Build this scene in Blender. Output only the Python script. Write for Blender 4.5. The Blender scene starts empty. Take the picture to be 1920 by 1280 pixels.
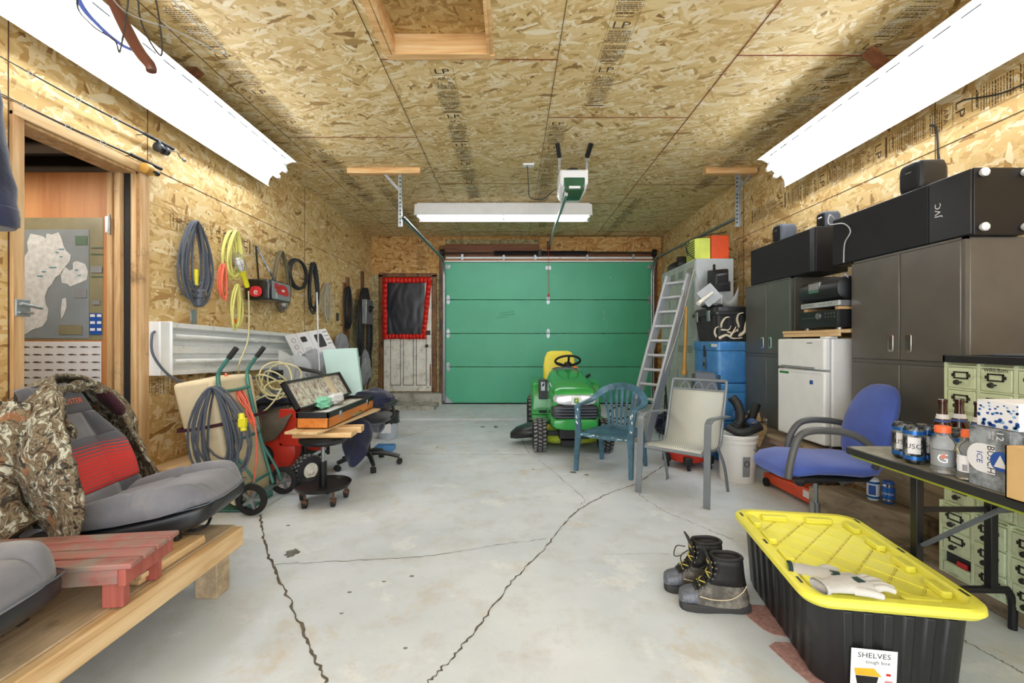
import bpy, bmesh, math, random
from mathutils import Vector, Matrix, noise as mnoise
random.seed(7)
D = bpy.data
COL = bpy.context.scene.collection
PI = math.pi
FP = 853.33          # focal length in pixels (16 mm on a 36 mm wide frame, 1920 px)
H = 1.2              # eye height
V = Vector
def W(px, py, y): return V(((px-960)*y/FP, y, H-(py-640)*y/FP))      # point seen at a pixel, at depth y
def FLR(px, py, h=0.0):                                              # point at height h
    y = FP*(H-h)/(py-640); return V(((px-960)*y/FP, y, h))
def WX(px, py, X):                                                   # point on the plane x = X
    y = FP*X/(px-960); return V((X, y, H-(py-640)*y/FP))

# ------------------------------------------------------------- mesh builder
class G:
    def __init__(s): s.bm = bmesh.new(); s.mi = 0
    def _new(s, faces):
        for f in faces: f.material_index = s.mi
    def face(s, pts):
        vs = [s.bm.verts.new(p) for p in pts]
        f = s.bm.faces.new(vs); f.material_index = s.mi; return f
    def box(s, lo, hi, M=None):
        x0,y0,z0 = lo; x1,y1,z1 = hi
        c = [V(p) for p in ((x0,y0,z0),(x1,y0,z0),(x1,y1,z0),(x0,y1,z0),(x0,y0,z1),(x1,y0,z1),(x1,y1,z1),(x0,y1,z1))]
        s.hexa(c if M is None else [M@p for p in c]); return s
    def hexa(s, c):
        v = [s.bm.verts.new(p) for p in c]
        fs = [s.bm.faces.new([v[i] for i in q]) for q in ((3,2,1,0),(4,5,6,7),(0,1,5,4),(1,2,6,5),(2,3,7,6),(3,0,4,7))]
        s._new(fs); return s
    def cbox(s, c, size, R=None):
        c = V(c); h = V(size)/2
        M = Matrix.Translation(c) @ (R.to_4x4() if R else Matrix.Identity(4))
        return s.box(-h, h, M)
    def bar(s, a, b, w, h, up=(0,0,1), roll=0):        # rectangular bar from a to b
        a = V(a); b = V(b); d = (b-a); L = d.length; d.normalize(); up = V(up)
        if abs(d.dot(up)) > .98: up = V((1,0,0)) if abs(d.x) < .9 else V((0,1,0))
        x = d.cross(up).normalized(); z = x.cross(d).normalized()
        M = Matrix((x, d, z)).transposed().to_4x4(); M.translation = a
        if roll: M = M @ Matrix.Rotation(roll, 4, 'Y')
        return s.box((-w/2,0,-h/2), (w/2,L,h/2), M)
    def rings(s, rings, cap=True, closed=True, loop=False):
        R = [[s.bm.verts.new(p) for p in r] for r in rings]
        n = len(R[0]); fs = []
        m = len(R)
        for i in range(m if loop else m-1):
            a = R[i]; b = R[(i+1) % m]
            for j in range(n if closed else n-1):
                k = (j+1) % n
                fs.append(s.bm.faces.new((a[j], a[k], b[k], b[j])))
        if cap and closed and not loop:
            fs.append(s.bm.faces.new(R[0][::-1])); fs.append(s.bm.faces.new(R[-1]))
        s._new(fs); return s
    def cyl(s, a, b, r, r2=None, n=16, cap=True):
        a = V(a); b = V(b); r2 = r if r2 is None else r2
        d = (b-a).normalized(); x = d.orthogonal().normalized(); y = d.cross(x)
        rg = lambda c, q: [c+x*q*math.cos(2*PI*i/n)+y*q*math.sin(2*PI*i/n) for i in range(n)]
        return s.rings([rg(a, r), rg(b, r2)], cap)
    def lathe(s, prof, c=(0,0,0), n=24, axis=(0,0,1), cap=True, M=None):   # prof = [(r, t)] along axis
        c = V(c); d = V(axis).normalized(); x = d.orthogonal().normalized(); y = d.cross(x)
        rs = []
        for r, t in prof:
            r = max(r, 1e-4)
            rs.append([c+d*t+x*r*math.cos(2*PI*i/n)+y*r*math.sin(2*PI*i/n) for i in range(n)])
        if M: rs = [[M@p for p in q] for q in rs]
        return s.rings(rs, cap)
    def tube(s, pts, r, n=8, smooth=0, loop=False, flat=1.0, rr=None):
        pts = [V(p) for p in pts]
        if smooth: pts = cat(pts, smooth, loop)
        m = len(pts); rs = []
        t0 = (pts[1]-pts[0]).normalized(); x = t0.orthogonal().normalized()
        for i, p in enumerate(pts):
            if loop: t = (pts[(i+1) % m]-pts[i-1])
            else: t = (pts[min(i+1, m-1)]-pts[max(i-1, 0)])
            if t.length < 1e-9: t = t0
            t = t.normalized(); x = (x-t*x.dot(t))
            if x.length < 1e-6: x = t.orthogonal()
            x.normalize(); y = t.cross(x)
            q = r if rr is None else (rr(i/(m-1)) if callable(rr) else rr[min(i, len(rr)-1)])
            rs.append([p+x*q*math.cos(2*PI*k/n)+y*q*flat*math.sin(2*PI*k/n) for k in range(n)])
        return s.rings(rs, True, True, loop)
    def ball(s, c, r, n=16, m=10, sc=(1,1,1)):
        c = V(c); rs = []
        for i in range(m+1):
            a = PI*i/m; q = max(math.sin(a), .004)*r
            rs.append([c+V((q*math.cos(2*PI*k/n)*sc[0], q*math.sin(2*PI*k/n)*sc[1], -r*math.cos(a)*sc[2])) for k in range(n)])
        return s.rings(rs)
    def prism(s, poly, M, t0, t1):                      # 2-D outline extruded along local z
        a = [M@V((p[0], p[1], t0)) for p in poly]; b = [M@V((p[0], p[1], t1)) for p in poly]
        n = len(poly)
        va = [s.bm.verts.new(p) for p in a]; vb = [s.bm.verts.new(p) for p in b]
        fs = [s.bm.faces.new(va[::-1]), s.bm.faces.new(vb)]
        for i in range(n):
            j = (i+1) % n; fs.append(s.bm.faces.new((va[i], va[j], vb[j], vb[i])))
        s._new(fs); return s
    def grid(s, fn, nu, nv, closed=False):
        vs = [[s.bm.verts.new(fn(i/nu, j/nv)) for j in range(nv+1)] for i in range(nu if closed else nu+1)]
        fs = []
        for i in range(nu):
            k = (i+1) % nu if closed else i+1
            for j in range(nv):
                fs.append(s.bm.faces.new((vs[i][j], vs[k][j], vs[k][j+1], vs[i][j+1])))
        s._new(fs); return s
    def text(s, t, size, M, depth=0.0, align='c', sx=1.0):
        key = t
        if key not in _TX:
            cu = D.curves.new('t', 'FONT'); cu.body = t; cu.size = 1.0; cu.resolution_u = 2
            ob = D.objects.new('t', cu); me = ob.to_mesh()
            vs = [v.co.copy() for v in me.vertices]; fs = [tuple(p.vertices) for p in me.polygons]
            ob.to_mesh_clear(); D.objects.remove(ob); D.curves.remove(cu)
            _TX[key] = (vs, fs)
        vs, fs = _TX[key]
        if not vs: return s
        w0 = min(v.x for v in vs); w1 = max(v.x for v in vs)
        ox = (w0+w1)/2 if align == 'c' else w0
        nv = [s.bm.verts.new(M@V(((v.x-ox)*size*sx, v.y*size, depth))) for v in vs]
        out = []
        for f in fs:
            try: out.append(s.bm.faces.new([nv[i] for i in f]))
            except ValueError: pass
        s._new(out); return s
    def xf(s, M): bmesh.ops.transform(s.bm, matrix=M, verts=s.bm.verts[:]); return s
    def noise(s, amp, sc, seed=0.0):
        for v in s.bm.verts:
            v.co = v.co + mnoise.noise_vector(v.co*sc+V((seed, seed*2, -seed)))*amp
        return s
    def build(s, name, mat, parent=None, label=None, cat=None, group=None, kind=None, bev=0, sub=0, solid=0, ang=40, at=None, segs=2, flat=False):
        bm = s.bm
        bmesh.ops.recalc_face_normals(bm, faces=bm.faces[:]) if not flat else None
        ca = math.cos(math.radians(ang))
        for f in bm.faces: f.smooth = True
        for e in bm.edges:
            if len(e.link_faces) == 2 and e.link_faces[0].normal.dot(e.link_faces[1].normal) < ca: e.smooth = False
        if parent is not None: off = OFF.get(parent.name, V((0,0,0)))
        elif at == 'local': off = V((0,0,0))
        elif at is not None: off = V(at)
        elif kind == 'structure': off = V((0,0,0))
        else:
            lo = V((min(v.co.x for v in bm.verts), min(v.co.y for v in bm.verts), min(v.co.z for v in bm.verts)))
            hi = V((max(v.co.x for v in bm.verts), max(v.co.y for v in bm.verts), max(v.co.z for v in bm.verts)))
            off = V(((lo.x+hi.x)/2, (lo.y+hi.y)/2, lo.z))
        for v in bm.verts: v.co -= off
        me = D.meshes.new(name); bm.to_mesh(me); bm.free()
        ms = mat if isinstance(mat, (list, tuple)) else [mat]
        for m in ms: me.materials.append(MAT[m])
        ob = D.objects.new(name, me); COL.objects.link(ob)
        if parent is not None: ob.parent = parent; OFF[ob.name] = off.copy()
        else:
            ob.location = off; OFF[ob.name] = off.copy()
        if bev:
            b = ob.modifiers.new('b', 'BEVEL'); b.width = bev; b.segments = segs; b.limit_method = 'ANGLE'; b.angle_limit = .6
            b.harden_normals = False
        if solid:
            b = ob.modifiers.new('s', 'SOLIDIFY'); b.thickness = solid; b.offset = 0
        if sub:
            b = ob.modifiers.new('u', 'SUBSURF'); b.levels = sub; b.render_levels = sub
        tag(ob, label, cat, group, kind)
        return ob
_TX = {}; OFF = {}; MAT = {}

def tag(ob, label=None, cat=None, group=None, kind=None):
    if label: ob['label'] = label
    if cat: ob['category'] = cat
    if group: ob['group'] = group
    if kind: ob['kind'] = kind
    return ob
def thing(name, label, cat, loc=(0,0,0), rz=0, group=None, world=True):
    o = D.objects.new(name, None); COL.objects.link(o); o.location = loc; o.rotation_euler = (0,0,rz)
    o.empty_display_size = .05
    if world and not rz: OFF[o.name] = V(loc)
    else: OFF[o.name] = V((0,0,0))
    return tag(o, label, cat, group)
def copy_tree(o, parent=None):
    c = o.copy(); COL.objects.link(c); c.parent = parent
    for ch in list(o.children): copy_tree(ch, c)
    return c
def cat(pts, k, loop=False):
    out = []; n = len(pts)
    rng = range(n if loop else n-1)
    for i in rng:
        p0 = pts[(i-1) % n] if (loop or i > 0) else pts[i]*2-pts[i+1]
        p1 = pts[i]; p2 = pts[(i+1) % n]
        p3 = pts[(i+2) % n] if (loop or i+2 < n) else p2*2-p1
        for j in range(k):
            t = j/k
            out.append(.5*((2*p1)+(p2-p0)*t+(2*p0-5*p1+4*p2-p3)*t*t+(3*p1-3*p2+p3-p0)*t**3))
    if not loop: out.append(pts[-1])
    return out
def ring(c, u, v, a, b, n=20, e=2.0):
    c = V(c); u = V(u); v = V(v); out = []
    for i in range(n):
        t = 2*PI*i/n; cc = math.cos(t); ss = math.sin(t)
        out.append(c+u*a*math.copysign(abs(cc)**(2/e), cc)+v*b*math.copysign(abs(ss)**(2/e), ss))
    return out
def frame(o, x, y):
    x = V(x).normalized(); y = V(y); n = x.cross(y).normalized(); y = n.cross(x).normalized()
    M = Matrix((x, y, n)).transposed().to_4x4(); M.translation = V(o); return M
def rrect(w, h, r, n=4):
    out = []
    for cx, cy, a0 in ((w/2-r, h/2-r, 0), (-w/2+r, h/2-r, PI/2), (-w/2+r, -h/2+r, PI), (w/2-r, -h/2+r, 3*PI/2)):
        for i in range(n+1):
            a = a0+PI/2*i/n; out.append((cx+r*math.cos(a), cy+r*math.sin(a)))
    return out
def coil(c, u, v, a, b, turns, jit=.1, nn=22, seed=0, sag=0.0, thick=.02):     # wandering loops hung from the top
    rnd = random.Random(seed); c = V(c); u = V(u); v = V(v); w = u.cross(v).normalized(); pts = []
    ph = [(rnd.uniform(max(.3,1-3.2*jit), 1.0), rnd.uniform(1-1.4*jit, 1.0), rnd.uniform(-jit, jit)*1.1, rnd.uniform(-1, 1)) for _ in range(int(turns)+2)]
    N = int(turns*nn)
    for i in range(N+1):
        t = i/nn; k = int(t); f = t-k; f2 = f*f*(3-2*f)
        A = [ph[k][q]*(1-f2)+ph[k+1][q]*f2 for q in range(4)]
        an = 2*PI*t
        sx = math.sin(an); cy = math.cos(an)
        low = (1-cy)/2                                    # 0 at the hook, 1 at the bottom
        wid = (low**.55)
        x = a*A[0]*sx*(.35+.65*wid)+a*A[2]*low
        y = b*(1-2*low*A[1])
        pts.append(c+u*x+v*y+w*(A[3]*thick))
    return pts
WORLD, EXPO, TUBE = 3.5, 0.33, 18
def lin(c):
    if isinstance(c, str):
        c = [int(c[i:i+2], 16)/255 for i in (0, 2, 4)]
    return tuple(((x/12.92) if x <= .04045 else ((x+.055)/1.055)**2.4) for x in c)
def newmat(name):
    m = D.materials.new(name); m.use_nodes = True; nt = m.node_tree
    b = nt.nodes['Principled BSDF']; MAT[name] = m; return m, nt, b
def N(nt, t, **k):
    n = nt.nodes.new(t)
    for a, v in k.items():
        if hasattr(n, a): setattr(n, a, v)
    return n
def mix(nt, fac, a, b, mode='MIX'):
    n = nt.nodes.new('ShaderNodeMix'); n.data_type = 'RGBA'; n.blend_type = mode
    for sock, v in ((n.inputs[0], fac), (n.inputs[6], a), (n.inputs[7], b)):
        if isinstance(v, (int, float)): sock.default_value = v
        elif isinstance(v, tuple): sock.default_value = (*v, 1)
        else: nt.links.new(v, sock)
    return n.outputs[2]
def ramp(nt, src, stops, interp='LINEAR'):
    n = nt.nodes.new('ShaderNodeValToRGB'); n.color_ramp.interpolation = interp
    e = n.color_ramp.elements
    while len(e) < len(stops): e.new(.5)
    for i, (p, c) in enumerate(stops):
        e[i].position = p; e[i].color = (*c, 1) if isinstance(c, tuple) else (c, c, c, 1)
    nt.links.new(src, n.inputs[0]); return n.outputs[0]
def nz(nt, vec, scale, detail=3, rough=.55, dist=0):
    n = nt.nodes.new('ShaderNodeTexNoise'); n.inputs['Scale'].default_value = scale; n.inputs['Detail'].default_value = detail
    n.inputs['Roughness'].default_value = rough; n.inputs['Distortion'].default_value = dist
    if vec is not None: nt.links.new(vec, n.inputs['Vector'])
    return n
def mapping(nt, vec, rot=(0,0,0), sc=(1,1,1), loc=(0,0,0)):
    n = nt.nodes.new('ShaderNodeMapping'); n.inputs['Rotation'].default_value = rot; n.inputs['Scale'].default_value = sc
    n.inputs['Location'].default_value = loc; nt.links.new(vec, n.inputs[0]); return n.outputs[0]
def objco(nt):
    return nt.nodes.new('ShaderNodeTexCoord').outputs['Object']
def bump(nt, b, src, st, dist=.01):
    n = nt.nodes.new('ShaderNodeBump'); n.inputs['Strength'].default_value = st; n.inputs['Distance'].default_value = dist
    nt.links.new(src, n.inputs['Height']); nt.links.new(n.outputs[0], b.inputs['Normal'])
def M_(name, col, rough=.5, metal=0, var=.06, sc=6, bmp=0, bsc=60, dirt=None, spec=.5, emit=None, alpha=None, trans=0, coat=0, sheen=0):
    m, nt, b = newmat(name); c = lin(col)
    b.inputs['Roughness'].default_value = rough; b.inputs['Metallic'].default_value = metal
    b.inputs['Specular IOR Level'].default_value = spec
    co = objco(nt); n = nz(nt, co, sc)
    lo = tuple(max(0, x*(1-var*2)) for x in c); hi = tuple(min(1, x*(1+var*2)) for x in c)
    out = ramp(nt, n.outputs[0], [(.3, lo), (.7, hi)])
    if dirt:
        dc, amt, dsc = dirt
        d = nz(nt, co, dsc, 6, .7)
        f = ramp(nt, d.outputs[0], [(1-amt-.12, 0.0), (1-amt+.1, 1.0)])
        out = mix(nt, f, out, lin(dc))
    nt.links.new(out, b.inputs['Base Color'])
    if bmp: bump(nt, b, nz(nt, co, bsc, 4).outputs[0], bmp, .004)
    if emit: b.inputs['Emission Color'].default_value = (*lin(emit[0]), 1); b.inputs['Emission Strength'].default_value = emit[1]
    if trans: b.inputs['Transmission Weight'].default_value = trans; b.inputs['IOR'].default_value = 1.3
    if alpha is not None: b.inputs['Alpha'].default_value = alpha
    if coat: b.inputs['Coat Weight'].default_value = coat; b.inputs['Coat Roughness'].default_value = .1
    if sheen: b.inputs['Sheen Weight'].default_value = sheen
    return m

def osb(name, axes, cols, seed=0.0, along=0.0):
    """oriented strand board: overlapping pale and brown strands"""
    m, nt, b = newmat(name)
    co = objco(nt); sep = N(nt, 'ShaderNodeSeparateXYZ'); nt.links.new(co, sep.inputs[0])
    cb = N(nt, 'ShaderNodeCombineXYZ')
    nt.links.new(sep.outputs[axes[0]], cb.inputs[0]); nt.links.new(sep.outputs[axes[1]], cb.inputs[1])
    base = cb.outputs[0]
    wob = nz(nt, base, 9, 2)
    wv = N(nt, 'ShaderNodeVectorMath', operation='MULTIPLY_ADD'); wv.inputs[1].default_value = (.05,.05,0)
    nt.links.new(wob.outputs[1], wv.inputs[0]); nt.links.new(base, wv.inputs[2]); p = wv.outputs[0]
    c = [lin(x) for x in cols]
    out = None; hgt = None
    for k, (ang, sx, sy, th) in enumerate(((.15, 10, 38, -1), (1.0, 10, 42, .45), (-.7, 11, 40, .55), (.5, 9, 44, .6), (-1.35, 12, 40, .66), (.0, 8, 40, .72), (-.35, 7, 26, .86))):
        mp = mapping(nt, mapping(nt, p, (0,0,ang+along), (1,1,1), (seed+k*3.1, k*1.7, 0)), (0,0,0), (sx, sy, 1))
        vo = N(nt, 'ShaderNodeTexVoronoi', voronoi_dimensions='2D', distance='MANHATTAN' if k % 2 else 'EUCLIDEAN'); vo.inputs['Scale'].default_value = 1
        nt.links.new(mp, vo.inputs['Vector'])
        sp = N(nt, 'ShaderNodeSeparateColor'); nt.links.new(vo.outputs['Color'], sp.inputs[0])
        col = ramp(nt, sp.outputs[0], [(0, c[0]), (.045, c[1]), (.3, c[2]), (.72, c[3]), (1, c[4])])
        if out is None: out = col; hgt = sp.outputs[2]
        else:
            f = ramp(nt, sp.outputs[1], [(th, 0.0), (th+.02, 1.0)])
            out = mix(nt, f, out, col); hgt = mix(nt, f, hgt, sp.outputs[2])
    # fine strand grain
    g = nz(nt, mapping(nt, p, (0,0,along+.3), (14, 110, 1)), 1, 4, .7)
    out = mix(nt, .35, out, ramp(nt, g.outputs[0], [(.3, .6), (.7, 1.0)]), 'MULTIPLY')
    big = nz(nt, base, .9, 3)
    out = mix(nt, ramp(nt, big.outputs[0], [(.35, 0.0), (.75, .35)]), out, c[1])
    nt.links.new(out, b.inputs['Base Color'])
    b.inputs['Roughness'].default_value = .62; b.inputs['Specular IOR Level'].default_value = .3
    bump(nt, b, hgt, .25, .003)
    return m
def wood(name, cols, axis=0, rough=.6, sc=1.0, dirt=None):
    m, nt, b = newmat(name); co = objco(nt)
    s = [22*sc]*3; s[axis] = 1.6*sc
    p = mapping(nt, co, (0,0,0), tuple(s))
    n = nz(nt, p, 1, 5, .6, .6)
    out = ramp(nt, n.outputs[0], [(.25, lin(cols[0])), (.5, lin(cols[1])), (.75, lin(cols[2]))])
    if dirt:
        d = nz(nt, co, dirt[2], 5, .7); out = mix(nt, ramp(nt, d.outputs[0], [(1-dirt[1]-.1, 0.0), (1-dirt[1]+.1, 1.0)]), out, lin(dirt[0]))
    nt.links.new(out, b.inputs['Base Color']); b.inputs['Roughness'].default_value = rough
    bump(nt, b, n.outputs[0], .2, .002); return m

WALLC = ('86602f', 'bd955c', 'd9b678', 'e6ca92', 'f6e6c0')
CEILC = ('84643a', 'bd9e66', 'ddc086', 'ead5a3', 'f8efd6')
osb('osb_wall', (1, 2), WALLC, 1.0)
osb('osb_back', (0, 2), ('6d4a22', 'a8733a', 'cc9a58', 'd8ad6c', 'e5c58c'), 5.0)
osb('osb_ceiling', (0, 1), CEILC, 9.0, .4)
osb('osb_hatch', (0, 1), ('5f4524', '97753f', 'b4915a', 'c5a467', 'd4bb85'), 4.0)
# concrete floor
def concrete():
    m, nt, b = newmat('concrete'); co = objco(nt)
    n1 = nz(nt, co, .8, 5, .6); n2 = nz(nt, co, 4.5, 8, .7); n3 = nz(nt, co, 45, 4, .7)
    out = ramp(nt, n1.outputs[0], [(.3, lin('bcc5ca')), (.5, lin('ced5da')), (.7, lin('dfe4e7'))])
    out = mix(nt, ramp(nt, n2.outputs[0], [(.5, 0.0), (.72, .5)]), out, lin('b3aea2'))
    out = mix(nt, ramp(nt, nz(nt, co, 1.9, 7, .75, .5).outputs[0], [(.56, 0.0), (.68, .55)]), out, lin('c2b294'))
    out = mix(nt, ramp(nt, nz(nt, mapping(nt, co, (0,0,0), (1,1,1), (7,3,0)), 2.7, 6, .7).outputs[0], [(.58, 0.0), (.64, .5)]), out, lin('e3e6e4'))
    out = mix(nt, ramp(nt, n3.outputs[0], [(.62, 0.0), (.75, .35)]), out, lin('6f6e68'))
    nt.links.new(out, b.inputs['Base Color'])
    nt.links.new(ramp(nt, n2.outputs[0], [(.3, .5), (.7, .75)]), b.inputs['Roughness'])
    bump(nt, b, n2.outputs[0], .2, .004)
concrete()
M_('crack', '5e564a', .9, bmp=.5, bsc=90, var=.2, sc=30)
M_('stain', '6e6f66', .6, var=.15, sc=20)
M_('curb', 'b9b7ac', .8, bmp=.4, dirt=('6d675b', .42, 7))
wood('pine', ('b48a58', 'd6b484', 'e8d0a4'), 1)
wood('deck', ('a08b70', 'c0aa8a', 'd2bfa0'), 1, dirt=('8d7c66', .4, 6))
wood('pine_z', ('96602f', 'c08a4e', 'dcae73'), 2, dirt=('4a2f18', .33, 9))
wood('pine_x', ('b98550', 'dcb27a', 'eed2a4'), 0)
wood('fir_x', ('8a5430', 'b57b4c', 'c99162'), 0)
wood('brown_x', ('55301c', '7c4a2c', '93603c'), 0, dirt=('3a2718', .35, 4))
wood('brown_z', ('4a2e1b', '7b5330', '9b7148'), 2, dirt=('2d2018', .4, 7))
wood('timber', ('5e5140', '8d7c66', 'a99880'), 1, .85, .8, dirt=('3d342a', .35, 5))
wood('plyface', ('a8683a', 'c0824e', 'cf9562'), 2, .55, .5)
wood('jamb', ('ab7f4d', 'cfa878', 'e4c89c'), 2, dirt=('3c2a1a', .3, 3))
wood('redwood', ('8a4c45', 'a2625a', 'b07970'), 0, .6, 1, dirt=('8c8075', .5, 9))
wood('redwood_y', ('8d4238', 'a7584b', 'b9695b'), 2, .6, 1)
wood('case_wood', ('b3601f', 'cf7d34', 'dc9048'), 1, .4)
M_('black_plastic', '1c1d21', .38, dirt=('2c2d30', .35, 6))
M_('black_rubber', '1b1b1c', .75, bmp=.2)
M_('black_metal', '1d1d20', .4, .3)
M_('black_grill', '1a1c22', .85, bmp=.4, bsc=400)
M_('black_ash', '18171a', .42, bmp=.15, bsc=90)
M_('dark_cloth', '23252c', .95, bmp=.5, bsc=150, var=.15, sheen=.3)
M_('navy_cloth', '1f2540', .95, bmp=.5, bsc=40, var=.2, sheen=.3)
M_('grey_cloth', '8f9296', .95, bmp=.5, bsc=30, var=.15)
M_('seat_grey', '73747c', .95, bmp=.3, bsc=300, var=.12, sc=5, sheen=.3, dirt=('8b8b8c', .34, 6))
M_('seat_dark', '50515a', .95, bmp=.3, bsc=300, var=.1, sheen=.3)
M_('piping', 'b9b9bd', .7)
M_('white_paint', 'e9ebec', .45, var=.03, dirt=('a09e96', .3, 8))
M_('white_enamel', 'eceef0', .35, var=.02)
M_('reflector', 'f4f5f6', .45, var=.01)
M_('old_white', 'e8e4d8', .6, dirt=('8f8672', .36, 9), bmp=.2)
M_('tube_on', 'ffffff', .3, emit=('f4faff', TUBE))
M_('tube_off', 'e4e7e8', .2)
M_('galv', 'aeb4b8', .38, .7, dirt=('7d8286', .4, 14))
M_('steel', '9a9da0', .32, .8)
M_('chrome', 'd8d8da', .12, 1, var=.01)
M_('aluminium', 'c9ccd2', .36, .55, var=.04)
M_('rust', '5c4334', .8, bmp=.3, var=.25, sc=40)
M_('cab_grey', '6a6661', .3, .3, var=.04)
M_('cab_green', '5e605c', .34, .25, var=.04)
M_('garage_green', '4cab84', .42, var=.03, sc=2, bmp=.05)
M_('weather', '1c1e1f', .8)
M_('seam_dark', '4f3520', .8)
M_('seam_red', '7a3a22', .8)
M_('ink', '2e2a22', .8, var=.2, sc=40)
M_('ink_soft', '6b5a3a', .8, var=.2, sc=40)
M_('ink_brown', '5b4628', .8, var=.2, sc=40)
M_('insulation', 'ab9e76', .95, bmp=.8, bsc=30, var=.25, sc=25, dirt=('6d5c38', .4, 14))
M_('red_tape', 'd8241c', .35, var=.06, bmp=.25, bsc=50)
M_('plastic_sheet', '22242c', .34, bmp=.5, bsc=16, spec=.5)
M_('muted_green', '56705a', .5)
M_('opener_white', 'e4e6ea', .35, var=.02)
M_('opener_green', '2f5a3e', .25)
M_('jd_green', '2f9a45', .25, var=.03, coat=.5)
M_('jd_yellow', 'e8d64a', .42, var=.03)
M_('lime', 'b7c83a', .5, dirt=('6d7432', .35, 20))
M_('headlamp', 'cfd3d8', .12, .2, var=.12, sc=30)
M_('tyre', '26262a', .8, bmp=.3)
M_('tread', '7c7c7a', .85, var=.2)
M_('plastic_chair', '4a7288', .38, var=.12, sc=5, dirt=('31505c', .45, 6))
M_('chipped', 'd5ded9', .6)
M_('patio_frame', '7c8389', .38, .3, var=.05)
M_('fabric_blue', '3d55a8', .8, bmp=.25, bsc=260, var=.07, sheen=.3)
M_('arm_grey', '505154', .45)
M_('bucket_white', 'eceae6', .4, var=.02, dirt=('c9bfae', .27, 6))
M_('bucket_grey', 'b4bcc6', .4)
M_('tote_blue', '3f82c4', .4, var=.07, dirt=('6fa2d0', .38, 5))
M_('tote_blue_light', '4a93d6', .4, var=.07)
M_('tote_yellow', 'eee758', .38, var=.02, sc=3)
M_('tote_slot', 'b5a03e', .5)
M_('tote_body', '1d1e20', .42, var=.05, dirt=('36373a', .3, 5))
M_('sticker', 'f2f2f2', .4, var=.01)
M_('print_black', '151515', .5)
M_('print_grey', '8a8d90', .5)
M_('print_blue', '2a55a8', .4)
M_('print_sky', '7fb2dd', .4)
M_('print_red', 'c8282a', .45)
M_('print_orange', 'e86a2a', .4)
M_('print_green', '3f8f4a', .5)
M_('print_yellow', 'e9b42a', .45)
M_('cardboard', 'd0ab74', .75, var=.04)
M_('can_black', '26282c', .3, .3, dirt=('b5babd', .42, 30))
M_('can_blue', '2c6fc0', .25, .5, var=.05)
M_('box_mural', '4a4e54', .5, dirt=('9aa0a6', .48, 18))
M_('amber', '3a1608', .08, spec=.8)
M_('clear_plastic', 'e6ebee', .06, trans=.9, var=.01)
M_('water', 'dfe6ea', .03, trans=.95, var=.01)
M_('cap_orange', 'ee6a38', .4)
M_('drawer_green', 'ccd6b2', .5, var=.04, dirt=('8a9270', .33, 11))
M_('drawer_dark', '3c3f36', .7)
M_('old_iron', '3d3a36', .5, .6, var=.2, sc=50)
M_('concrete_table', '9a978a', .6, var=.15, sc=9, dirt=('77715f', .42, 10))
M_('table_edge', '1f2021', .5)
M_('table_lime', '8e9a2c', .5)
M_('foam', 'e3d3b0', .8, var=.03, dirt=('bfa67b', .3, 4))
M_('truck_green', '4c877d', .4, .2, var=.1)
M_('cord_orange', 'ee7258', .5)
M_('cord_cream', 'd8d0a0', .5)
M_('cord_yellow', 'dedb7e', .5)
M_('cord_grey', '555c68', .5, var=.08)
M_('cord_black', '232427', .5)
M_('cord_brown', '6e6248', .6)
M_('cord_silver', 'b8b4a8', .5)
M_('yellow_plug', 'e4dc30', .4)
M_('engine_red', 'd63a28', .35, var=.06)
M_('jack_orange', 'd84c26', .4, dirt=('8a3018', .3, 9))
M_('tarp', '6b6052', .9, bmp=.5, bsc=25, var=.15)
M_('mint', 'b9d6d1', .25, var=.02)
M_('speckle', 'dfe0d2', .7, dirt=('7a3a20', .44, 26))
M_('cloth_green', '8fd4b4', .9, bmp=.5, bsc=40)
M_('cloth_white', 'e8eaec', .9, bmp=.5, bsc=40)
M_('maroon', '4a2430', .9, bmp=.3, bsc=150)
M_('poster_grey', '8b9399', .35, var=.05)
M_('poster_olive', '8a8468', .4, var=.08)
M_('map_land', 'd6d8db', .4, var=.08, sc=30)
M_('map_water', '6d9aa8', .4)
M_('paper', 'e6e6ea', .6, var=.02)
M_('bone', 'e2d6bb', .5, var=.08, dirt=('a88d64', .33, 9))
M_('brown_plastic', '5c3328', .3)
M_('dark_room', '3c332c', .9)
M_('joist', '57493c', .85)
M_('glass_lamp', 'dfe4e6', .1, trans=.6)
M_('boot_leather', '4c4740', .6, bmp=.5, bsc=40, dirt=('8d877c', .46, 10))
M_('boot_black', '1e1c1c', .6, bmp=.4, bsc=70)
M_('boot_sole', '3b3a3a', .8, bmp=.3)
M_('boot_toe', '5f6470', .5, bmp=.2, dirt=('8a8d92', .4, 20))
M_('lace', '22221e', .8)
M_('lace_tip', 'c9b85a', .6)
M_('glove', 'c6c3be', .9, bmp=.5, bsc=120, var=.08)
M_('glove_green', '1d3c38', .8)
M_('rug', 'a8807a', 1.0, bmp=1, bsc=160, var=.15, sc=60)
M_('neon', 'd8e860', .4)
M_('orange_box', 'e4521e', .4)
M_('locker_grey', 'a7aea6', .5, .1, var=.05, dirt=('7d8378', .3, 6))
M_('locker_side', 'b9c1c6', .45, .1, var=.04)
M_('bat_wood', 'b98a3c', .4)
M_('bag_black', '141416', .2, bmp=.9, bsc=18, spec=.8)
M_('caster_blue', '3a5f96', .4)
M_('grey_board', 'a4a7aa', .5)
M_('haze_plastic', 'c2c6c4', .25, alpha=.75, var=.05)
M_('green_tape', '2f7a3a', .5)
M_('black_fur', '2b2a2c', .9, bmp=.6, bsc=60)

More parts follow.
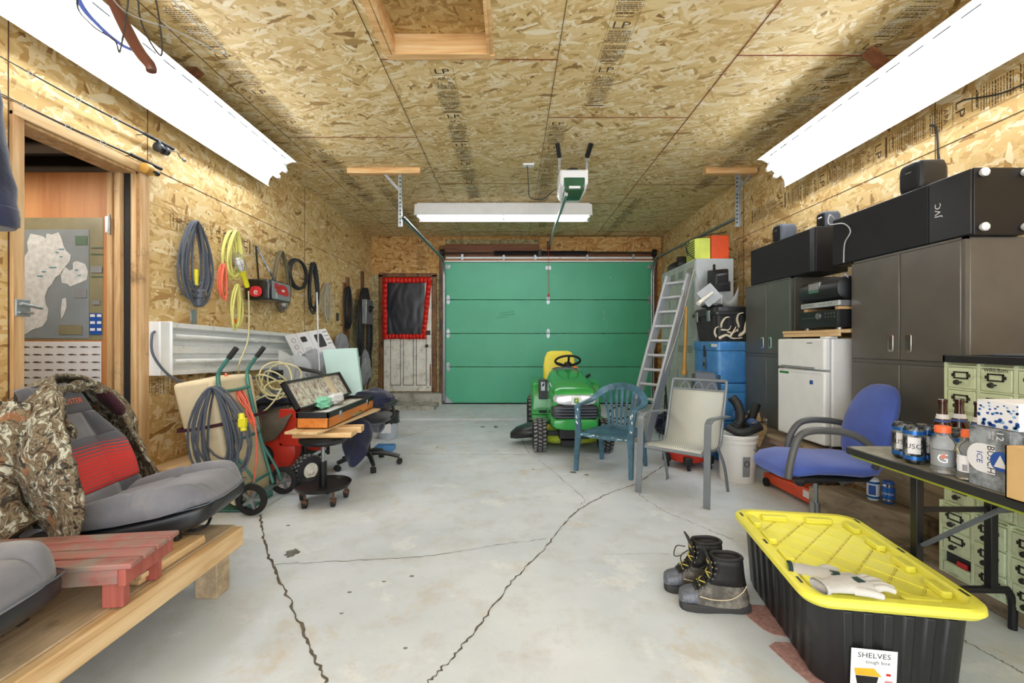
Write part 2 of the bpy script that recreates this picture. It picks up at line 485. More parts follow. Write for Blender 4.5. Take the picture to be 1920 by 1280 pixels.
def camo():
    m, nt, b = newmat('camo'); co = objco(nt)
    p = mapping(nt, co, (.3,.5,.4), (1,1,1))
    d = nz(nt, co, 5, 3)
    w = N(nt, 'ShaderNodeVectorMath', operation='MULTIPLY_ADD'); w.inputs[1].default_value = (.22,.22,.22)
    nt.links.new(d.outputs[1], w.inputs[0]); nt.links.new(p, w.inputs[2]); p = w.outputs[0]
    p1 = mapping(nt, p, (.2,.9,.1), (52, 52, 13))
    n1 = nz(nt, p1, 1, 3, .6, .8)
    out = ramp(nt, n1.outputs[0], [(.30, lin('2c241c')), (.38, lin('5a4a38')), (.46, lin('8a7a60')), (.52, lin('3a3026')), (.58, lin('a9a693')), (.67, lin('c4c4b4')), (.73, lin('6e5c46'))])
    n2 = nz(nt, mapping(nt, p, (.8,.1,.5), (8, 8, 8)), 1, 2)
    out = mix(nt, ramp(nt, n2.outputs[0], [(.63, 0.0), (.66, .8)]), out, lin('8a5c3a'))
    n3 = nz(nt, mapping(nt, p, (1.1,.3,.9), (50, 14, 22)), 1, 3)
    out = mix(nt, ramp(nt, n3.outputs[0], [(.58, 0.0), (.62, .9)]), out, lin('241e18'))
    nt.links.new(out, b.inputs['Base Color']); b.inputs['Roughness'].default_value = .9
    bump(nt, b, nz(nt, co, 25, 3).outputs[0], .4, .01)
camo()
def stripes():   # red lines that thicken towards the middle of the back panel; object z is up
    m, nt, b = newmat('seat_stripe'); co = objco(nt); sep = N(nt, 'ShaderNodeSeparateXYZ'); nt.links.new(co, sep.inputs[0])
    mth = N(nt, 'ShaderNodeMath', operation='MULTIPLY'); nt.links.new(sep.outputs[2], mth.inputs[0]); mth.inputs[1].default_value = 62
    fr = N(nt, 'ShaderNodeMath', operation='FRACT'); nt.links.new(mth.outputs[0], fr.inputs[0])
    env = ramp(nt, sep.outputs[2], [(.13, 0.0), (.18, .55), (.24, .85), (.33, .9), (.38, .55), (.42, 0.0)])
    lt = N(nt, 'ShaderNodeMath', operation='LESS_THAN'); nt.links.new(fr.outputs[0], lt.inputs[0]); nt.links.new(env, lt.inputs[1])
    out = mix(nt, lt.outputs[0], lin('5d5f68'), lin('d43a34'))
    nt.links.new(out, b.inputs['Base Color']); b.inputs['Roughness'].default_value = .9
stripes()
def mesh_fabric():
    m, nt, b = newmat('sling'); co = objco(nt)
    def st(ax, rot):
        p = mapping(nt, co, (0,0,0), (1,1,1)); w = N(nt, 'ShaderNodeTexWave', wave_type='BANDS', bands_direction='X')
        w.inputs['Scale'].default_value = 30; nt.links.new(mapping(nt, p, rot), w.inputs[0]); return w.outputs[1]
    w1 = st(0, (0, .9, 0)); w2 = st(1, (.3, -.8, 0))
    f = mix(nt, 1.0, ramp(nt, w1, [(.1, .35), (.35, 1.0)]), ramp(nt, w2, [(.1, .6), (.3, 1.0)]), 'MULTIPLY')
    out = mix(nt, f, lin('6e706c'), lin('d3d4ca')); nt.links.new(out, b.inputs['Base Color']); b.inputs['Roughness'].default_value = .7
mesh_fabric()
XL, XR, YB, ZC, YN = -2.58, 2.745, 8.363, 3.13, -1.6
def S(name, mat, fn, **k):
    g = G(); fn(g); return g.build(name, mat, kind='structure', **k)
S('floor', 'concrete', lambda g: g.box((XL-.2, YN, -.1), (XR+.2, 6.93, 0)))
# the slab steps up a little and rises towards the big door
S('floor_1', 'concrete', lambda g: g.hexa([V(p) for p in ((XL,6.93,-.1),(XR,6.93,-.1),(XR,YB+.3,-.1),(XL,YB+.3,-.1),(XL,6.96,.02),(XR,6.96,.02),(XR,YB+.3,.085),(XL,YB+.3,.085))]), bev=.01)
# ceiling around the attic hatch
HX0, HX1, HY0, HY1 = -.80, -.145, 2.3, 3.05
def ceil(g):
    g.box((XL-.2, YN, ZC), (HX0, YB+.2, ZC+.12)); g.box((HX1, YN, ZC), (XR+.2, YB+.2, ZC+.12))
    g.box((HX0, YN, ZC), (HX1, HY0, ZC+.12)); g.box((HX0, HY1, ZC), (HX1, YB+.2, ZC+.12))
ceiling = S('ceiling', 'osb_ceiling', ceil)
S('trim_1', 'osb_hatch', lambda g: g.box((HX0-.05, HY0-.05, ZC+.121), (HX1+.05, HY1+.05, ZC+.15)))
def hatch(g):
    g.box((HX0-.045, HY1-.005, ZC-.018), (HX1+.03, HY1+.045, ZC+.0)); g.box((HX0-.05, HY0, ZC-.018), (HX0-.005, HY1-.005, ZC))
    g.box((HX0, HY1-.02, ZC-.018), (HX1, HY1, ZC+.12))
    g.box((HX0+.0, HY0, ZC-.018), (HX0+.02, HY1-.02, ZC+.12)); g.box((HX1-.02, HY0, ZC-.018), (HX1, HY1-.02, ZC+.12))
    g.box((HX1, HY0, ZC-.012), (HX1+.022, HY1, ZC)); g.box((HX0, HY0, ZC-.018), (HX1, HY0+.02, ZC+.12))
S('trim_2', 'pine_x', hatch, bev=.002)
S('trim_3', 'black_rubber', lambda g: (g.ball(((-134+0)*1.93/600-.0, 2.66, ZC+.12), .02, sc=(1,1,.15))))
# left wall with the doorway
DY0, DY1, DZ = 2.39, 3.14, 2.37
def wl(g):
    g.box((XL-.15, YN, -.05), (XL, DY0, ZC)); g.box((XL-.15, DY1, -.05), (XL, YB+.15, ZC)); g.box((XL-.15, DY0, DZ), (XL, DY1, ZC)); g.box((XL-.15, DY0, -.05), (XL, DY1, .3))
wall_left = S('wall_left', 'osb_wall', wl)
wall_right = S('wall_right', 'osb_wall', lambda g: g.box((XR, YN, -.05), (XR+.15, YB+.15, ZC)))
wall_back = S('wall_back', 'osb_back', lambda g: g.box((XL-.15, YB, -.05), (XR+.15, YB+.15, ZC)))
# low concrete footing along the walls
S('baseboard_left', 'curb', lambda g: (g.box((XL, 3.25, 0), (XL+.2, YB, .285)),), bev=.012)
S('baseboard_back', 'curb', lambda g: (g.box((XL+.2, YB-.25, 0.02), (-1.26, YB, .27)), g.box((2.55, YB-.16, .02), (XR, YB, .30)), g.box((XL+.2, 7.6, .0), (-1.3, YB-.25, .12))), bev=.012)
S('baseboard_right', 'curb', lambda g: g.box((XR-.14, 4.6, 0), (XR, YB-.16, .29)), bev=.012)
S('trim_4', 'pine', lambda g: (g.box((XL+.2, 3.2, .06), (XL+.24, 3.75, .27)), g.box((XL, 3.2, .286), (XL+.25, 3.75, .305))), bev=.003)
# doorway lining
def jb(g):
    g.box((XL-.15, DY1-.02, .3), (XL+.0, DY1, DZ)); g.box((XL-.15, DY0, .3), (XL, DY0+.02, DZ)); g.box((XL-.15, DY0, DZ-.02), (XL, DY1, DZ))
    g.box((XL-.0, DY1, 0.31), (XL+.02, DY1+.075, DZ+.02)); g.box((XL, DY0-.055, .0), (XL+.02, DY0, DZ+.02))
    g.box((XL-.12, DY1-.05, .3), (XL-.085, DY1-.02, DZ-.02))
S('trim_5', 'jamb', jb, bev=.003)
S('trim_6', 'pine', lambda g: g.box((XL, DY0-.055, DZ-.005), (XL+.022, DY1+.075, DZ+.06)), bev=.003)
S('trim_7', 'black_rubber', lambda g: g.box((XL-.075, DY1-.028, .3), (XL-.035, DY1-.02, DZ-.02)))
# room beyond the doorway
def rb(g):
    g.box((-5.2, 1.4, .2), (XL-.15, 5.0, .3)); g.box((-5.3, 1.4, .3), (-5.2, 5.0, 2.95)); g.box((-5.2, 4.9, .3), (XL-.15, 5.0, 2.95)); g.box((-5.2, 1.4, .3), (XL-.15, 1.5, 2.95)); g.box((-5.3, 1.4, 2.9), (XL-.15, 5.0, 3.0))
S('wall_annex', 'dark_room', rb)
for i in range(7):
    S('trim_%d' % (20+i), 'joist', lambda g: g.box((-5.2, 2.0+i*.42, 2.72), (XL-.16, 2.05+i*.42, 2.895)))
S('trim_30', 'fir_x', lambda g: g.box((-3.6, 2.52, 2.40), (XL-.16, 2.56, 2.52)))
# door leaf swung into the annex, carrying the map poster and the fish chart
def R2(name, mat, parent, x0, x1, z0, z1, y, t=.002, bev=0, **k):
    g = G(); g.box((x0, y-t, z0), (x1, y, z1)); return g.build(name, mat, parent, bev=bev, **k)
dr = thing('door_1', None, None, (-2.8, 3.14, .31)); dr['kind'] = 'structure'
R2('door_panel', 'plyface', dr, -3.62, -2.775, .31, 2.36, 3.16, .04, .003)
R2('door_edge', 'jamb', dr, -2.775, -2.74, .31, 2.36, 3.165, .05, .003)
g = G(); g.cyl((-2.735, 3.09, 1.93), (-2.735, 3.09, 2.06), .008); g.box((-2.765, 3.092, 1.94), (-2.735, 3.098, 2.05)); g.build('hinge', 'galv', dr)
g = G(); g.cyl((-2.735, 3.09, .75), (-2.735, 3.09, .88), .008); g.box((-2.765, 3.092, .76), (-2.735, 3.098, .87)); g.build('hinge', 'galv', dr)
def P(px, py, y=3.115): return W(px, py, y)
po = thing('map_poster', 'grey map poster with photos pinned on the open plywood door', 'poster', (-3.0, 3.118, 1.2))
def pbox(name, mat, x0, y0, x1, y1, d, par):
    a = W(x0, y1, 3.12-d); b = W(x1, y0, 3.12-d); g = G(); g.box((a.x, 3.12-d-.0006, a.z), (b.x, 3.12-d, b.z)); return g.build(name, mat, par)
pbox('poster_sheet', 'poster_olive', 10, 408, 193, 637, .001, po)
pbox('map_field', 'poster_grey', 10, 430, 167, 634, .003, po)
def land(pts, mat, d):
    g = G(); M = frame((0, 3.12-d, 0), (1,0,0), (0,0,1))
    q = [W(x, y, 3.12-d) for x, y in pts]; g.prism([(p.x, p.z) for p in q], M, 0, .0008); return g.build('land_shape', mat, po)
land([(57,438),(68,440),(78,442),(86,447),(88,437),(97,440),(110,435),(116,448),(120,462),(124,470),(133,478),(131,490),(122,500),(116,512),(104,520),(98,532),(90,540),(84,556),(86,570),(91,580),(88,600),(80,612),(60,618),(50,626),(35,628),(10,630),(10,510),(40,500),(48,478),(53,470),(51,455)], 'map_land', .005)
land([(137,492),(144,489),(160,495),(165,508),(163,524),(150,530),(132,537),(127,532),(116,530),(114,512),(122,500),(130,507),(137,505)], 'map_land', .005)
land([(117,560),(124,558),(125,575),(120,590),(115,598),(114,585)], 'map_land', .005)
for x0, y0, x1, y1, m in ((141,442,163,459,'muted_green'),(139,541,162,558,'print_grey'),(170,499,191,511,'print_grey'),(173,563,187,571,'print_grey'),(110,609,154,627,'poster_olive'),(168,587,191,627,'print_blue')):
    pbox('photo_inset', m, x0, y0, x1, y1, .0065, po)
for k in range(6): pbox('caption_block', 'paper', 169+(k % 2)*13, 589+(k//2)*13, 178+(k % 2)*12, 594+(k//2)*13, .0085, po)
for y in (463, 475, 517): pbox('caption_line', 'muted_green', 170, y, 192, y+2, .0065, po)
rd = random.Random(3)
for x, y, w in ((110,466,10),(104,472,6),(92,500,14),(78,508,8),(70,516,10),(140,505,6),(146,515,6),(112,480,5)):
    pbox('lake', 'map_water', x, y, x+w, y+2.5, .0068, po)
fp = thing('fish_chart', 'white chart printed with rows of small fish below the map', 'poster', (-3.0, 3.118, .9))
gg = G(); a = W(10, 745, 3.119); b = W(190, 640, 3.119); gg.box((a.x, 3.1184, a.z), (b.x, 3.119, b.z)); gg.mi = 1; rf = random.Random(5)
for r in range(7):
    for c in range(8):
        cx, cz = 24+c*22, 650+r*14.3
        a = W(cx, cz, 3.116); w = .026; M = frame(a, (1,0,0), (0,0,1))
        pts = [(-w+2*w*t/8, .0048*math.sin(PI*t/8)**.8*rf.uniform(.8,1.2)) for t in range(9)]+[(w+.008,.006),(w+.004,0),(w+.008,-.006)]+[(w-2*w*t/8, -.0048*math.sin(PI*t/8)**.8) for t in range(1,8)]
        gg.prism(pts, M, 0, .0006)
gg.build('chart_sheet', ['paper', 'ink_brown'], fp)
# strike plate on the door stud
g = G(); a = WX(40, 590, XL+.021)
g.box((XL+.0201, 2.34, 1.33), (XL+.03, 2.41, 1.42)); g.cyl((XL+.04, 2.35, 1.395), (XL+.04, 2.46, 1.38), .009); g.cyl((XL+.035, 2.35, 1.35), (XL+.035, 2.42, 1.35), .007)
g.build('door_latch', 'galv', label='small galvanized slide latch on the stud at the doorway', cat='latch', bev=.002)

# ---- seams and printed stamps on the boards
def seams(name, mat, segs, parent, w=.006):
    g = G()
    for a, b, n in segs:
        a = V(a); b = V(b); n = V(n); g.bar(a+n*.0015, b+n*.0015, w if abs(n.z) else .003, .003 if abs(n.z) else w)
    return g.build(name, mat, parent)
DN = (0,0,-1)
cs = []
for x in (-2.12, -.90, .31, 1.52): cs.append(((x, YN, ZC), (x, YB, ZC), DN))
cs2 = []
for x0, x1, ys in ((.31, 1.52, (1.48, 3.92, 6.36)), (1.52, XR, (.63, 3.07, 5.6, 8.0)), (-.9, .31, (3.115, 5.56, 8.0)), (-2.12, -.9, (1.9, 4.3, 6.7))):
    for y in ys: cs2.append(((x0, y, ZC), (x1, y, ZC), DN))
seams('board_seam', 'seam_dark', [c for c in cs if c[0][0] < 1], ceiling, .004)
seams('board_seam', 'seam_red', cs2+[c for c in cs if c[0][0] > 1], ceiling, .007)
seams('board_seam', 'seam_dark', [((XL, 3.22, 2.4), (XL, 3.22, ZC), (1,0,0)), ((XL, 2.33, 0), (XL, 2.33, ZC), (1,0,0)), ((XL, 5.66, .3), (XL, 5.66, ZC), (1,0,0)), ((XL, 1.5, 2.44), (XL, YB, 2.44), (1,0,0))], wall_left, .004)
seams('board_seam', 'seam_dark', [((XR, 1, 2.44), (XR, YB, 2.44), (-1,0,0)), ((XR, 2.95, .3), (XR, 2.95, ZC), (-1,0,0)), ((XR, 5.39, .3), (XR, 5.39, ZC), (-1,0,0))], wall_right, .004)
def stamp(parent, o, x, y, L, w=.15, seed=1, mat='ink', dens=1.0):
    rnd = random.Random(seed); g = G(); M = frame(o, x, y); t = 0
    def row(a, h, frac=.9):
        u = -w/2+rnd.uniform(0, .01)
        while u < w/2*frac:
            l = rnd.uniform(.008, .03); 
            if rnd.random() < dens: g.face([M@V(p) for p in ((u, a, .0015), (min(u+l, w/2), a, .0015), (min(u+l, w/2), a+h, .0015), (u, a+h, .0015))])
            u += l+rnd.uniform(.002, .006)
    while t < L-.35:
        g.text('LP', .085, M@Matrix.Translation((0, -t-.08, .0015)), sx=1.35); t += .10
        row(-t, .004); t += .015
        if rnd.random() < .7: g.text('APA', .045, M@Matrix.Translation((0, -t-.045, .0015)), sx=1.2); t += .06
        if rnd.random() < .5: g.text('22   09', .04, M@Matrix.Translation((0, -t-.04, .0015)), sx=1.1); t += .055
        for k in range(rnd.randint(4, 7)): row(-t, .007); t += .016
        t += .02
        for k in range(rnd.randint(10, 16)): row(-t, rnd.choice((.004, .006, .008))); t += .0155
        g.tube([M@V(p) for p in ((-.05,-t,.001), (.05,-t,.001), (.05,-t-.035,.001), (-.05,-t-.035,.001))], .0018, 4, loop=True); row(-t-.012, .008, .3)
        t += .055
        if rnd.random() < .5:
            g.face([M@V(p) for p in ((-w/2,-t,.0012),(w/2,-t,.0012),(w/2,-t-.018,.0012),(-w/2,-t-.018,.0012))]); t += .03
    for sgn in (-1, 1): g.face([M@V(p) for p in ((sgn*w/2*1.08,0,.0012),(sgn*w/2*1.08+.002,0,.0012),(sgn*w/2*1.08+.002,-L,.0012),(sgn*w/2*1.08,-L,.0012))])
    return g.build('board_stamp', mat, parent, flat=True)
up = (0,-1,0)
stamp(ceiling, (-.5, 3.2, ZC), (1,0,0), up, 3.1, seed=1)
stamp(ceiling, (.67, 2.2, ZC), (1,0,0), up, 1.65, seed=2, mat='ink_brown')
stamp(ceiling, (.41, 3.98, ZC), (1,0,0), up, 2.2, seed=3, mat='ink_brown')
stamp(ceiling, (2.38, 2.0, ZC), (-1,0,0), (0,1,0), -.0+.4, seed=4) if 0 else None
for k, (x, y, L) in enumerate(((2.36, 1.9, 3.6), (-1.95, 1.9, 4.4), (-1.62, 5.6, 2.2), (1.72, 6.1, 2.0), (.5, 6.6, 1.4))):
    stamp(ceiling, (x, y, ZC), (1,0,0), up, L, .16 if k < 2 else .12, seed=10+k, mat='ink_brown' if k < 2 else 'ink_soft')
stamp(wall_right, (XR, 1.6, 2.62), (0,0,-1), (0,-1,0), 3.4, seed=20, mat='ink_brown')
stamp(wall_right, (XR, 4.2, 2.22), (0,0,-1), (0,-1,0), 2.2, .14, seed=21, mat='ink_soft')
stamp(wall_left, (XL, 5.6, 2.12), (0,0,-1), (0,1,0), 2.35, .13, seed=22, mat='ink_brown', dens=.6)
stamp(wall_left, (XL, 3.7, .88), (0,0,-1), (0,1,0), .5, .12, seed=23, mat='ink_brown')
stamp(wall_back, (-1.67, YB, 3.08), (1,0,0), (0,0,1), .75, .16, seed=24, mat='ink_brown')
g = G(); M = frame((1.72, 3.45, ZC), (1,0,0), up); g.text('MY', .03, M@Matrix.Translation((0,0,.0015))); g.build('board_mark', 'ink', ceiling)

# ---- cracks, stains and leaf litter on the slab
floor = D.objects['floor']
def crack(pts, w, seed):
    rnd = random.Random(seed); P = [FLR(*p) for p in pts]; Q = cat(P, 14); g = G(); a = []; b = []
    for i, p in enumerate(Q):
        t = (Q[min(i+1, len(Q)-1)]-Q[max(i-1, 0)]).normalized(); nn = V((-t.y, t.x, 0))
        p = p+nn*rnd.uniform(-.008, .008); ww = w*rnd.uniform(.25, 1.0)
        a.append(p+nn*ww+V((0,0,.0015))); b.append(p-nn*ww*rnd.uniform(.6, 1)+V((0,0,.0015)))
    for i in range(len(a)-1): g.face([a[i], b[i], b[i+1], a[i+1]])
    return g.build('crack', 'crack', floor, flat=True)
CR = [([(488,965),(492,1000),(510,1060),(545,1130),(580,1210),(612,1280)], .009),
 ([(1190,908),(1130,930),(1070,968),(1020,1030),(960,1090),(900,1170),(850,1230),(800,1280)], .006),
 ([(508,1058),(640,1052),(800,1042),(930,1022),(1025,1010)], .003),
 ([(1250,870),(1190,908)], .006), ([(1258,830),(1253,870),(1250,900)], .004),
 ([(1195,925),(1240,955),(1310,985),(1375,1012)], .003), ([(1010,862),(1090,930),(1088,945)], .003),
 ([(745,850),(870,852),(1000,852),(1100,855)], .005), ([(700,832),(760,818),(830,800),(960,788)], .005),
 ([(1130,1040),(1240,1038),(1350,1040),(1385,1045)], .002), ([(1750,1170),(1850,1225),(1920,1262)], .004),
 ([(985,792),(978,820),(992,850)], .004)]
for i, (p, w) in enumerate(CR): crack(p, w, i)
def blob(px, py, rx, ry, seed, mat, name, n=22, h=.0012, jag=.35, z0=0.0):
    rnd = random.Random(seed); c = FLR(px, py, z0); g = G(); pts = []
    for i in range(n):
        a = 2*PI*i/n; q = 1+rnd.uniform(-jag, jag); pts.append((c.x+rx*q*math.cos(a), c.y+ry*q*math.sin(a)))
    g.prism(pts, Matrix.Identity(4), z0+.0004, z0+h); return g, (name, mat)
for i, (x, y, rx, ry) in enumerate(((548,1036,.035,.045),(505,918,.03,.02),(560,905,.02,.02),(1075,885,.03,.03),(930,800,.04,.06),(640,1150,.008,.006),(905,800,.03,.05),(985,770,.03,.04),(772,1080,.012,.01),(540,985,.012,.01),(1000,880,.012,.01),(820,838,.012,.012),(1100,890,.02,.02),(655,1110,.01,.008),(760,1215,.008,.006),(720,1090,.01,.006))):
    g, (n_, m_) = blob(x, y, rx, ry, i, 'stain', 'stain'); g.build('stain', 'stain', floor)

# ---- back wall: frame, doors, header
S('trim_8', 'brown_z', lambda g: (g.box((-2.44, YB-.05, .27), (-2.36, YB, 2.42)), g.box((-1.46, YB-.05, .27), (-1.38, YB, 2.42)), g.box((-2.44, YB-.05, 2.38), (-1.38, YB, 2.45)), g.box((-1.33, YB-.05, .1), (-1.24, YB, 2.95)), g.box((2.58, YB-.05, .1), (2.66, YB, 2.75))), bev=.004)
S('trim_9', 'insulation', lambda g: (g.box((-2.575, YB-.03, .28), (-2.445, YB, 2.42)), g.box((-1.378, YB-.02, .28), (-1.335, YB, 2.42)), g.box((XL, 7.2, .3), (XL+.015, YB-.05, 1.9))))
S('trim_10', 'brown_z', lambda g: (g.box((XL, 7.75, .29), (XL+.035, 7.84, 2.4)), g.box((XL, 7.05, .29), (XL+.035, 7.14, 2.2)), g.box((XL, 6.93, .29), (XL+.02, 7.05, 2.1))))
S('trim_11', 'brown_x', lambda g: (g.box((-1.22, YB-.06, 2.66), (2.56, YB, 2.83)), g.box((-1.22, YB-.05, 2.83), (.5, YB, 2.98))), bev=.004)
S('trim_12', 'insulation', lambda g: g.box((-1.22, YB-.02, 2.98), (.5, YB, 3.07)))
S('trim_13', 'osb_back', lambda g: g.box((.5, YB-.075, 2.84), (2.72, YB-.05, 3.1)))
S('trim_14', 'fir_x', lambda g: g.box((-1.22, YB-.09, 2.655), (2.56, YB-.06, 2.72)))
d1 = thing('door_3', None, None, (-1.9, YB-.06, .3)); d1['kind'] = 'structure'
x0, x1, z0, z1 = -2.34, -1.47, .29, 2.36
g = G(); g.box((x0, YB-.06, z0), (x1, YB-.03, z1)); g.build('door_slab', 'old_white', d1, bev=.003)
g = G()
for k in range(3):
    a = x0+.13+k*.235; g.mi = 1; g.box((a-.012, YB-.0612, z0+.108), (a+.182, YB-.0605, z0+1.03)); g.mi = 0; g.box((a, YB-.066, z0+.12), (a+.17, YB-.0612, z0+1.02))  # dark backing outlines paint in the shade of the panel grooves
g.build('door_panel', ['old_white', 'drawer_dark'], d1)
g = G(); g.box((x1-.135, YB-.062, z0+.3), (x1-.115, YB-.06, z0+.95)); g.box((x1-.03, YB-.062, z0+.1), (x1-.01, YB-.06, z0+.5)); g.build('bare_wood', 'brown_z', d1)
g = G(); g.cyl((x1-.08, YB-.06, 1.12), (x1-.08, YB-.11, 1.12), .028); g.box((x1-.1, YB-.075, 1.32), (x1-.02, YB-.06, 1.40)); g.build('door_knob', 'old_iron', d1, bev=.002)
ws = thing('window_cover', 'black plastic sheet taped over the window of the white door', 'window cover', (-1.9, YB-.07, 1.28))
g = G()
def shf(u, v):
    x = -2.29+.70*u; z = 1.33+.97*v; return V((x, YB-.075-.012*abs(mnoise.noise(V((u*5, v*2.6, 3))))-.012*math.sin(PI*u)*math.sin(PI*v), z))
g.grid(shf, 34, 40); g.build('plastic_sheet', 'plastic_sheet', ws)
g = G()
def tp(a, b, w, sd):
    a = V(a); b = V(b); rnd = random.Random(sd); n = 12; t = (b-a).normalized(); q = V((-t.z, 0, t.x)); L = []; R = []
    for i in range(n+1):
        p = a+(b-a)*i/n; o = V((0, -rnd.uniform(0, .008), 0)); L.append(p+q*w*rnd.uniform(.42, .55)+o); R.append(p-q*w*rnd.uniform(.42, .55)+o)
    for i in range(n): g.face([L[i], R[i], R[i+1], L[i+1]])
Y = YB-.098
tp((-2.31, Y, 2.36), (-2.31, Y, 1.24), .09, 1); tp((-1.50, Y, 2.33), (-1.61, Y, 1.25), .09, 2); tp((-2.33, Y-.004, 2.31), (-1.47, Y-.004, 2.32), .10, 3); tp((-2.32, Y-.004, 1.29), (-1.56, Y-.004, 1.29), .09, 4)
g.build('red_tape', 'red_tape', ws, solid=.002, label='red tape strips around the edge')
# garage door
gd = thing('door_2', None, None, (.67, YB-.12, .08)); gd['kind'] = 'structure'
gx0, gx1 = -1.215, 2.55; zz = [.085, .74, 1.345, 1.955, 2.635]
for k in range(4):
    g = G(); g.box((gx0, YB-.13, zz[k]+.004), (gx1, YB-.09, zz[k+1]-.004)); g.build('door_section', 'garage_green', gd, bev=.006)
g = G(); g.box((gx0-.01, YB-.135, .06), (gx1+.01, YB-.085, .085)); g.build('weather_strip', 'weather', gd)
g = G(); g.box((gx0-.02, YB-.14, 2.637), (gx1+.02, YB-.09, 2.66)); g.build('top_rail', 'white_paint', gd)
HG = []
for z in (.74, 1.345, 1.955):
    for x in (gx0+.06, .655, gx1-.06): HG.append((x, z))
for x, z in HG:
    g = G(); M = frame((x, YB-.131, z), (1,0,0), (0,0,1))
    g.prism([(0,.09),(.03,.055),(.03,-.055),(0,-.09),(-.03,-.055),(-.03,.055)], M, 0, .006); g.cyl((x-.03, YB-.142, z), (x+.03, YB-.142, z), .012, n=10)
    g.build('hinge', 'galv', gd)
for x, z in ((gx0+.05, 2.55), (gx1-.05, 2.55), (.655, 2.53)):
    g = G(); g.box((x-.05, YB-.139, z-.035), (x+.05, YB-.131, z+.035)); g.cyl((x, YB-.139, z), (x, YB-.16, z), .015); g.build('top_bracket', 'galv', gd, bev=.003)
g = G(); g.prism([(0,0),(.14,0),(0,.16)], frame((gx0, YB-.131, .09), (1,0,0), (0,0,1)), 0, .006); g.build('corner_bracket', 'galv', gd)
g = G()
rr = random.Random(8)
for r, (zz0, n) in enumerate(((1.70, 8), (1.655, 9), (1.61, 7))):
    for k in range(n):
        x = -.24+k*.033+(0.0 if r == 1 else .02)+(-.07 if r == 2 else 0); z = zz0+k*.004
        g.tube([(x, YB-.1325, z), (x+rr.uniform(.0,.012), YB-.1325, z+rr.uniform(.012,.028)), (x+.012+rr.uniform(0,.008), YB-.1325, z+rr.uniform(-.004,.01)), (x+.022, YB-.1325, z+rr.uniform(.0,.02))], .0022, 4)
g.build('handwriting', 'ink', gd)
g = G()
for x, z, dx, dz in ((1.78, 2.34, .006, .03), (1.66, 1.68, .003, .09), (2.28, 1.52, .01, .006), (1.66, 1.6, .003, .05), (.16, 1.02, .01, .004)): g.box((x, YB-.1315, z), (x+dx, YB-.13, z+dz))
g.build('scratch', 'white_paint', gd)

# spring, header rail and tracks
sp = thing('torsion_spring', 'black torsion spring on its shaft above the green garage door', 'spring', (.67, YB-.14, 2.74))
g = G(); g.cyl((-1.22, YB-.14, 2.80), (2.58, YB-.14, 2.80), .013); g.build('shaft', 'old_iron', sp)
for a, b in ((-.32, .48), (.52, 1.36)):
    g = G(); pts = []
    n = 60
    for i in range(n*8+1):
        t = i/(n*8); an = 2*PI*n*t; pts.append((a+(b-a)*t, YB-.14+.034*math.cos(an), 2.80+.034*math.sin(an)))
    g.tube(pts, .0062, 5); g.build('spring_coil', 'black_metal', sp)
g = G(); g.box((.47, YB-.18, 2.74), (.53, YB-.062, 2.86)); g.build('center_bracket', 'old_iron', sp)
for x in (-1.26, 2.57):
    g = G(); g.cyl((x-.03, YB-.14, 2.8), (x+.03, YB-.14, 2.8), .07, n=24); g.build('cable_drum', 'black_metal', sp)
hr = thing('header_rail', 'white metal rail with clips along the top of the garage door', 'rail', (.67, YB-.11, 2.68))
g = G(); g.box((-1.2, YB-.115, 2.70), (2.55, YB-.092, 2.735)); g.build('rail_bar', 'white_paint', hr, bev=.003)
for x in (-.9, -.15, .42, 1.36, 2.2):
    g = G(); g.box((x-.02, YB-.125, 2.68), (x+.02, YB-.115, 2.78)); g.cyl((x, YB-.13, 2.75), (x, YB-.125, 2.75), .008); g.build('clip', 'galv', hr)

def track(name, label, X, yh, zh, zt, xo, post, board):
    t = thing(name, label, 'track', (X, 5.1, zh))
    R = .3; pts = [(X, 5.08, zh)]; ye = YB-.17
    pts += [(X, ye-R, zt)]
    for k in range(1, 9):
        a = PI/2*k/8; pts.append((X, ye-R+R*math.sin(a), zt-R+R*math.cos(a)))
    pts.append((X, ye, .12))
    for dx in (-.02, .02):
        g = G(); g.tube([(p[0]+dx, p[1], p[2]) for p in pts], .009, 6); g.build('track_lip', 'galv', t)
    g = G(); n = len(pts)
    g.rings([[V(p)+V(o) for o in ((-.022, 0.012, 0.012), (.022, .012, .012), (.022, .016, .016), (-.022, .016, .016))] for p in pts]); g.build('track_web', 'steel', t)
    x0, x1 = post
    b = thing(name.replace('track', 'track_hanger'), board[0], 'bracket', (X, 5.1, zh))
    g = G(); g.box((x0, 5.1, zh-.1), (x0+.045, 5.105, ZC-.04)); g.box((x0+.042, 5.06, zh-.1), (x0+.045+.002, 5.1, ZC-.04))
    g.mi = 1
    for k in range(14):
        z = zh-.06+k*.045; g.box((x0+.014, 5.0985, z), (x0+.030, 5.0995, z+.016))
    g.build('angle_iron', ['galv', 'black_metal'], b)
    g = G(); g.bar((board[3], 5.095, ZC-.05), (x0+.02, 5.095, zh+.30), .03, .004, up=(0,1,0)); g.build('brace', 'galv', b)
    g = G(); g.box((board[1], 5.04, ZC-.065), (board[2], 5.13, ZC-.001)); g.build('ceiling_block', 'pine_x', b, bev=.003)
track('door_track', 'galvanized garage door track running down beside the white door', -1.225, 5.1, 2.585, 2.66, 0, (-1.275, 0), ('perforated angle hanger and board holding the door track nearer the coiled cords', -1.83, -1.02, -1.43))
track('door_track', 'galvanized garage door track passing above the lockers', 2.53, 5.1, 2.585, 2.66, 0, (2.50, 0), ('perforated angle hanger and board holding the door track above the lockers', 2.15, 2.72, 2.68))

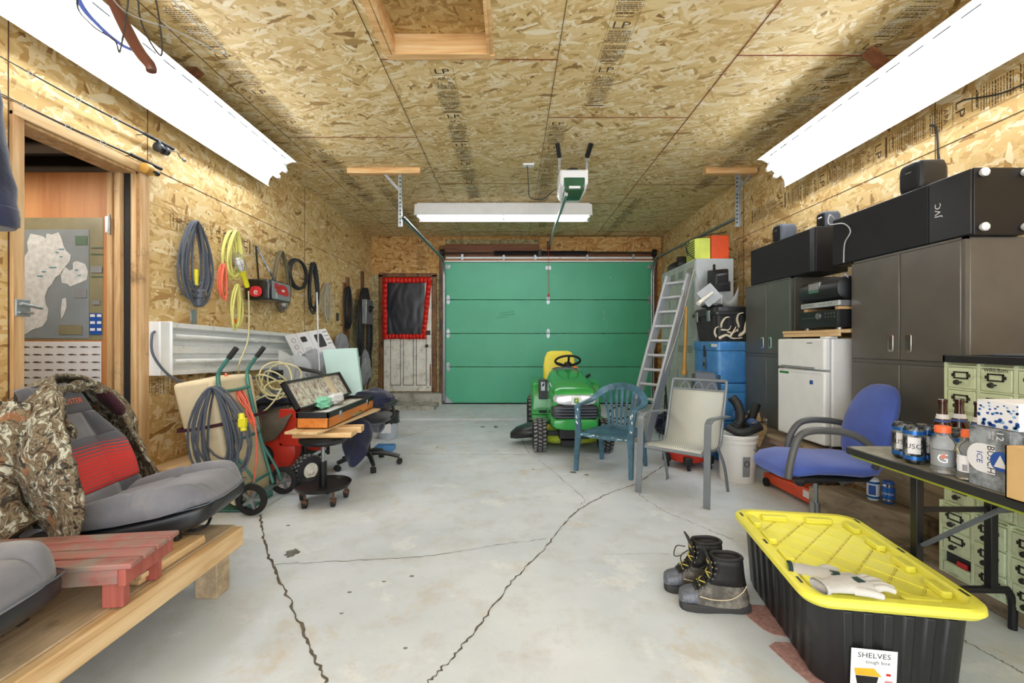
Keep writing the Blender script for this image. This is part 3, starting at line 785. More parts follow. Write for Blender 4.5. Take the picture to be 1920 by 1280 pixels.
# opener
op = thing('garage_door_opener', 'white garage door opener with green lens hung from the ceiling', 'garage door opener', (.60, 4.55, 2.68))
g = G(); yc = 4.46
def sect(y, w, zt, zb, tap): return [V((.605-w, y, zt)), V((.605+w, y, zt)), V((.605+w, y, zb+tap)), V((.605+w*.72, y, zb)), V((.605-w*.72, y, zb)), V((.605-w, y, zb+tap))]
g.rings([sect(4.42, .125, 2.865, 2.715, .03), sect(4.44, .138, 2.875, 2.69, .05), sect(4.60, .142, 2.88, 2.66, .06), sect(4.80, .13, 2.88, 2.66, .06)]); g.build('motor_housing', 'opener_white', op, bev=.012, segs=3)
g = G(); g.rings([sect(4.405, .10, 2.79, 2.668, .05), sect(4.47, .112, 2.79, 2.645, .06), sect(4.66, .115, 2.72, 2.64, .05)]); g.build('light_lens', 'opener_green', op, bev=.008)
g = G(); g.box((.55, 4.385, 2.675), (.66, 4.40, 2.70)); g.build('lens_grip', 'opener_white', op, bev=.004)
g = G(); g.lathe([(.06, 0), (.06, .02), (.03, .03)], (.60, 4.50, 2.875)); g.build('vent_cap', 'black_plastic', op)
for x, z, xo in ((.47, 2.88, -.01), (.74, 2.90, .01)):
    g = G(); g.box((x-.012, 4.5, 2.84), (x+.012, 4.505, 3.02)); g.build('hanger_strap', 'galv', op)
    g = G(); g.bar((x, 4.5, 3.02), (x+xo*3, 4.42, ZC-.005), .035, .035); g.build('hanger_arm', 'black_metal', op)
g = G(); g.bar((.53, 4.45, 2.645), (.665, YB-.1, 2.93), .03, .05); g.build('rail', 'steel', op, bev=.003)
g = G(); g.box((.64, YB-.2, 2.86), (.69, YB-.1, 2.99)); g.build('header_bracket', 'black_metal', op)
g = G(); g.tube([(.655, YB-.2, 2.9), (.655, YB-.2, 2.5), (.657, YB-.21, 2.02)], .004, 5); g.build('release_cord', 'print_red', op)
g = G(); g.cyl((.657, YB-.21, 2.0), (.657, YB-.21, 2.05), .018); g.build('release_handle', 'print_red', op)
g = G(); g.tube([(.49, 4.6, 2.75), (.46, 4.75, 2.79), (.44, 4.9, 2.82), (.34, 5.05, 2.78), (.2, 5.0, 2.78), (.18, 4.96, 2.9), (.17, 4.95, 3.07), (.165, 4.95, ZC-.015)], .005, 6, 5); g.build('power_cord', 'cord_black', op)
g = G(); g.box((.12, 4.92, ZC-.02), (.24, 5.0, ZC-.001)); g.build('ceiling_outlet', 'paper', label='small ceiling outlet the garage door opener plugs into', cat='outlet', bev=.004)
g = G(); g.box((-1.315, YB-.07, 1.43), (-1.245, YB-.045, 1.56)); g.box((-1.30, YB-.075, 1.45), (-1.26, YB-.07, 1.50)); g.build('wall_button', ['black_plastic'], label='black wall button for the garage door beside the white door', cat='switch', bev=.004)

# ---- fluorescent fixtures
def diag_light(name, label, C, u, y0, y1):
    u = V((u[0], 0, u[1])).normalized(); n = V((u.z, 0, -u.x)) 
    if n.z > 0: n = -n
    t = thing(name, label, 'light fixture', (C[0], y0, C[1])); C = V((C[0], 0, C[1]))
    P = lambda a, b, y: C+u*a+n*b+V((0, y, 0))
    prof = [(-.188, .055), (-.180, .03), (-.14, .0), (-.08, -.012), (-.075, .012), (.075, .012), (.08, -.012), (.14, .0), (.180, .03), (.188, .055)]
    g = G(); g.rings([[P(a, b, y) for a, b in prof+[(a, b-.006) for a, b in prof[::-1]]] for y in (y0, y1)]); g.mi = 1; y = y0+.1
    while y < y1-.2:
        a = P(.135, .004, y); b = P(.135, .004, y+.105); g.bar(a, b, .006, .004, up=n); y += .165
    g.build('reflector', ['reflector', 'black_rubber'], t)
    g = G(); g.rings([[P(a, b, y) for a, b in ((-.07,-.06),(.07,-.06),(.07,.0),(-.07,.0))] for y in (y0+.01, y1-.01)]); g.build('housing', 'white_enamel', t)
    for a in (-.048, .048):
        g = G(); g.cyl(P(a, .045, y0+.03), P(a, .045, y1-.05), .019, n=12); g.build('tube', 'tube_on', t)
        for y in (y1-.05, y0+.01):
            g = G(); g.rings([ring(P(a, .035, yy), u, n, .024, .034, 12) for yy in (y, y+.03)]); g.build('lamp_holder', 'white_paint', t)
    for y in (y1-1.38,):
        g = G(); g.bar(P(-.31, -.085, y), P(.31, -.085, y), .09, .02, up=n); g.build('mounting_board', 'brown_x', t)
    return t
diag_light('fluorescent_light', 'long lit fluorescent fixture over the doorway, above the fishing rods', (-2.35, 2.93), (.29, .227), 2.0, 4.62)
diag_light('fluorescent_light', 'long lit fluorescent fixture above the grey cabinets', (2.52, 2.85), (-.258, .238), 1.75, 4.39)
bl = thing('fluorescent_light', 'lit fluorescent fixture across the ceiling before the green garage door', 'light fixture', (-.12, 6.35, 2.95))
g = G(); x0, x1 = -1.34, 1.10
pr = [(6.33, ZC-.03), (6.30, ZC-.10), (6.42, ZC-.20), (6.56, ZC-.16), (6.56, ZC-.03)]
pr = [(6.20, 3.10), (6.20, 3.085), (6.33, 2.985), (6.40, 3.02), (6.50, 3.02), (6.57, 2.985), (6.70, 3.085), (6.70, 3.10)]
pr = [(6.18, 3.035), (6.27, 3.10), (6.60, 3.10), (6.60, 2.95), (6.57, 2.95), (6.50, 3.04), (6.31, 3.04), (6.24, 2.955), (6.20, 2.955)]
g.rings([[V((x, a, b)) for a, b in ((6.22, 2.93), (6.225, 2.93), (6.30, 3.03), (6.50, 3.03), (6.575, 2.93), (6.58, 2.93), (6.56, 3.09), (6.26, 3.09))] for x in (x0, x1)]); g.build('reflector', 'white_enamel', bl)
g = G(); g.box((x0+.02, 6.33, 3.03), (x1-.02, 6.47, ZC-.002)); g.build('housing', 'white_enamel', bl)
for y in (6.34, 6.46):
    for a, b in ((x0+.05, (x0+x1)/2-.01), ((x0+x1)/2+.01, x1-.05)):
        g = G(); g.cyl((a, y, 2.935), (b, y, 2.935), .019, n=12); g.build('tube', 'tube_on', bl)
for x in (x0+.02, (x0+x1)/2-.01, x1-.045):
    g = G(); g.box((x, 6.31, 2.92), (x+.025, 6.49, 3.03)); g.build('lamp_holder', 'white_paint', bl)
Z3 = V((0,0,1)); Y3 = V((0,1,0)); X3 = V((1,0,0))
def hang(name, label, cat_, X, px0, px1, y0, y1, turns, r, mat, seed, jit=.12, thick=.025, part='cable_coil', group=None):
    """a coil hung on the left wall between the given picture extents"""
    a = WX(px0, (y0+y1)/2, X); b = WX(px1, (y0+y1)/2, X); m = WX((px0+px1)/2, y0, X); q = WX((px0+px1)/2, y1, X)
    hw = abs(b.y-a.y)/2; hh = (m.z-q.z)/2; c = V((X, (a.y+b.y)/2, (m.z+q.z)/2))
    t = thing(name, label, cat_, (XL, c.y, q.z))
    if group: t['group'] = group
    g = G(); g.tube(coil(c, Y3, Z3, hw, hh, turns, jit, seed=seed, thick=thick), r, 7); g.build(part, mat, t)
    g = G(); top = c+Z3*(hh-.02); g.tube([(XL, c.y, top.z), (top.x+.02, c.y, top.z-.005), (top.x+.03, c.y, top.z+.02)], .004, 6); g.build('wall_hook', 'old_iron', t)
    return t, c, hw, hh
t, c, hw, hh = hang('extension_cord', 'thick grey extension cord coiled on the wall with a yellow plug', 'cord', XL+.07, 324, 402, 414, 592, 10.5, .0085, 'cord_grey', 4, .27)
g = G(); p = WX(366, 505, XL+.06); g.cyl(p, p+V((0,0,-.13)), .022); g.build('plug_grip', 'yellow_plug', t, label='yellow plug grip')
g = G(); p = WX(372, 545, XL+.06); g.lathe([(.02, 0), (.036, .01), (.036, .07), (.045, .075), (.045, .13), (.03, .14)], p-V((0,0,.13))); g.build('plug_body', 'cord_grey', t)
g = G(); p = WX(362, 593, XL); g.box((XL, p.y-.035, p.z-.06), (XL+.008, p.y+.035, p.z+.055)); g.build('wall_plate', 'galv', label='bare metal plate on the wall under the grey cord coil', cat='wall plate', bev=.002)
t, c, hw, hh = hang('extension_cord', 'tangled yellow extension cord hanging beside the caged work light', 'cord', XL+.08, 410, 462, 432, 545, 8, .0075, 'cord_yellow', 9, .3, .04)
g = G(); g.tube(coil(c+V((.01,.02,-hh-.18)), Y3, Z3, hw*.75, .24, 4.5, .3, seed=12, thick=.03), .0075, 7); g.build('loose_loops', 'cord_yellow', t)
g = G(); g.tube(coil(c+V((.0,-.14,-.25)), Y3, Z3, hw*.5, .2, 4.5, .3, seed=13, thick=.02), .006, 7); g.build('orange_loops', 'cord_orange', t, label='orange cord looped in with the yellow')
g = G(); p = WX(442, 600, XL+.06); g.cyl(p, p+V((.01,-.05,-.03)), .018, .012); g.build('orange_plug', 'print_orange', t)
def worklight(name, label, p, ang, mats, s=1.0, up=False):
    t = thing(name, label, 'work light', p)
    d = V((0, math.sin(ang), math.cos(ang)))*(1 if up else -1); x = X3; y = d.cross(x)
    A = lambda q, dd: V(p)+d*dd*s
    g = G(); g.lathe([(.018*s, 0), (.022*s, .02*s), (.02*s, .11*s), (.026*s, .12*s), (.026*s, .15*s)], p, axis=d); g.build('handle', mats[0], t)
    for k in range(8):
        a = 2*PI*k/8; q = x*math.cos(a)+y*math.sin(a)
        g = G(); g.tube([V(p)+d*(.14*s)+q*.025*s, V(p)+d*.17*s+q*.045*s, V(p)+d*.27*s+q*.045*s, V(p)+d*.31*s+q*.02*s], .002, 5, 4); g.build('cage_wire', 'steel', t)
    for dd, r in ((.17, .046), (.22, .048), (.27, .046), (.31, .02)):
        g = G(); g.tube(ring(V(p)+d*dd*s, x, y, r*s, r*s, 16), .002, 5, loop=True); g.build('cage_ring', 'steel', t)
    g = G(); g.lathe([(.012*s, .14*s), (.016*s, .17*s), (.03*s, .20*s), (.032*s, .235*s), (.02*s, .262*s), (.004, .268*s)], p, axis=d); g.build('bulb', 'opener_white', t)
    g = G(); g.lathe([(.03*s, .14*s), (.045*s, .16*s), (.046*s, .26*s)], p, axis=d, cap=False); g.build('reflector_shell', mats[1], t) if mats[1] else None
    return t, V(p), d
worklight('work_light', 'yellow handled caged work light hanging over the yellow cord', WX(464, 538, XL+.14), -.55, ('yellow_plug', None), 1.05, True)
g = G(); q = WX(466, 545, XL+.1); g.tube([q, WX(467, 600, XL+.1), WX(464, 640, XL+.12), WX(452, 672, XL+.16), WX(447, 690, XL+.14), WX(450, 712, XL+.1)], .0065, 6, 6); g.build('light_cord', 'cord_cream', label='cream cord trailing down from the caged work light', cat='cord')
# lunch bag
lb_ = thing('lunch_bag', 'small black cooler bag printed with red cars, hung by its strap', 'bag', (XL+.1, 4.4, 1.55))
a = WX(466, 575, XL+.02); 
y0, y1 = 4.34, 4.79
def bagsec(x, s): return [V((x, 4.57-.20*s, 1.60)), V((x, 4.57+.20*s, 1.60)), V((x, 4.57+.215*s, 1.80)), V((x, 4.57-.215*s, 1.80))]
g = G(); g.rings([bagsec(XL+.01, .96), bagsec(XL+.03, 1), bagsec(XL+.24, 1), bagsec(XL+.26, .96)]); g.build('bag_body', 'bag_black', lb_, bev=.015)
g = G(); M = frame((XL+.2625, 4.57, 1.70), (0,1,0), (0,0,1))
g.prism(rrect(.36, .17, .02), M, 0, .002); g.build('front_panel', 'poster_grey', lb_)
g = G(); g.prism([(.11*math.cos(k/9*PI)*.95+.02, .02+.05*math.sin(k/9*PI)) for k in range(10)]+[(-.1,-.0),(-.09,-.03),(.13,-.04),(.15,-.01)], M, .003, .0045); g.prism(rrect(.07,.06,.02), M@Matrix.Translation((-.1,.045,0)), .003, .0045); g.build('red_print', 'print_red', lb_, label='red car print')
g = G(); g.text('8', .085, M@Matrix.Translation((-.1,-.075,.005))); g.prism(rrect(.06,.02,.008), M@Matrix.Translation((.03,.01,0)), .005, .006); g.build('number_print', 'paper', lb_, label='white number eight')
g = G(); M2 = frame((XL+.13, y0+.012, 1.68), (1,0,0), (0,0,1)); g.prism(rrect(.12, .1, .045), M2, 0, .003); g.build('side_patch', 'print_red', lb_)
g = G(); g.text('e', .09, M2@Matrix.Translation((0,-.03,.004))); g.build('side_letter', 'paper', lb_)
hk = WX(478, 461, XL+.02)
for yy, s_ in ((4.40, 1), (4.74, -1)):
    g = G(); g.bar((XL+.13, yy, 1.79), (XL+.03, hk.y, hk.z), .03, .004, up=(1,0,0)); g.build('strap', 'bag_black', lb_)
t, c, hw, hh = hang('coiled_cord', 'brown cord of a small caged work light coiled on a hook', 'cord', XL+.06, 506, 546, 470, 590, 11, .0065, 'cord_brown', 21, .1)
worklight('work_light', 'small caged work light hanging head down on the brown cord', WX(532, 530, XL+.13), 0, ('cord_cream', None), .95)
t = thing('air_hose', 'tight round coil of black hose beside the brown cord', 'hose', (XL, 5.3, 1.6)); p = WX(557, 514, XL+.06); a = WX(540, 514, XL+.06); b = WX(575, 514, XL+.06); q = WX(557, 486, XL+.06)
for k in range(6):
    g = G(); rr_ = abs(b.y-a.y)/2*(1-.03*k); hh_ = (q.z-p.z)*(1-.02*k)
    g.tube([p+V((.012*(k % 3), rr_*math.cos(w), hh_*math.sin(w))) for w in [2*PI*i/30 for i in range(30)]], .011, 7, loop=True); g.build('hose_loop', 'cord_black', t)
hang('extension_cord', 'black cord hanging in long narrow loops right of the round hose coil', 'cord', XL+.06, 571, 601, 492, 598, 5.5, .010, 'cord_black', 31, .16)
hang('speaker_wire', 'thin silvery wire coil hanging over the white cardboard', 'cord', XL+.05, 603, 625, 530, 612, 9, .0045, 'cord_silver', 32, .25)
hang('extension_cord', 'dark brown cord bundle hanging beside the wall outlet', 'cord', XL+.07, 644, 661, 537, 622, 7, .008, 'cord_black', 33, .2)
t, c, hw, hh = hang('welding_cable', 'heavy black cable bundle with a grey breaker box near the white door', 'cable', XL+.14, 667, 699, 540, 700, 9, .014, 'cord_black', 34, .22, .05)
g = G(); p = WX(688, 585, XL+.2); g.box((p.x-.03, p.y-.17, p.z-.2), (p.x+.05, p.y+.17, p.z+.2)); g.build('breaker_box', 'steel', t, bev=.01)
g = G(); g.cyl(p+V((.05,0,.05)), p+V((.07,0,.05)), .06); g.bar(p+V((.08,-.07,.03)), p+V((.08,.07,.09)), .03, .02); g.build('box_knob', 'black_plastic', t)
g = G(); g.tube([WX(690, 640, XL+.15), WX(697, 690, XL+.2), WX(688, 730, XL+.25), WX(692, 760, XL+.2), WX(686, 790, XL+.1)], .012, 6, 6); g.tube([WX(680, 640, XL+.15), WX(676, 700, XL+.2), WX(684, 740, XL+.22), WX(680, 780, XL+.1)], .012, 6, 6); g.build('cable_tail', 'cord_black', t)
g = G(); p = WX(632, 594, XL); g.box((XL, p.y-.04, p.z-.06), (XL+.012, p.y+.04, p.z+.06)); g.build('wall_outlet', 'drawer_dark', label='dark wall outlet between the cord bundles', cat='outlet', bev=.003)

# fixture standing against the wall (unlit)
fx = thing('unlit_fluorescent_fixture', 'unlit white fluorescent fixture mounted low on the wall beneath the cords', 'light fixture', (XL, 4.2, .93))
y0, y1 = 3.30, 5.5
def zt(y): return 1.335-(y-y0)*.028
def fxr(y, pr): return [V((XL+a, y, .955+b+(zt(y)-1.335))) for a, b in pr]
pr = [(.0, 0), (.10, 0), (.10, .03), (.035, .06), (.03, .155), (.06, .16), (.06, .215), (.03, .22), (.035, .33), (.10, .35), (.10, .385), (0, .385)]
g = G(); g.rings([fxr(y0+.012, pr), fxr(y1, pr)]); g.build('reflector', 'white_paint', fx, bev=.002)
g = G(); g.rings([fxr(y0-.0, [(0,-.005),(.115,-.005),(.115,.39),(0,.39)]), fxr(y0+.0125, [(0,-.005),(.115,-.005),(.115,.39),(0,.39)])]); g.rings([fxr(y0, [(.0,0),(.1,0),(.1,.385),(0,.385)]), fxr(y0-.09, [(.0,0),(.1,0),(.1,.385),(0,.385)])]); g.build('end_plate', 'white_enamel', fx, bev=.004)
for dz in (.10, .285):
    for a, b in ((y0+.05, 4.38), (4.43, y1-.05)):
        g = G(); g.cyl(V((XL+.09, a, .955+dz+zt(a)-1.335)), V((XL+.09, b, .955+dz+zt(b)-1.335)), .019, n=12); g.build('tube', 'tube_off', fx)
    g = G(); g.box((XL+.04, 4.38, .94+dz-.03), (XL+.105, 4.43, .94+dz+.01)); g.build('lamp_holder', 'white_paint', fx)
g = G(); g.tube([(XL+.06, y0-.09, 1.27), (XL+.08, y0-.14, 1.24), (XL+.1, y0-.15, 1.1), (XL+.16, y0-.05, .94), (XL+.25, y0+.15, .86), (XL+.3, y0+.6, .88), (XL+.3, y0+.95, .87)], .0085, 7, 6); g.build('power_cord', 'cord_grey', fx)

# fishing rods on the wall above the doorway
def rod(label, p0, p1, reel, mat, rl):
    t = thing('fishing_rod', label, 'fishing rod', (p1.x, p1.y, p1.z))
    g = G(); g.tube([p0, p0.lerp(p1, .5)+V((0,0,-.01)), p1], .006, 7, 8, rr=lambda q: .002+.0055*q); g.build('blank', mat, t)
    d = (p1-p0).normalized()
    g = G(); g.cyl(p1-d*.02, p1+d*.24, .012, .013); g.build('grip', 'cord_black' if rl != 'gold' else 'black_plastic', t)
    for k, f in enumerate((.25, .5, .74)):
        p = p0.lerp(p1, f); g = G(); g.tube(ring(p+V((.015,0,-.02)), Y3, Z3, .012+.004*k, .012+.004*k, 12), .0018, 5, loop=True); g.cyl(p, p+V((.01,0,-.012)), .0015); g.build('line_guide', 'steel', t)
    g = G(); f = .97; g.cyl((XL, p0.lerp(p1, f).y, p0.lerp(p1, f).z-.012), (XL+.065, p0.lerp(p1, f).y, p0.lerp(p1, f).z-.010), .003, n=6); g.build('wall_peg', 'old_iron', t)
    c = p1+d*.09+V((.03,0,-.06))
    if rl == 'gold':
        g = G(); g.lathe([(.01,-.05),(.035,-.04),(.04,0),(.03,.035),(.02,.04)], c, axis=d); g.build('reel_body', 'bat_wood', t, bev=.002, label='gold reel')
        g = G(); g.cyl(c+d*.04, c+d*.08, .025, .02); g.cyl(c, c+V((.05,0,-.02)), .008); g.build('reel_spool', 'black_plastic', t)
    else:
        g = G(); g.lathe([(.02,-.05),(.034,-.04),(.034,-.02),(.022,-.015),(.022,.015),(.034,.02),(.03,.05)], c, axis=d); g.cyl(c, c+V((-.02,0,.06)), .008); g.build('reel_body', 'black_plastic', t)
        g = G(); g.tube([c+V((.03,.02,0)), c+V((.09,.03,-.01)), c+V((.09,.06,-.04)), c+V((.09,.09,-.04))], .005, 6); g.ball(c+V((.09,.1,-.04)), .014); g.build('reel_crank', 'steel', t)
rod('dark fishing rod with a gold reel lying along the doorway header', WX(-60, 145, XL+.05), WX(250, 292, XL+.05), 0, 'cord_black', 'gold')
rod('fishing rod with a black spinning reel, mounted above the gold reel rod', WX(-60, 72, XL+.05), WX(276, 253, XL+.05), 0, 'cord_black', 'spin')
for y in (2.45, 3.05):
    pass

# navy garment at the left edge
gm = thing('dark_jacket', 'navy jacket sleeve hanging on the near side of the doorway', 'jacket', (XL+.2, 2.1, 1.7))
g = G(); n = 18; R_ = []
for i in range(n+1):
    t_ = i/n; z = 2.36-.64*t_; c = V((-2.40+.055*t_, 2.02, z)); a = .08+.045*t_; b = .09
    R_.append([p+mnoise.noise_vector(p*9)*.018 for p in ring(c, X3, Y3, a, b, 26)])
R_.append(ring(V((-2.345, 2.02, 1.715)), X3, Y3, .10, .08, 26))
g.rings(R_); g.build('sleeve', 'navy_cloth', gm)
g = G(); g.rings([ring(V((-2.35, 2.02, z)), X3, Y3, a, .095, 26) for z, a in ((1.80, .122), (1.79, .13), (1.725, .13), (1.71, .11))]); g.build('cuff', 'navy_cloth', gm)
g = G(); g.box((XL, 1.95, 2.44), (XL+.02, 2.09, 2.6)); g.bar((XL, 2.02, 2.52), (-2.36, 2.02, 2.52), .03, .03); g.cyl((-2.40, 2.02, 2.34), (-2.40, 2.02, 2.51), .02); g.build('peg', 'pine_x', gm)

# hangers hanging from a cord under the ceiling
hl = thing('clothes_line', 'cord strung under the ceiling holding the hangers', 'cord', (-1.3, 1.5, 2.72))
g = G(); g.tube([(-2.58, 1.45, 2.75), (-1.6, 1.5, 2.70), (-.7, 1.55, 2.75), (-.3, 1.55, 3.13)], .004, 6, 6); g.build('line', 'cord_black', hl)
def hanger(name, label, top, pts, r, mat, parts=('frame',), flat=1):
    t = thing(name, label, 'hanger', top)
    g = G(); g.tube([W(*p) for p in pts], r, 8, 8, flat=flat); g.build('frame', mat, t)
    g = G(); p = W(*pts[0]); g.tube([p, V((top[0], top[1], top[2]-.04)), V((top[0]+.015, top[1], top[2])), V((top[0], top[1]+.01, top[2]+.012)), V((top[0]-.012, top[1], top[2]))], .0022, 6, 5); g.build('hook', 'old_iron', t)
y = 1.5
hanger('wire_hanger', 'black wire hanger, its corner dangling lowest over the light', (-1.30, y, 2.71), [(262,-95,y),(262,30,y+.02),(301,104,y),(299,40,y),(283,-40,y),(262,-95,y)], .0026, 'old_iron')
hanger('wire_hanger', 'pale wire hanger spread wide toward the ceiling stamps', (-1.22, y+.05, 2.71), [(262,-90,y),(318,-5,y),(423,99,y),(330,58,y),(230,18,y),(190,-60,y),(262,-90,y)], .0026, 'galv')
hanger('wire_hanger', 'dark wire hanger crossing in front of the brown plastic one', (-1.42, y-.03, 2.71), [(190,-90,y),(145,0,y),(170,45,y),(214,75,y),(226,92,y),(240,-40,y),(190,-90,y)], .0026, 'old_iron')
hb = thing('plastic_hanger', 'thick reddish brown plastic hanger in front of the light', 'hanger', (-1.36, 1.56, 2.72))
g = G(); g.tube([W(190,-60,1.55), W(215,8,1.55), W(240,60,1.55), W(262,98,1.54), W(281,122,1.53), W(284,134,1.53)], .012, 10, 8, rr=lambda q: .02-.008*abs(q-.4)); g.build('arm', 'brown_plastic', hb)
g = G(); g.tube([W(190,-60,1.55), W(205,-95,1.55), V((-1.36,1.53,2.70))], .004, 6, 4); g.build('hook', 'old_iron', hb)
hc = thing('plastic_hanger', 'slim navy plastic hanger left of the brown one', 'hanger', (-1.5, 1.6, 2.72))
g = G(); g.tube([W(120,-80,1.58), W(150,5,1.58), W(185,48,1.58), W(225,82,1.58), W(258,100,1.57), W(282,128,1.56)], .008, 8, 8, flat=.5); g.build('arm', 'fabric_blue', hc)
g = G(); g.tube([W(120,-80,1.58), W(128,-100,1.58), V((-1.5,1.52,2.70))], .004, 6, 4); g.build('hook', 'old_iron', hc)
# ---- platform made of planks on a post
pf = thing('seat_platform', 'low wooden platform of planks on posts carrying the car seats', 'platform', (-1.75, 1.3, 0))
g = G(); g.box((-1.345, -.3, .215), (-1.305, 2.21, .305)); g.build('front_beam', 'pine', pf, bev=.004)
g = G(); g.box((-2.25, -.3, .215), (-2.21, 2.21, .305)); g.build('rear_beam', 'pine', pf, bev=.004)
for k, x0 in enumerate((-2.25, -1.95, -1.65)):
    g = G(); g.box((x0, -.3, .287), (x0+.295, 2.215, .31)) if k < 2 else g.box((x0, -.3, .287), (-1.346, 2.215, .31)); g.build('deck_plank', 'deck', pf, bev=.003)
for x in (-1.48, -2.2):
    for y in (2.12, .6):
        g = G(); g.box((x, y-.0, 0), (x+.105, y+.1, .214)); g.build('post', 'deck', pf, bev=.006)
for i, (x0, y0, x1, y1, z, lab) in enumerate(((-1.56, 1.66, -1.36, 2.02, .311, 'small plywood offcut lying on the platform deck'), (-1.47, 1.66, -1.35, 2.0, .331, 'narrow pine offcut stacked on the plywood'))):
    g = G(); g.box((x0, y0, z), (x1, y1, z+.019)); g.build('board_offcut', 'pine', label=lab, cat='board', bev=.002)

# ---- car seats
def seat(label, dy, full=True):
    c = V((-1.5, 2.12+dy, .312)); t = thing('car_seat', label, 'car seat', tuple(c)); y0 = 2.12+dy
    hw = .27
    # black side shell
    g = G()
    def prof(x):     # bottom and top of the cushion at x
        return
    secs = []; SH = ((-1.90, .37, .43, .235), (-1.84, .345, .43, .258), (-1.7, .33, .435, .268), (-1.55, .335, .45, .27), (-1.42, .35, .472, .26), (-1.32, .375, .488, .236), (-1.25, .41, .498, .208), (-1.225, .44, .50, .18))
    for x, zb, zt_, w in SH:
        secs.append(ring(V((x, y0, (zb+zt_)/2)), Y3, Z3, w, (zt_-zb)/2, 28, 5))
    g.rings(secs); g.build('side_shell', 'black_plastic', t, sub=1)
    # cushion with raised bolsters
    g = G()
    def cush(u, v):
        x = -1.88+.665*u; a = -1+2*v
        zt_ = .432+.088*u+.055*math.sin(min(1, u*1.25)*PI*.5)
        bol = .035*math.exp(-((abs(a)-.78)/.17)**2)*(math.sin(PI*min(1, u*1.02))**.5 if u < .98 else 0)
        edge = max(0, 1-((1-abs(a))/.16))
        xs = min(max(x, -1.90), -1.2251); st_ = next((p[2]+(q_[2]-p[2])*(xs-p[0])/(q_[0]-p[0]) for p, q_ in zip(SH, SH[1:]) if p[0] <= xs <= q_[0]), .52)
        z = zt_+bol
        if u > .75: q = (u-.75)/.25; z -= .06*q**3.5*(1-.75*abs(a)**3); x -= .05*q*abs(a)**4
        if .52 < u < .56: z -= .008
        if abs(abs(a)-.56) < .03: z -= .008
        k_ = max(edge**2.2, max(0, (u-.86)/.14)**2.2); z = z*(1-k_)+(st_-.004)*k_
        w = hw*(1-.30*max(0, (u-.68)/.32)**2)
        return V((x, y0+w*a, z))
    g.grid(cush, 40, 44)
    g.build('cushion', 'seat_grey', t, solid=.014)
    g = G(); g.tube([(-1.86, y0-.266, .432), (-1.7, y0-.273, .436), (-1.55, y0-.274, .450), (-1.42, y0-.264, .470), (-1.32, y0-.24, .486), (-1.25, y0-.212, .496), (-1.222, y0-.17, .500), (-1.214, y0, .502), (-1.222, y0+.17, .500), (-1.28, y0+.225, .492)], .0028, 6, 6); g.build('piping', 'cord_grey', t)
    # rails
    for s in (-1, 1):
        g = G(); g.box((-1.80, y0+s*.19-.018, .345), (-1.34, y0+s*.19+.018, .375)); g.build('slide_rail', 'old_iron', t, bev=.003)
        for x in (-1.42, -1.76):
            g = G(); g.cyl((x, y0+s*.19, .31), (x, y0+s*.19, .35), .02); g.build('mount_bolt', 'rust', t)
    g = G(); g.tube([(-1.36, y0-.16, .38), (-1.30, y0-.16, .375), (-1.28, y0-.1, .37), (-1.30, y0-.02, .375)], .007, 6, 5); g.build('adjust_lever', 'black_metal', t)
    # backrest: reclined panel
    P0 = V((-1.80, y0, .40)); up_ = V((-.34, 0, .94)).normalized(); fw = V((.94, 0, .34)).normalized()
    L = .63
    def wd(q): return .265*(1-.08*q) if q < .5 else .265*(.96-.50*((q-.5)/.5)**.75)
    def back(u, v):
        q = u; a = -1+2*v; w = wd(q)*(1-.10*max(0, (q-.93)/.07)**2)
        bol = .05*math.exp(-((abs(a)-.82)/.22)**2)*math.sin(PI*min(1, q*1.25+.05)) if q < .8 else 0
        th = .05+bol-.04*max(0, (abs(a)-.88)/.12)**2-.03*max(0, (q-.92)/.08)**2
        if abs(abs(a)-.5) < .035 and q < .76: th -= .008
        for s_ in (.17, .52, .76):
            if abs(q-s_) < .012: th -= .006
        return P0+up_*(L*q)+fw*th+V((0, w*a, 0))
    for nm, mt, rng in (('lower_back_panel', 'seat_grey', (0, .17)), ('striped_back_panel', 'seat_stripe', (.17, .56)), ('upper_back_panel', 'seat_grey', (.56, .76)), ('headrest', 'seat_dark', (.76, 1.0))):
        g = G(); g.grid(lambda u, v: back(rng[0]+(rng[1]-rng[0])*u, v), 14, 34); 
        if mt == 'seat_grey':
            for i_, f_ in enumerate(g.bm.faces): f_.material_index = 1 if abs((i_ % 34+.5)/17-1) > .53 else 0
        g.build(nm, [mt, 'seat_dark'], t, solid=.012)
    g = G(); secs = []
    for q in [i/12 for i in range(13)]:
        w = wd(q)*(1-.10*max(0, (q-.93)/.07)**2); secs.append(ring(P0+up_*(L*q)-fw*.0, Y3, fw, w*.985, .046-.01*q, 24, 4))
    g.rings(secs); g.build('back_shell', 'black_plastic', t)
    g = G(); M = frame(P0+up_*(L*.83)+fw*.0605, (0,-1,0) if 0 else (0,1,0), up_); g.text('DUSTER', .036, M@Matrix.Translation((.045,0,0)), sx=.95); g.build('stitched_lettering', 'print_orange', t)
    g = G()
    for s in (-1, 1): g.cyl((-1.80, y0+s*.262, .40), (-1.80, y0+s*.285, .40), .045)
    g.build('recliner_cap', 'black_plastic', t)
    t.location.x -= .11; t.rotation_euler.z = math.radians(8)
    return t
seat('grey car seat with red striped back, camouflage jacket draped over it', 0)
seat('grey car seat nearest the camera, only its cushion front showing', -.95)

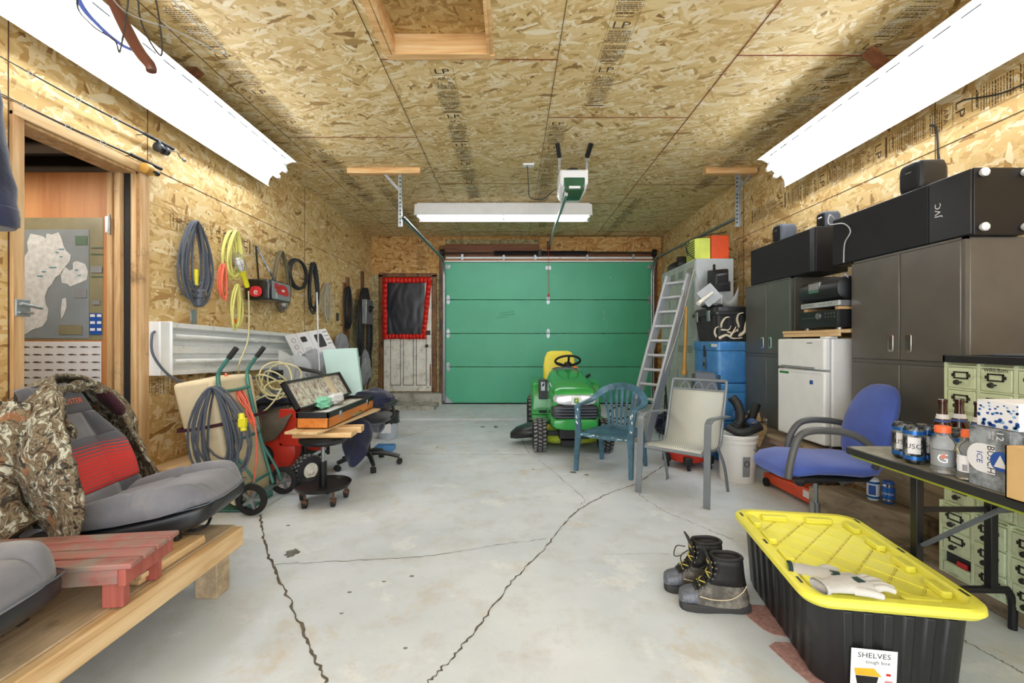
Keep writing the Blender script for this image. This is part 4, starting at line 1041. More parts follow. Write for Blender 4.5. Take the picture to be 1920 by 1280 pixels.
# ---- camouflage jacket draped over the seat back
def jk():
    t = thing('camouflage_jacket', 'camouflage hunting jacket draped over the car seat back', 'jacket', (-1.95, 2.1, .45))
    # columns run from the neck/shoulder line down to the hem, going round the seat back; (px, py, depth)
    cols = [
     [(116,745,1.86),(118,790,1.83),(133,830,1.80),(146,880,1.77),(152,940,1.75),(146,985,1.74),(140,1012,1.74)],
     [(112,738,1.90),(100,780,1.84),(104,830,1.79),(112,885,1.76),(116,940,1.75),(112,985,1.75),(105,1015,1.76)],
     [(108,728,1.95),(70,760,1.88),(60,820,1.80),(66,880,1.76),(72,935,1.77),(66,975,1.80),(60,1005,1.83)],
     [(104,716,2.02),(38,748,1.96),(14,820,1.86),(18,880,1.82),(28,930,1.86),(20,965,1.92),(16,990,1.96)],
     [(104,706,2.12),(20,750,2.08),(-12,830,2.02),(-12,890,2.0),(-4,930,2.02),(-6,960,2.04),(-6,985,2.05)],
     [(120,704,2.26),(60,730,2.26),(40,790,2.26),(34,850,2.27),(36,900,2.28),(36,930,2.3),(36,950,2.3)],
     [(150,706,2.36),(130,716,2.46),(120,760,2.52),(118,810,2.54),(120,850,2.55),(122,890,2.56),(122,920,2.56)],
     [(168,712,2.38),(200,730,2.50),(218,770,2.56),(225,820,2.58),(228,860,2.58),(230,890,2.58),(232,910,2.58)],
     [(176,722,2.36),(222,745,2.46),(250,775,2.52),(262,815,2.53),(272,850,2.52),(278,885,2.50),(284,912,2.50)],
     [(180,733,2.33),(214,762,2.40),(240,795,2.44),(258,828,2.46),(276,858,2.45),(287,888,2.44),(294,918,2.43)],
    ]
    C = [[W(*p) for p in c] for c in cols]
    Cs = [cat(c, 5) for c in C]; nv = len(Cs[0])
    rows = []
    for j in range(nv):
        rows.append(cat([Cs[i][j] for i in range(len(Cs))], 6))
    g = G(); vs = []
    for j, r in enumerate(rows):
        q = j/(len(rows)-1); line = []
        for i, p in enumerate(r):
            nn = mnoise.noise_vector(V((p.x*7, p.y*7, p.z*4)))*.028*(.25+q)+mnoise.noise_vector(V((p.x*18, p.y*18, p.z*12)))*.009
            line.append(g.bm.verts.new(p+nn))
        vs.append(line)
    for j in range(len(vs)-1):
        for i in range(len(vs[0])-1): g.bm.faces.new((vs[j][i], vs[j][i+1], vs[j+1][i+1], vs[j+1][i]))
    g.build('jacket_body', 'camo', t, solid=.016)
    # collar, standing round the headrest
    cp = [(141,812,1.95),(128,800,1.92),(118,778,1.93),(112,750,1.96),(114,735,2.02),(128,727,2.08),(150,724,2.16),(172,724,2.24),(190,728,2.30),(203,735,2.33),(222,755,2.36),(232,768,2.36),(228,776,2.36)]
    pts = cat([W(*p) for p in cp], 5)
    g = G(); g.rings([ring(p, (pts[min(i+1,len(pts)-1)]-pts[max(i-1,0)]).normalized().cross(Z3).normalized(), Z3, .011, .024+.008*math.sin(i*.7), 10) for i, p in enumerate(pts)]); g.build('collar', 'camo', t)
    g = G(); lp = [[(178,728,2.31),(192,729,2.32),(206,736,2.32),(222,750,2.33),(234,766,2.33)],[(186,750,2.36),(196,757,2.36),(208,766,2.36),(220,776,2.35),(230,778,2.34)]]
    A = cat([W(*p) for p in lp[0]], 4); B = cat([W(*p) for p in lp[1]], 4)
    for i in range(len(A)-1): g.face([A[i], A[i+1], B[i+1], B[i]])
    g.build('collar_lining', 'maroon', t, solid=.01, label='maroon lining inside the collar')
    # sleeve hanging at the near side
    g = G(); sp_ = cat([W(*p) for p in ((30,760,1.86),(8,830,1.80),(-8,900,1.76),(6,960,1.74),(40,995,1.76))], 6)
    rs = []
    for i, p in enumerate(sp_):
        tt = (sp_[min(i+1,len(sp_)-1)]-sp_[max(i-1,0)]).normalized(); u_ = tt.cross(Y3).normalized(); w_ = tt.cross(u_)
        rs.append([q+mnoise.noise_vector(q*16)*.014 for q in ring(p, u_, w_, .075-.02*i/len(sp_), .06, 18)])
    g.rings(rs); g.build('sleeve', 'camo', t)
    g = G(); M = frame(W(105, 895, 1.735), (1,.25,0), (0,0,1)); g.prism(rrect(.12, .06, .01), M, -.006, .006); g.build('pocket_flap', 'camo', t, bev=.004)
    g = G()
    for y_ in (870, 925, 962, 988): p = W(143, y_, 1.735); g.cyl(p, p+V((0,-.006,0)), .006, n=10)
    g.build('snap_button', 'old_iron', t)
jk()
g = G(); g.box((-2.36, 1.72, .312), (-2.02, 2.02, .335)); 
for a, b in (((-2.36,1.72),(-2.02,1.735)),((-2.36,2.005),(-2.02,2.02)),((-2.36,1.72),(-2.345,2.02)),((-2.035,1.72),(-2.02,2.02))): g.box((a[0],a[1],.312),(b[0],b[1],.50))
g.box((-2.38, 1.70, .49), (-2.0, 2.04, .51)) if 0 else None
g.build('plastic_crate', 'cord_grey', label='dark grey plastic crate partly hidden behind the jacket hem', cat='crate', bev=.004)

# ---- red slatted table
rt = thing('slatted_table', 'small weathered red slatted wooden table between the two car seats', 'table', (-1.61, 1.585, .311), math.radians(8))
LX, WY, TH = .34, .143, .158
for k in range(4):
    g = G(); y = -WY+k*(2*WY/4); g.box((-LX, y+.005, TH-.018), (LX, y+2*WY/4-.005, TH)); g.build('slat', 'redwood', rt, bev=.004)
for s in (-1, 1):
    g = G(); g.box((s*(LX-.03)-.012, -WY+.01, TH-.075), (s*(LX-.03)+.012, WY-.01, TH-.019)); g.build('end_rail', 'redwood_y', rt, bev=.003)
    g = G(); g.box((-LX+.045, s*(WY-.025)-.01, TH-.07), (LX-.045, s*(WY-.025)+.01, TH-.019)); g.build('side_rail', 'redwood', rt, bev=.003)
    for q in (-1, 1):
        g = G(); g.box((s*(LX-.075)-.032, q*(WY-.055)-.018, 0), (s*(LX-.075)+.032, q*(WY-.055)+.018, TH-.02)); g.build('leg', 'redwood_y', rt, bev=.003)

# ---- hand truck with its load
ht = thing('hand_truck', 'green two-wheeled hand truck standing against the wall', 'hand truck', (-1.9, 3.36, 0))
for y, dx in ((3.19, 0), (3.54, 0)):
    g = G(); g.tube([(-1.86, y, .10), (-1.93, y, .35), (-2.02, y, .72), (-2.06, y, .93), (-2.045, y, 1.0), (-1.98, y, 1.09)], .014, 10, 6); g.build('side_rail', 'truck_green', ht)
    g = G(); g.tube([(-1.985, y, 1.083), (-1.93, y, 1.155)], .019, 10); g.build('handle_grip', 'cord_black', ht)
    g = G(); g.tube([(-1.95, y, .42), (-1.82, y+(.02 if y < 3.3 else -.02), .22), (-1.80, y, .13)], .010, 8, 4); g.build('axle_brace', 'truck_green', ht)
    yy = y-.045 if y < 3.3 else y+.045
    g = G(); g.lathe([(.070,.016),(.070,-.016),(.085,-.02),(.105,-.012),(.108,0),(.105,.012),(.085,.02),(.070,.016)], (-1.80, yy, .108), axis=(0,1,0), n=32, cap=False); w_ = g.build('wheel', 'black_rubber', ht)
    g = G(); g.lathe([(.012,-.03),(.022,-.028),(.022,.028),(.012,.03)], (-1.80, yy, .108), axis=(0,1,0), n=16)
    for k in range(5):
        a = 2*PI*k/5; g.bar((-1.80, yy, .108), (-1.80+.075*math.cos(a), yy, .108+.075*math.sin(a)), .022, .012, up=(0,1,0))
    g.build('wheel_hub', 'steel', w_)
g = G(); g.cyl((-1.80, 3.12, .108), (-1.80, 3.62, .108), .008); g.build('axle', 'steel', ht)
for z, x in ((.85, -2.045), (.50, -1.965), (.18, -1.885)):
    g = G(); g.tube([(x, 3.19, z), (x-.01, 3.365, z-.01), (x, 3.54, z)], .012, 8, 4); g.build('cross_bar', 'truck_green', ht)
g = G(); g.box((-2.08, 3.19, .01), (-1.86, 3.54, .018)); g.bar((-1.865, 3.19, .014), (-1.865, 3.54, .014), .01, .16) ; g.build('nose_plate', 'truck_green', ht)
fm = thing('foam_slab', 'tall cream foam slab strapped behind the green hand truck', 'foam', (-2.15, 3.4, .02))
def fq(px, py, y): return W(px, py, y)
y1_, y2_ = 3.16, 3.66
c = [V((-2.22, y1_, .30)), V((-1.93, y1_, .035)), V((-1.93, y2_, .035)), V((-2.30, y2_, .30)), V((-2.37, y1_, .90)), V((-2.085, y1_, .945)), V((-2.085, y2_, .945)), V((-2.37, y2_, .93))]
g = G(); g.hexa(c); g.build('foam_block', 'foam', fm, bev=.03, segs=4)
stp = thing('ratchet_strap', 'maroon strap cinched round the foam slab and hand truck', 'strap', (-2.1, 3.15, .55))
g = G(); loopp = [(-2.27, 3.14, .585), (-2.15, 3.13, .60), (-2.0, 3.135, .63), (-1.955, 3.165, .64), (-1.955, 3.365, .64), (-1.955, 3.58, .64), (-2.0, 3.68, .63), (-2.27, 3.68, .60), (-2.315, 3.64, .59), (-2.315, 3.18, .585)]
g.rings([[V(p)+V((0,0,.012)), V(p)-V((0,0,.012)), V(p)-V((0,0,.012))+(V(p)-V((-2.15,3.4,V(p).z))).normalized()*.004, V(p)+V((0,0,.012))+(V(p)-V((-2.15,3.4,V(p).z))).normalized()*.004] for p in cat([V(p) for p in loopp], 4, True)], loop=True); g.build('webbing', 'maroon', stp)
hs = thing('extension_cord', 'large coil of thick dark cable hung over the hand truck', 'cord', (-1.95, 3.1, .3))
c0 = W(412, 822, 3.05)
g = G(); g.tube(coil(c0, X3*.98+Y3*.18, (Z3+X3*-.10).normalized(), .25, .35, 12.5, .24, nn=24, seed=77, thick=.05), .0075, 7); g.build('cable_coil', 'cord_grey', hs)
g = G(); a = W(452, 775, 3.0); g.cyl(a, W(457, 808, 2.98), .019, n=12); g.cbox(W(455, 792, 2.98), (.045, .035, .06)); g.build('plug', 'yellow_plug', hs, bev=.004, label='yellow plug end')
oc = thing('extension_cord', 'orange extension cord spilling from the hand truck handle', 'cord', (-1.9, 3.4, .6))
for k in range(6):
    rnd = random.Random(k); j = lambda s: rnd.uniform(-s, s)
    g = G(); g.tube([W(424+j(3), 702+j(3), 3.50), W(440+j(6), 725+j(5), 3.45), W(456+j(7), 752+j(6), 3.36), W(470+j(6), 778+j(5), 3.3), W(476+j(4), 800+j(8), 3.28), W(470+j(5), 785+j(5), 3.34), W(455+j(8), 745+j(6), 3.45), W(432+j(4), 708+j(3), 3.52)], .006, 6, 6); g.build('cord_loop', 'cord_orange', oc)
g = G(); g.tube([W(474, 780, 3.28), W(480, 812, 3.24), W(481, 850, 3.22), W(476, 900, 3.2), W(470, 930, 3.25)], .006, 6, 6); g.build('cord_tail', 'cord_orange', oc)

# ---- clutter behind: generator, tarp, jeans, saw
gn = thing('generator', 'red engine generator in a black tube frame by the rolling stool', 'generator', (-2.0, 4.0, 0))
y = 4.0
for yy in (3.95, 4.45):
    g = G(); g.tube([(-2.3, yy, .12), (-2.3, yy, .60), (-2.24, yy, .66), (-1.86, yy, .66), (-1.80, yy, .60), (-1.80, yy, .10)], .016, 8, 5); g.build('frame_tube', 'black_metal', gn)
for x, z in ((-2.3,.14), (-1.8,.14), (-1.84,.655), (-2.26,.655)):
    g = G(); g.cyl((x, 3.95, z), (x, 4.45, z), .014); g.build('frame_rail', 'black_metal', gn)
c0 = W(497, 852, 3.95)
g = G(); g.lathe([(.02,-.09),(.08,-.09),(.10,-.07),(.105,-.03),(.08,-.02)], c0, axis=(0,1,0), n=28); g.build('recoil_starter', 'black_rubber', gn)
g = G(); g.lathe([(.04,-.096),(.05,-.092),(.05,-.088)], c0, axis=(0,1,0), n=28); g.build('starter_cap', 'steel', gn)
g = G()
for k in range(5): pass
c1 = c0+V((.10, .03, .03)); g.lathe([(.10,-.08),(.17,-.05),(.185,.0),(.18,.10),(.12,.14)], c1, axis=(0,1,0), n=32); g.build('fan_shroud', 'engine_red', gn)
c2 = W(572, 820, 4.2); g = G(); g.lathe([(.02,-.22),(.09,-.20),(.12,-.14),(.12,.14),(.09,.20),(.02,.22)], c2, axis=(1,.1,0), n=24); g.build('fuel_tank', 'engine_red', gn)
g = G(); g.box((-2.0, 3.9, .30), (-1.76, 3.93, .62)); g.build('control_panel', 'engine_red', gn, bev=.01)
g = G(); g.box((-2.22, 4.0, .14), (-1.86, 4.4, .40)); g.build('engine_block', 'old_iron', gn, bev=.02)
wc = FLR(584, 903); wc = V((-1.69, 3.86, .125))
def knobby(parent, c, r, w, axis, mat='tyre', name='wheel', hubmat='old_white', lugs=22, hubr=.5):
    ax = V(axis).normalized(); g = G()
    g.lathe([(r*hubr,-w*.42),(r*.8,-w*.5),(r*.95,-w*.42),(r,-w*.2),(r,w*.2),(r*.95,w*.42),(r*.8,w*.5),(r*hubr,w*.42)], c, axis=ax, n=36, cap=False); wh = g.build(name, mat, parent)
    g = G(); x = ax.orthogonal().normalized(); yv = ax.cross(x)
    for k in range(lugs):
        for s, o in ((-.33, 0), (0, .5), (.33, 0)):
            a = 2*PI*(k+o)/lugs; d = x*math.cos(a)+yv*math.sin(a); tt = ax.cross(d)
            p = V(c)+ax*(w*s)+d*(r*.99 if s == 0 else r*.975)
            g.bar(p-ax*w*.11+tt*(.010 if s else -.006)*(1), p+ax*w*.11-tt*(.0)+tt*(.0 if s else .006), r*.10, r*.05, up=d)
    g.build('tread', 'tread', wh)
    g = G(); g.lathe([(.001,-w*.25),(r*hubr*.4,-w*.38),(r*hubr*.45,-w*.15),(r*hubr*.9,-w*.12),(r*hubr*1.05,-w*.42),(r*hubr*1.05,w*.42),(r*hubr*.9,w*.12),(r*hubr*.4,w*.38),(.001,w*.25)], c, axis=ax, n=24); g.build('rim', hubmat, wh)
    return wh
knobby(gn, (-1.70, 3.80, .128), .128, .085, (.85,-.55,0), lugs=20)
g = G(); g.cyl((-1.70, 3.80, .128), (-2.25, 4.15, .128), .012); g.build('axle', 'steel', gn)
tp_ = thing('tarp', 'brown canvas tarp covering the generator', 'tarp', (-2.1, 4.1, .5))
cols = [[(468,748,4.3),(474,790,4.0),(480,830,3.9)],[(490,745,4.2),(495,785,3.95),(503,828,3.86)],[(515,745,4.15),(518,780,3.93),(526,812,3.84)],[(540,745,4.15),(541,765,3.98),(546,778,3.88)]]
def surf(cols, k1, k2, amp, sc, name, mat, parent, solid=.012, seed=0, depth=True):
    C = [cat([W(*p) for p in c], k1) for c in cols]; g = G(); rows = [cat([C[i][j] for i in range(len(C))], k2) for j in range(len(C[0]))]
    vs = [[g.bm.verts.new(p+mnoise.noise_vector(p*sc+V((seed,0,0)))*amp) for p in r] for r in rows]
    for j in range(len(vs)-1):
        for i in range(len(vs[0])-1): g.bm.faces.new((vs[j][i], vs[j][i+1], vs[j+1][i+1], vs[j+1][i]))
    return g.build(name, mat, parent, solid=solid)
surf(cols, 6, 6, .014, 12, 'canvas', 'tarp', tp_)
jn = thing('rolled_coveralls', 'rolled dark navy coveralls lying on the generator below the saw', 'clothing', (-2.1, 4.1, .68))
g = G(); pts = cat([W(*p) for p in ((468,770,4.05),(482,756,4.05),(505,750,4.05),(530,748,4.08),(548,752,4.1))], 6)
g.rings([[q+mnoise.noise_vector(q*14)*.02 for q in ring(p, Y3, Z3, .10, .07+.012*math.sin(i), 20)] for i, p in enumerate(pts)]); g.build('coverall_roll', 'navy_cloth', jn)
ms = thing('miter_saw', 'grey miter saw with round blade guard on top of the pile', 'saw', (-1.98, 4.2, .75))
c0 = W(556, 692, 4.1)
g = G(); g.lathe([(.005,-.012),(.125,-.010),(.13,.0),(.125,.03),(.10,.04)], c0, axis=(-.2,1,0), n=40); g.build('blade_guard', 'grey_board', ms)
g = G(); c1 = c0+V((-.05,.04,.02)); g.prism([(.0,-.1),(.14,-.1),(.15,0),(.11,.1),(.02,.15),(.0,.15)], frame(c1+V((-.1,-.055,0)), (1,0,0), (0,0,1)), -.01, .01); g.build('upper_guard', 'haze_plastic', ms)
g = G(); g.lathe([(.02,-.11),(.055,-.10),(.06,.02),(.05,.10)], W(520, 700, 4.15), axis=(1,.2,.1), n=20); g.build('motor', 'cord_grey', ms)
g = G(); g.cbox(W(522, 698, 4.08), (.10,.05,.05)); g.build('brand_panel', 'black_plastic', ms, bev=.008)
g = G(); g.tube([W(560, 690, 4.05), W(578, 694, 4.0), W(595, 697, 3.98), W(605, 703, 3.98)], .016, 8, 4); g.build('handle', 'cord_black', ms)
g = G(); g.lathe([(.14, 0), (.15, .01), (.15, .03), (.13, .04)], W(525, 738, 4.15), n=28); g.build('base', 'steel', ms)
g = G(); g.tube([W(575,700,4.05), W(585,715,4.05), W(596,728,4.05)], .008, 6); g.build('fence_rod', 'steel', ms)
cc = thing('extension_cord', 'cream extension cord tangled over the miter saw', 'cord', (-2.0, 3.95, .7))
for k, (cx, cy, a, b, rot) in enumerate(((520,712,.13,.16,.5),(512,718,.12,.10,-.6),(530,705,.15,.11,.2),(505,725,.08,.14,.9),(525,730,.12,.07,-.2))):
    ca, sa = math.cos(rot), math.sin(rot); c1 = W(cx, cy, 3.93)
    g = G(); g.tube([c1+X3*(a*math.cos(q)*ca-b*math.sin(q)*sa)+Z3*(a*math.cos(q)*sa+b*math.sin(q)*ca)+Y3*.035*math.sin(q*2+k) for q in [2*PI*i/30 for i in range(30)]], .007, 7, loop=True); g.build('cord_loop', 'cord_cream', cc)
g = G(); g.tube([W(505, 738, 3.9), W(480, 750, 3.85), W(472, 762, 3.8), W(476, 772, 3.78), W(495, 770, 3.8), W(515, 750, 3.84), W(528, 728, 3.88)], .007, 7, 6); g.tube([W(445,715,3.9), W(462,728,3.9), W(476,745,3.88), W(487,742,3.9)], .007, 7, 6); g.build('cord_tail', 'cord_cream', cc)
cb_ = thing('printed_carton', 'white printed carton leaning against the unlit fixture', 'cardboard', (-2.2, 4.9, 1.0))
A = W(540, 628, 4.95); B = W(619, 607, 5.5); C_ = W(632, 657, 5.45); D_ = W(556, 675, 4.9)
xd = (B-A).normalized(); M = frame(D_, (C_-D_), (A-D_)); Lx = (C_-D_).length; Ly = (A-D_).length
g = G(); g.prism([(0,0),(Lx,0),(Lx*.98,Ly),(-.0,Ly)], M, -.004, 0); g.build('carton_sheet', 'paper', cb_)
g = G()
g.prism(rrect(Lx*.20, Ly*.55, .02), M@Matrix.Translation((Lx*.72, Ly*.55, 0)), .0, .002); g.prism(rrect(Lx*.13, Ly*.22, .015), M@Matrix.Translation((Lx*.36, Ly*.72, 0)), .0, .002); g.build('tool_picture', 'print_black', cb_)
g = G()
for k in range(3): g.tube(ring(M@V((Lx*.13, Ly*(.2+.27*k), .002)), M.col[0].to_3d(), M.col[1].to_3d(), .025, .025, 14), .003, 4, loop=True)
for k in range(6): g.box((Lx*.30, Ly*.12+k*.014, .001), (Lx*.46, Ly*.12+k*.014+.004, .002), M)
for k in range(4): g.box((Lx*.86, Ly*.35+k*.05, .001), (Lx*.97, Ly*.35+k*.05+.012, .002), M)
g.box((Lx*.235, Ly*.03, .0008), (Lx*.24, Ly*.97, .0015), M); g.box((Lx*.51, Ly*.03, .0008), (Lx*.515, Ly*.97, .0015), M); g.build('print_marks', 'print_grey', cb_)
g = G(); g.tube([W(594, 548, 4.6), W(597, 650, 4.55), W(600, 720, 4.5)], .008, 6); g.build('metal_rod', 'aluminium', label='thin upright metal rod in front of the white carton', cat='rod')
def lump(name, label, cat_, c, a, b, h, mat, seed, amp=.3):
    g = G(); g.ball((0,0,0), 1, 26, 18)
    for v in g.bm.verts:
        n_ = mnoise.noise(v.co*2.2+V((seed,0,0)))*amp+mnoise.noise(v.co*5+V((seed,9,0)))*amp*.4
        v.co = V((v.co.x*a*(1+n_), v.co.y*b*(1+n_), v.co.z*h*(1+n_*.7)))+V(c)
    return g.build(name, mat, label=label, cat=cat_)
lump('work_clothes', 'grey work shirt hung on the wall behind the mint board', 'clothing', WX(639, 650, XL+.10), .10, .14, .19, 'grey_cloth', 3)
lump('work_clothes', 'grey coverall bunched right of the mint board', 'clothing', WX(680, 690, XL+.12), .12, .20, .30, 'grey_cloth', 5)
lump('plastic_bag', 'wrinkled clear grey plastic bag behind the miter saw', 'bag', W(590, 695, 4.7), .17, .1, .22, 'grey_cloth', 7)
mb = thing('mint_board', 'pale mint green board leaning upright behind the open case', 'board', (-1.7, 4.7, .55))
A = W(604, 655, 4.62); B = W(668, 652, 4.62); C_ = W(684, 738, 4.5); D_ = W(626, 790, 4.42)
g = G(); n_ = (B-A).cross(D_-A).normalized(); g.hexa([A, B, C_+V((0,0,-.2)), W(624,770,4.44), A+V((.0,.05,0)), B+V((0,.05,0)), C_+V((0,.05,-.2)), W(624,770,4.49)]); g.build('board_panel', 'mint', mb, bev=.004)

# rolling stool
st = thing('rolling_stool', 'black rolling mechanic stool with round tool tray base', 'stool', (-1.42, 3.42, 0))
c0 = V((-1.42, 3.42, 0))
g = G(); g.lathe([(.001,.105),(.16,.105),(.19,.112),(.205,.14),(.20,.14),(.185,.118),(.02,.113)], c0, n=32); g.build('tray_base', 'black_metal', st)
for k in range(5):
    a = 2*PI*k/5+.5; p = c0+V((.165*math.cos(a), .165*math.sin(a), 0))
    g = G(); g.cyl(p+V((-.012,0,.026)), p+V((.012,0,.026)), .026, n=18); cw = g.build('caster', 'black_rubber', st)
    g = G(); g.box(p+V((-.018,-.02,.03)), p+V((.018,.02,.06))); g.cyl(p+V((0,0,.06)), p+V((0,0,.11)), .01); g.build('caster_fork', 'rust', cw)
g = G(); g.cyl(c0+V((0,0,.11)), c0+V((0,0,.30)), .028); g.build('column_sleeve', 'black_metal', st)
g = G(); g.cyl(c0+V((0,0,.29)), c0+V((0,0,.44)), .014); g.build('piston', 'steel', st)
g = G(); g.lathe([(.05,.43),(.15,.44),(.168,.455),(.17,.475),(.155,.495),(.02,.5)], c0, n=32); g.build('seat', 'black_plastic', st)
def brd(label, c, sx, sy, sz, rz, mat='pine'):
    g = G(); g.box((-sx/2,-sy/2,0), (sx/2,sy/2,sz), Matrix.Translation(c)@Matrix.Rotation(rz, 4, 'Z')); return g.build('board', mat, label=label, cat='board', bev=.003)
brd('thick pine board end resting on the rolling stool', (-1.38, 3.36, .502), .42, .14, .035, .05, 'pine_x')
brd('short pine block beside the thick board on the stool', (-1.33, 3.52, .502), .34, .12, .045, .12, 'pine_x')
brd('long pale board with red tipped end under the open case', (-1.42, 3.75, .549), .24, 1.15, .018, -.10, 'pine')
cs_ = thing('carrom_case', 'long wooden case with black rim lying open on the boards', 'case', (-1.42, 3.8, .57))
X0, X1, Y0, Y1, Zb = -1.555, -1.32, 3.28, 4.33, .571
g = G()
for a, b in (((X0,Y0),(X1,Y0+.012)),((X0,Y1-.012),(X1,Y1)),((X0,Y0),(X0+.012,Y1)),((X1-.012,Y0),(X1,Y1))): g.box((a[0],a[1],Zb),(b[0],b[1],Zb+.075))
g.box((X0,Y0,Zb),(X1,Y1,Zb+.01)); g.build('case_body', 'case_wood', cs_, bev=.003)
g = G()
for a, b in (((X0,Y0),(X1,Y0+.014)),((X0,Y1-.014),(X1,Y1)),((X0,Y0),(X0+.014,Y1)),((X1-.014,Y0),(X1,Y1))): g.box((a[0]-.003,a[1]-.003,Zb+.076),(b[0]+.003,b[1]+.003,Zb+.118))
g.build('black_rim', 'black_plastic', cs_, bev=.003)
g = G(); g.box((X0+.013,Y0+.013,Zb+.08),(X1-.013,Y1-.013,Zb+.088)); g.build('case_lining', 'speckle', cs_)
for y in (3.5, 4.15):
    g = G(); g.box((X1+.001,y-.02,Zb+.05),(X1+.008,y+.02,Zb+.10)); g.build('latch', 'chrome', cs_, bev=.002)
g = G(); g.tube([(X1+.005, 3.72, Zb+.035), (X1+.035, 3.74, Zb+.03), (X1+.035, 3.90, Zb+.03), (X1+.005, 3.92, Zb+.035)], .006, 6, 4); g.build('handle', 'chrome', cs_)
Ml = Matrix.Translation((X0, 0, Zb+.12)) @ Matrix.Rotation(math.radians(60), 4, 'Y')
g = G(); Lw = .235; g.box((-Lw, Y0, -.004), (0, Y1, .008), Ml)
for a, b in (((-Lw,Y0),(0,Y0+.014)),((-Lw,Y1-.014),(0,Y1)),((-Lw,Y0),(-Lw+.014,Y1)),((-.014,Y0),(0,Y1))): g.box((a[0],a[1],-.004),(b[0],b[1],.04),Ml)
lid = g.build('lid', 'black_plastic', cs_, bev=.003)
g = G(); g.box((-Lw+.015, Y0+.015, .009), (-.015, Y1-.015, .014), Ml); g.build('lid_lining', 'speckle', lid)
g = G(); g.box((-Lw+.015, 3.98, .0145), (-.015, 4.08, .018), Ml); g.build('paper_strip', 'foam', lid)
lump('green_rag', 'mint green rag crumpled in the open case', 'rag', (-1.50, 3.62, .715), .055, .085, .045, 'cloth_green', 11, .6)
lump('white_rag', 'white cloth lying beside the green rag in the case', 'rag', (-1.50, 3.86, .715), .05, .13, .045, 'cloth_white', 12, .5)
g = G(); g.box((-1.46, 3.45, .662), (-1.36, 3.75, .666)); g.build('paper_sheet', 'paper', label='loose paper sheet inside the open case', cat='paper')

# office chair under the navy coat
oc_ = thing('office_chair', 'black office chair base on casters under the navy coat', 'chair', (-1.42, 4.45, 0))
c0 = V((-1.40, 4.42, 0))
for k in range(5):
    a = 2*PI*k/5+.15; p = c0+V((.30*math.cos(a), .30*math.sin(a), 0))
    g = G(); g.tube([c0+V((0,0,.12)), c0.lerp(p, .5)+V((0,0,.115)), p+V((0,0,.075))], .022, 8, 3, rr=lambda q: .028-.008*q); g.build('base_leg', 'black_plastic', oc_)
    g = G(); tt = V((-math.sin(a), math.cos(a), 0)); g.cyl(p+V((0,0,.028))-tt*.022, p+V((0,0,.028))+tt*.022, .028, n=18); g.build('caster', 'black_rubber', oc_)
g = G(); g.cyl(c0+V((0,0,.1)), c0+V((0,0,.42)), .025); g.build('gas_column', 'black_metal', oc_)
g = G(); g.rings([ring(c0+V((0,0,z)), X3, Y3, w, w, 28, 3.5) for z, w in ((.42,.18),(.44,.22),(.48,.225),(.50,.20))]); g.build('seat', 'dark_cloth', oc_)
g = G(); g.rings([ring(c0+V((.23,y_,.60)), X3, Z3, .03, .022, 14) for y_ in (-.16,.14)]); g.tube([c0+V((.24,0,.58)), c0+V((.25,0,.48)), c0+V((.15,0,.44))], .015, 7, 4); g.build('armrest', 'black_plastic', oc_)
cols = [[(640,775,4.35),(634,800,4.15),(642,835,4.05),(650,860,4.02)],[(660,772,4.35),(654,800,4.12),(660,845,4.0),(668,874,3.98)],[(680,768,4.4),(676,795,4.12),(680,830,4.03),(684,850,4.02)],[(700,764,4.5),(700,785,4.3),(697,805,4.2),(696,815,4.18)],[(712,775,4.7),(716,790,4.6),(715,800,4.55),(713,810,4.5)]]
ct = thing('navy_coat', 'navy coat thrown over the black office chair', 'coat', (-1.4, 4.3, .4)); surf(cols, 7, 7, .03, 9, 'coat_cloth', 'navy_cloth', ct, .03)
lump('folded_coat', 'navy cloth heaped on the office chair seat behind the case', 'coat', (-1.42, 4.62, .60), .24, .17, .12, 'navy_cloth', 15)
bk = thing('bucket', 'grey pail lined with a black bag by the white door', 'bucket', (-1.53, 5.65, 0)); c0 = V((-1.555, 5.68, 0))
g = G(); g.lathe([(.02,.0),(.115,.0),(.12,.01),(.138,.27),(.13,.27)], c0, n=28); g.build('pail', 'bucket_grey', bk)
g = G(); g.prism(rrect(.12,.12,.01), frame(c0+V((.02,-.131,.14)), (1,-.0,0), (0,0,1)), 0, .004); g.build('paper_label', 'paper', bk)
g = G(); g.lathe([(.10,.20),(.142,.19),(.15,.24),(.146,.32),(.15,.33),(.13,.33),(.10,.24)], c0, n=40); g.noise(.022, 20, 2); g.build('bag_liner', 'bag_black', bk)
g = G(); g.box((-1.98, 6.1, 0), (-1.86, 6.5, .48)); g.build('red_shovel_blade' if 0 else 'gas_can', 'print_red', label='red metal box standing beyond the navy coat', cat='box', bev=.02)
g = G(); g.tube([(-1.75, 6.2, .01), (-1.8, 6.9, .4), (-1.9, 7.3, .9)], .01, 6) if 0 else g.box((-1.50, 4.95, 0), (-1.30, 5.1, .06)); g.build('blue_case', 'tote_blue', label='small blue box on the floor behind the stool', cat='box', bev=.01)
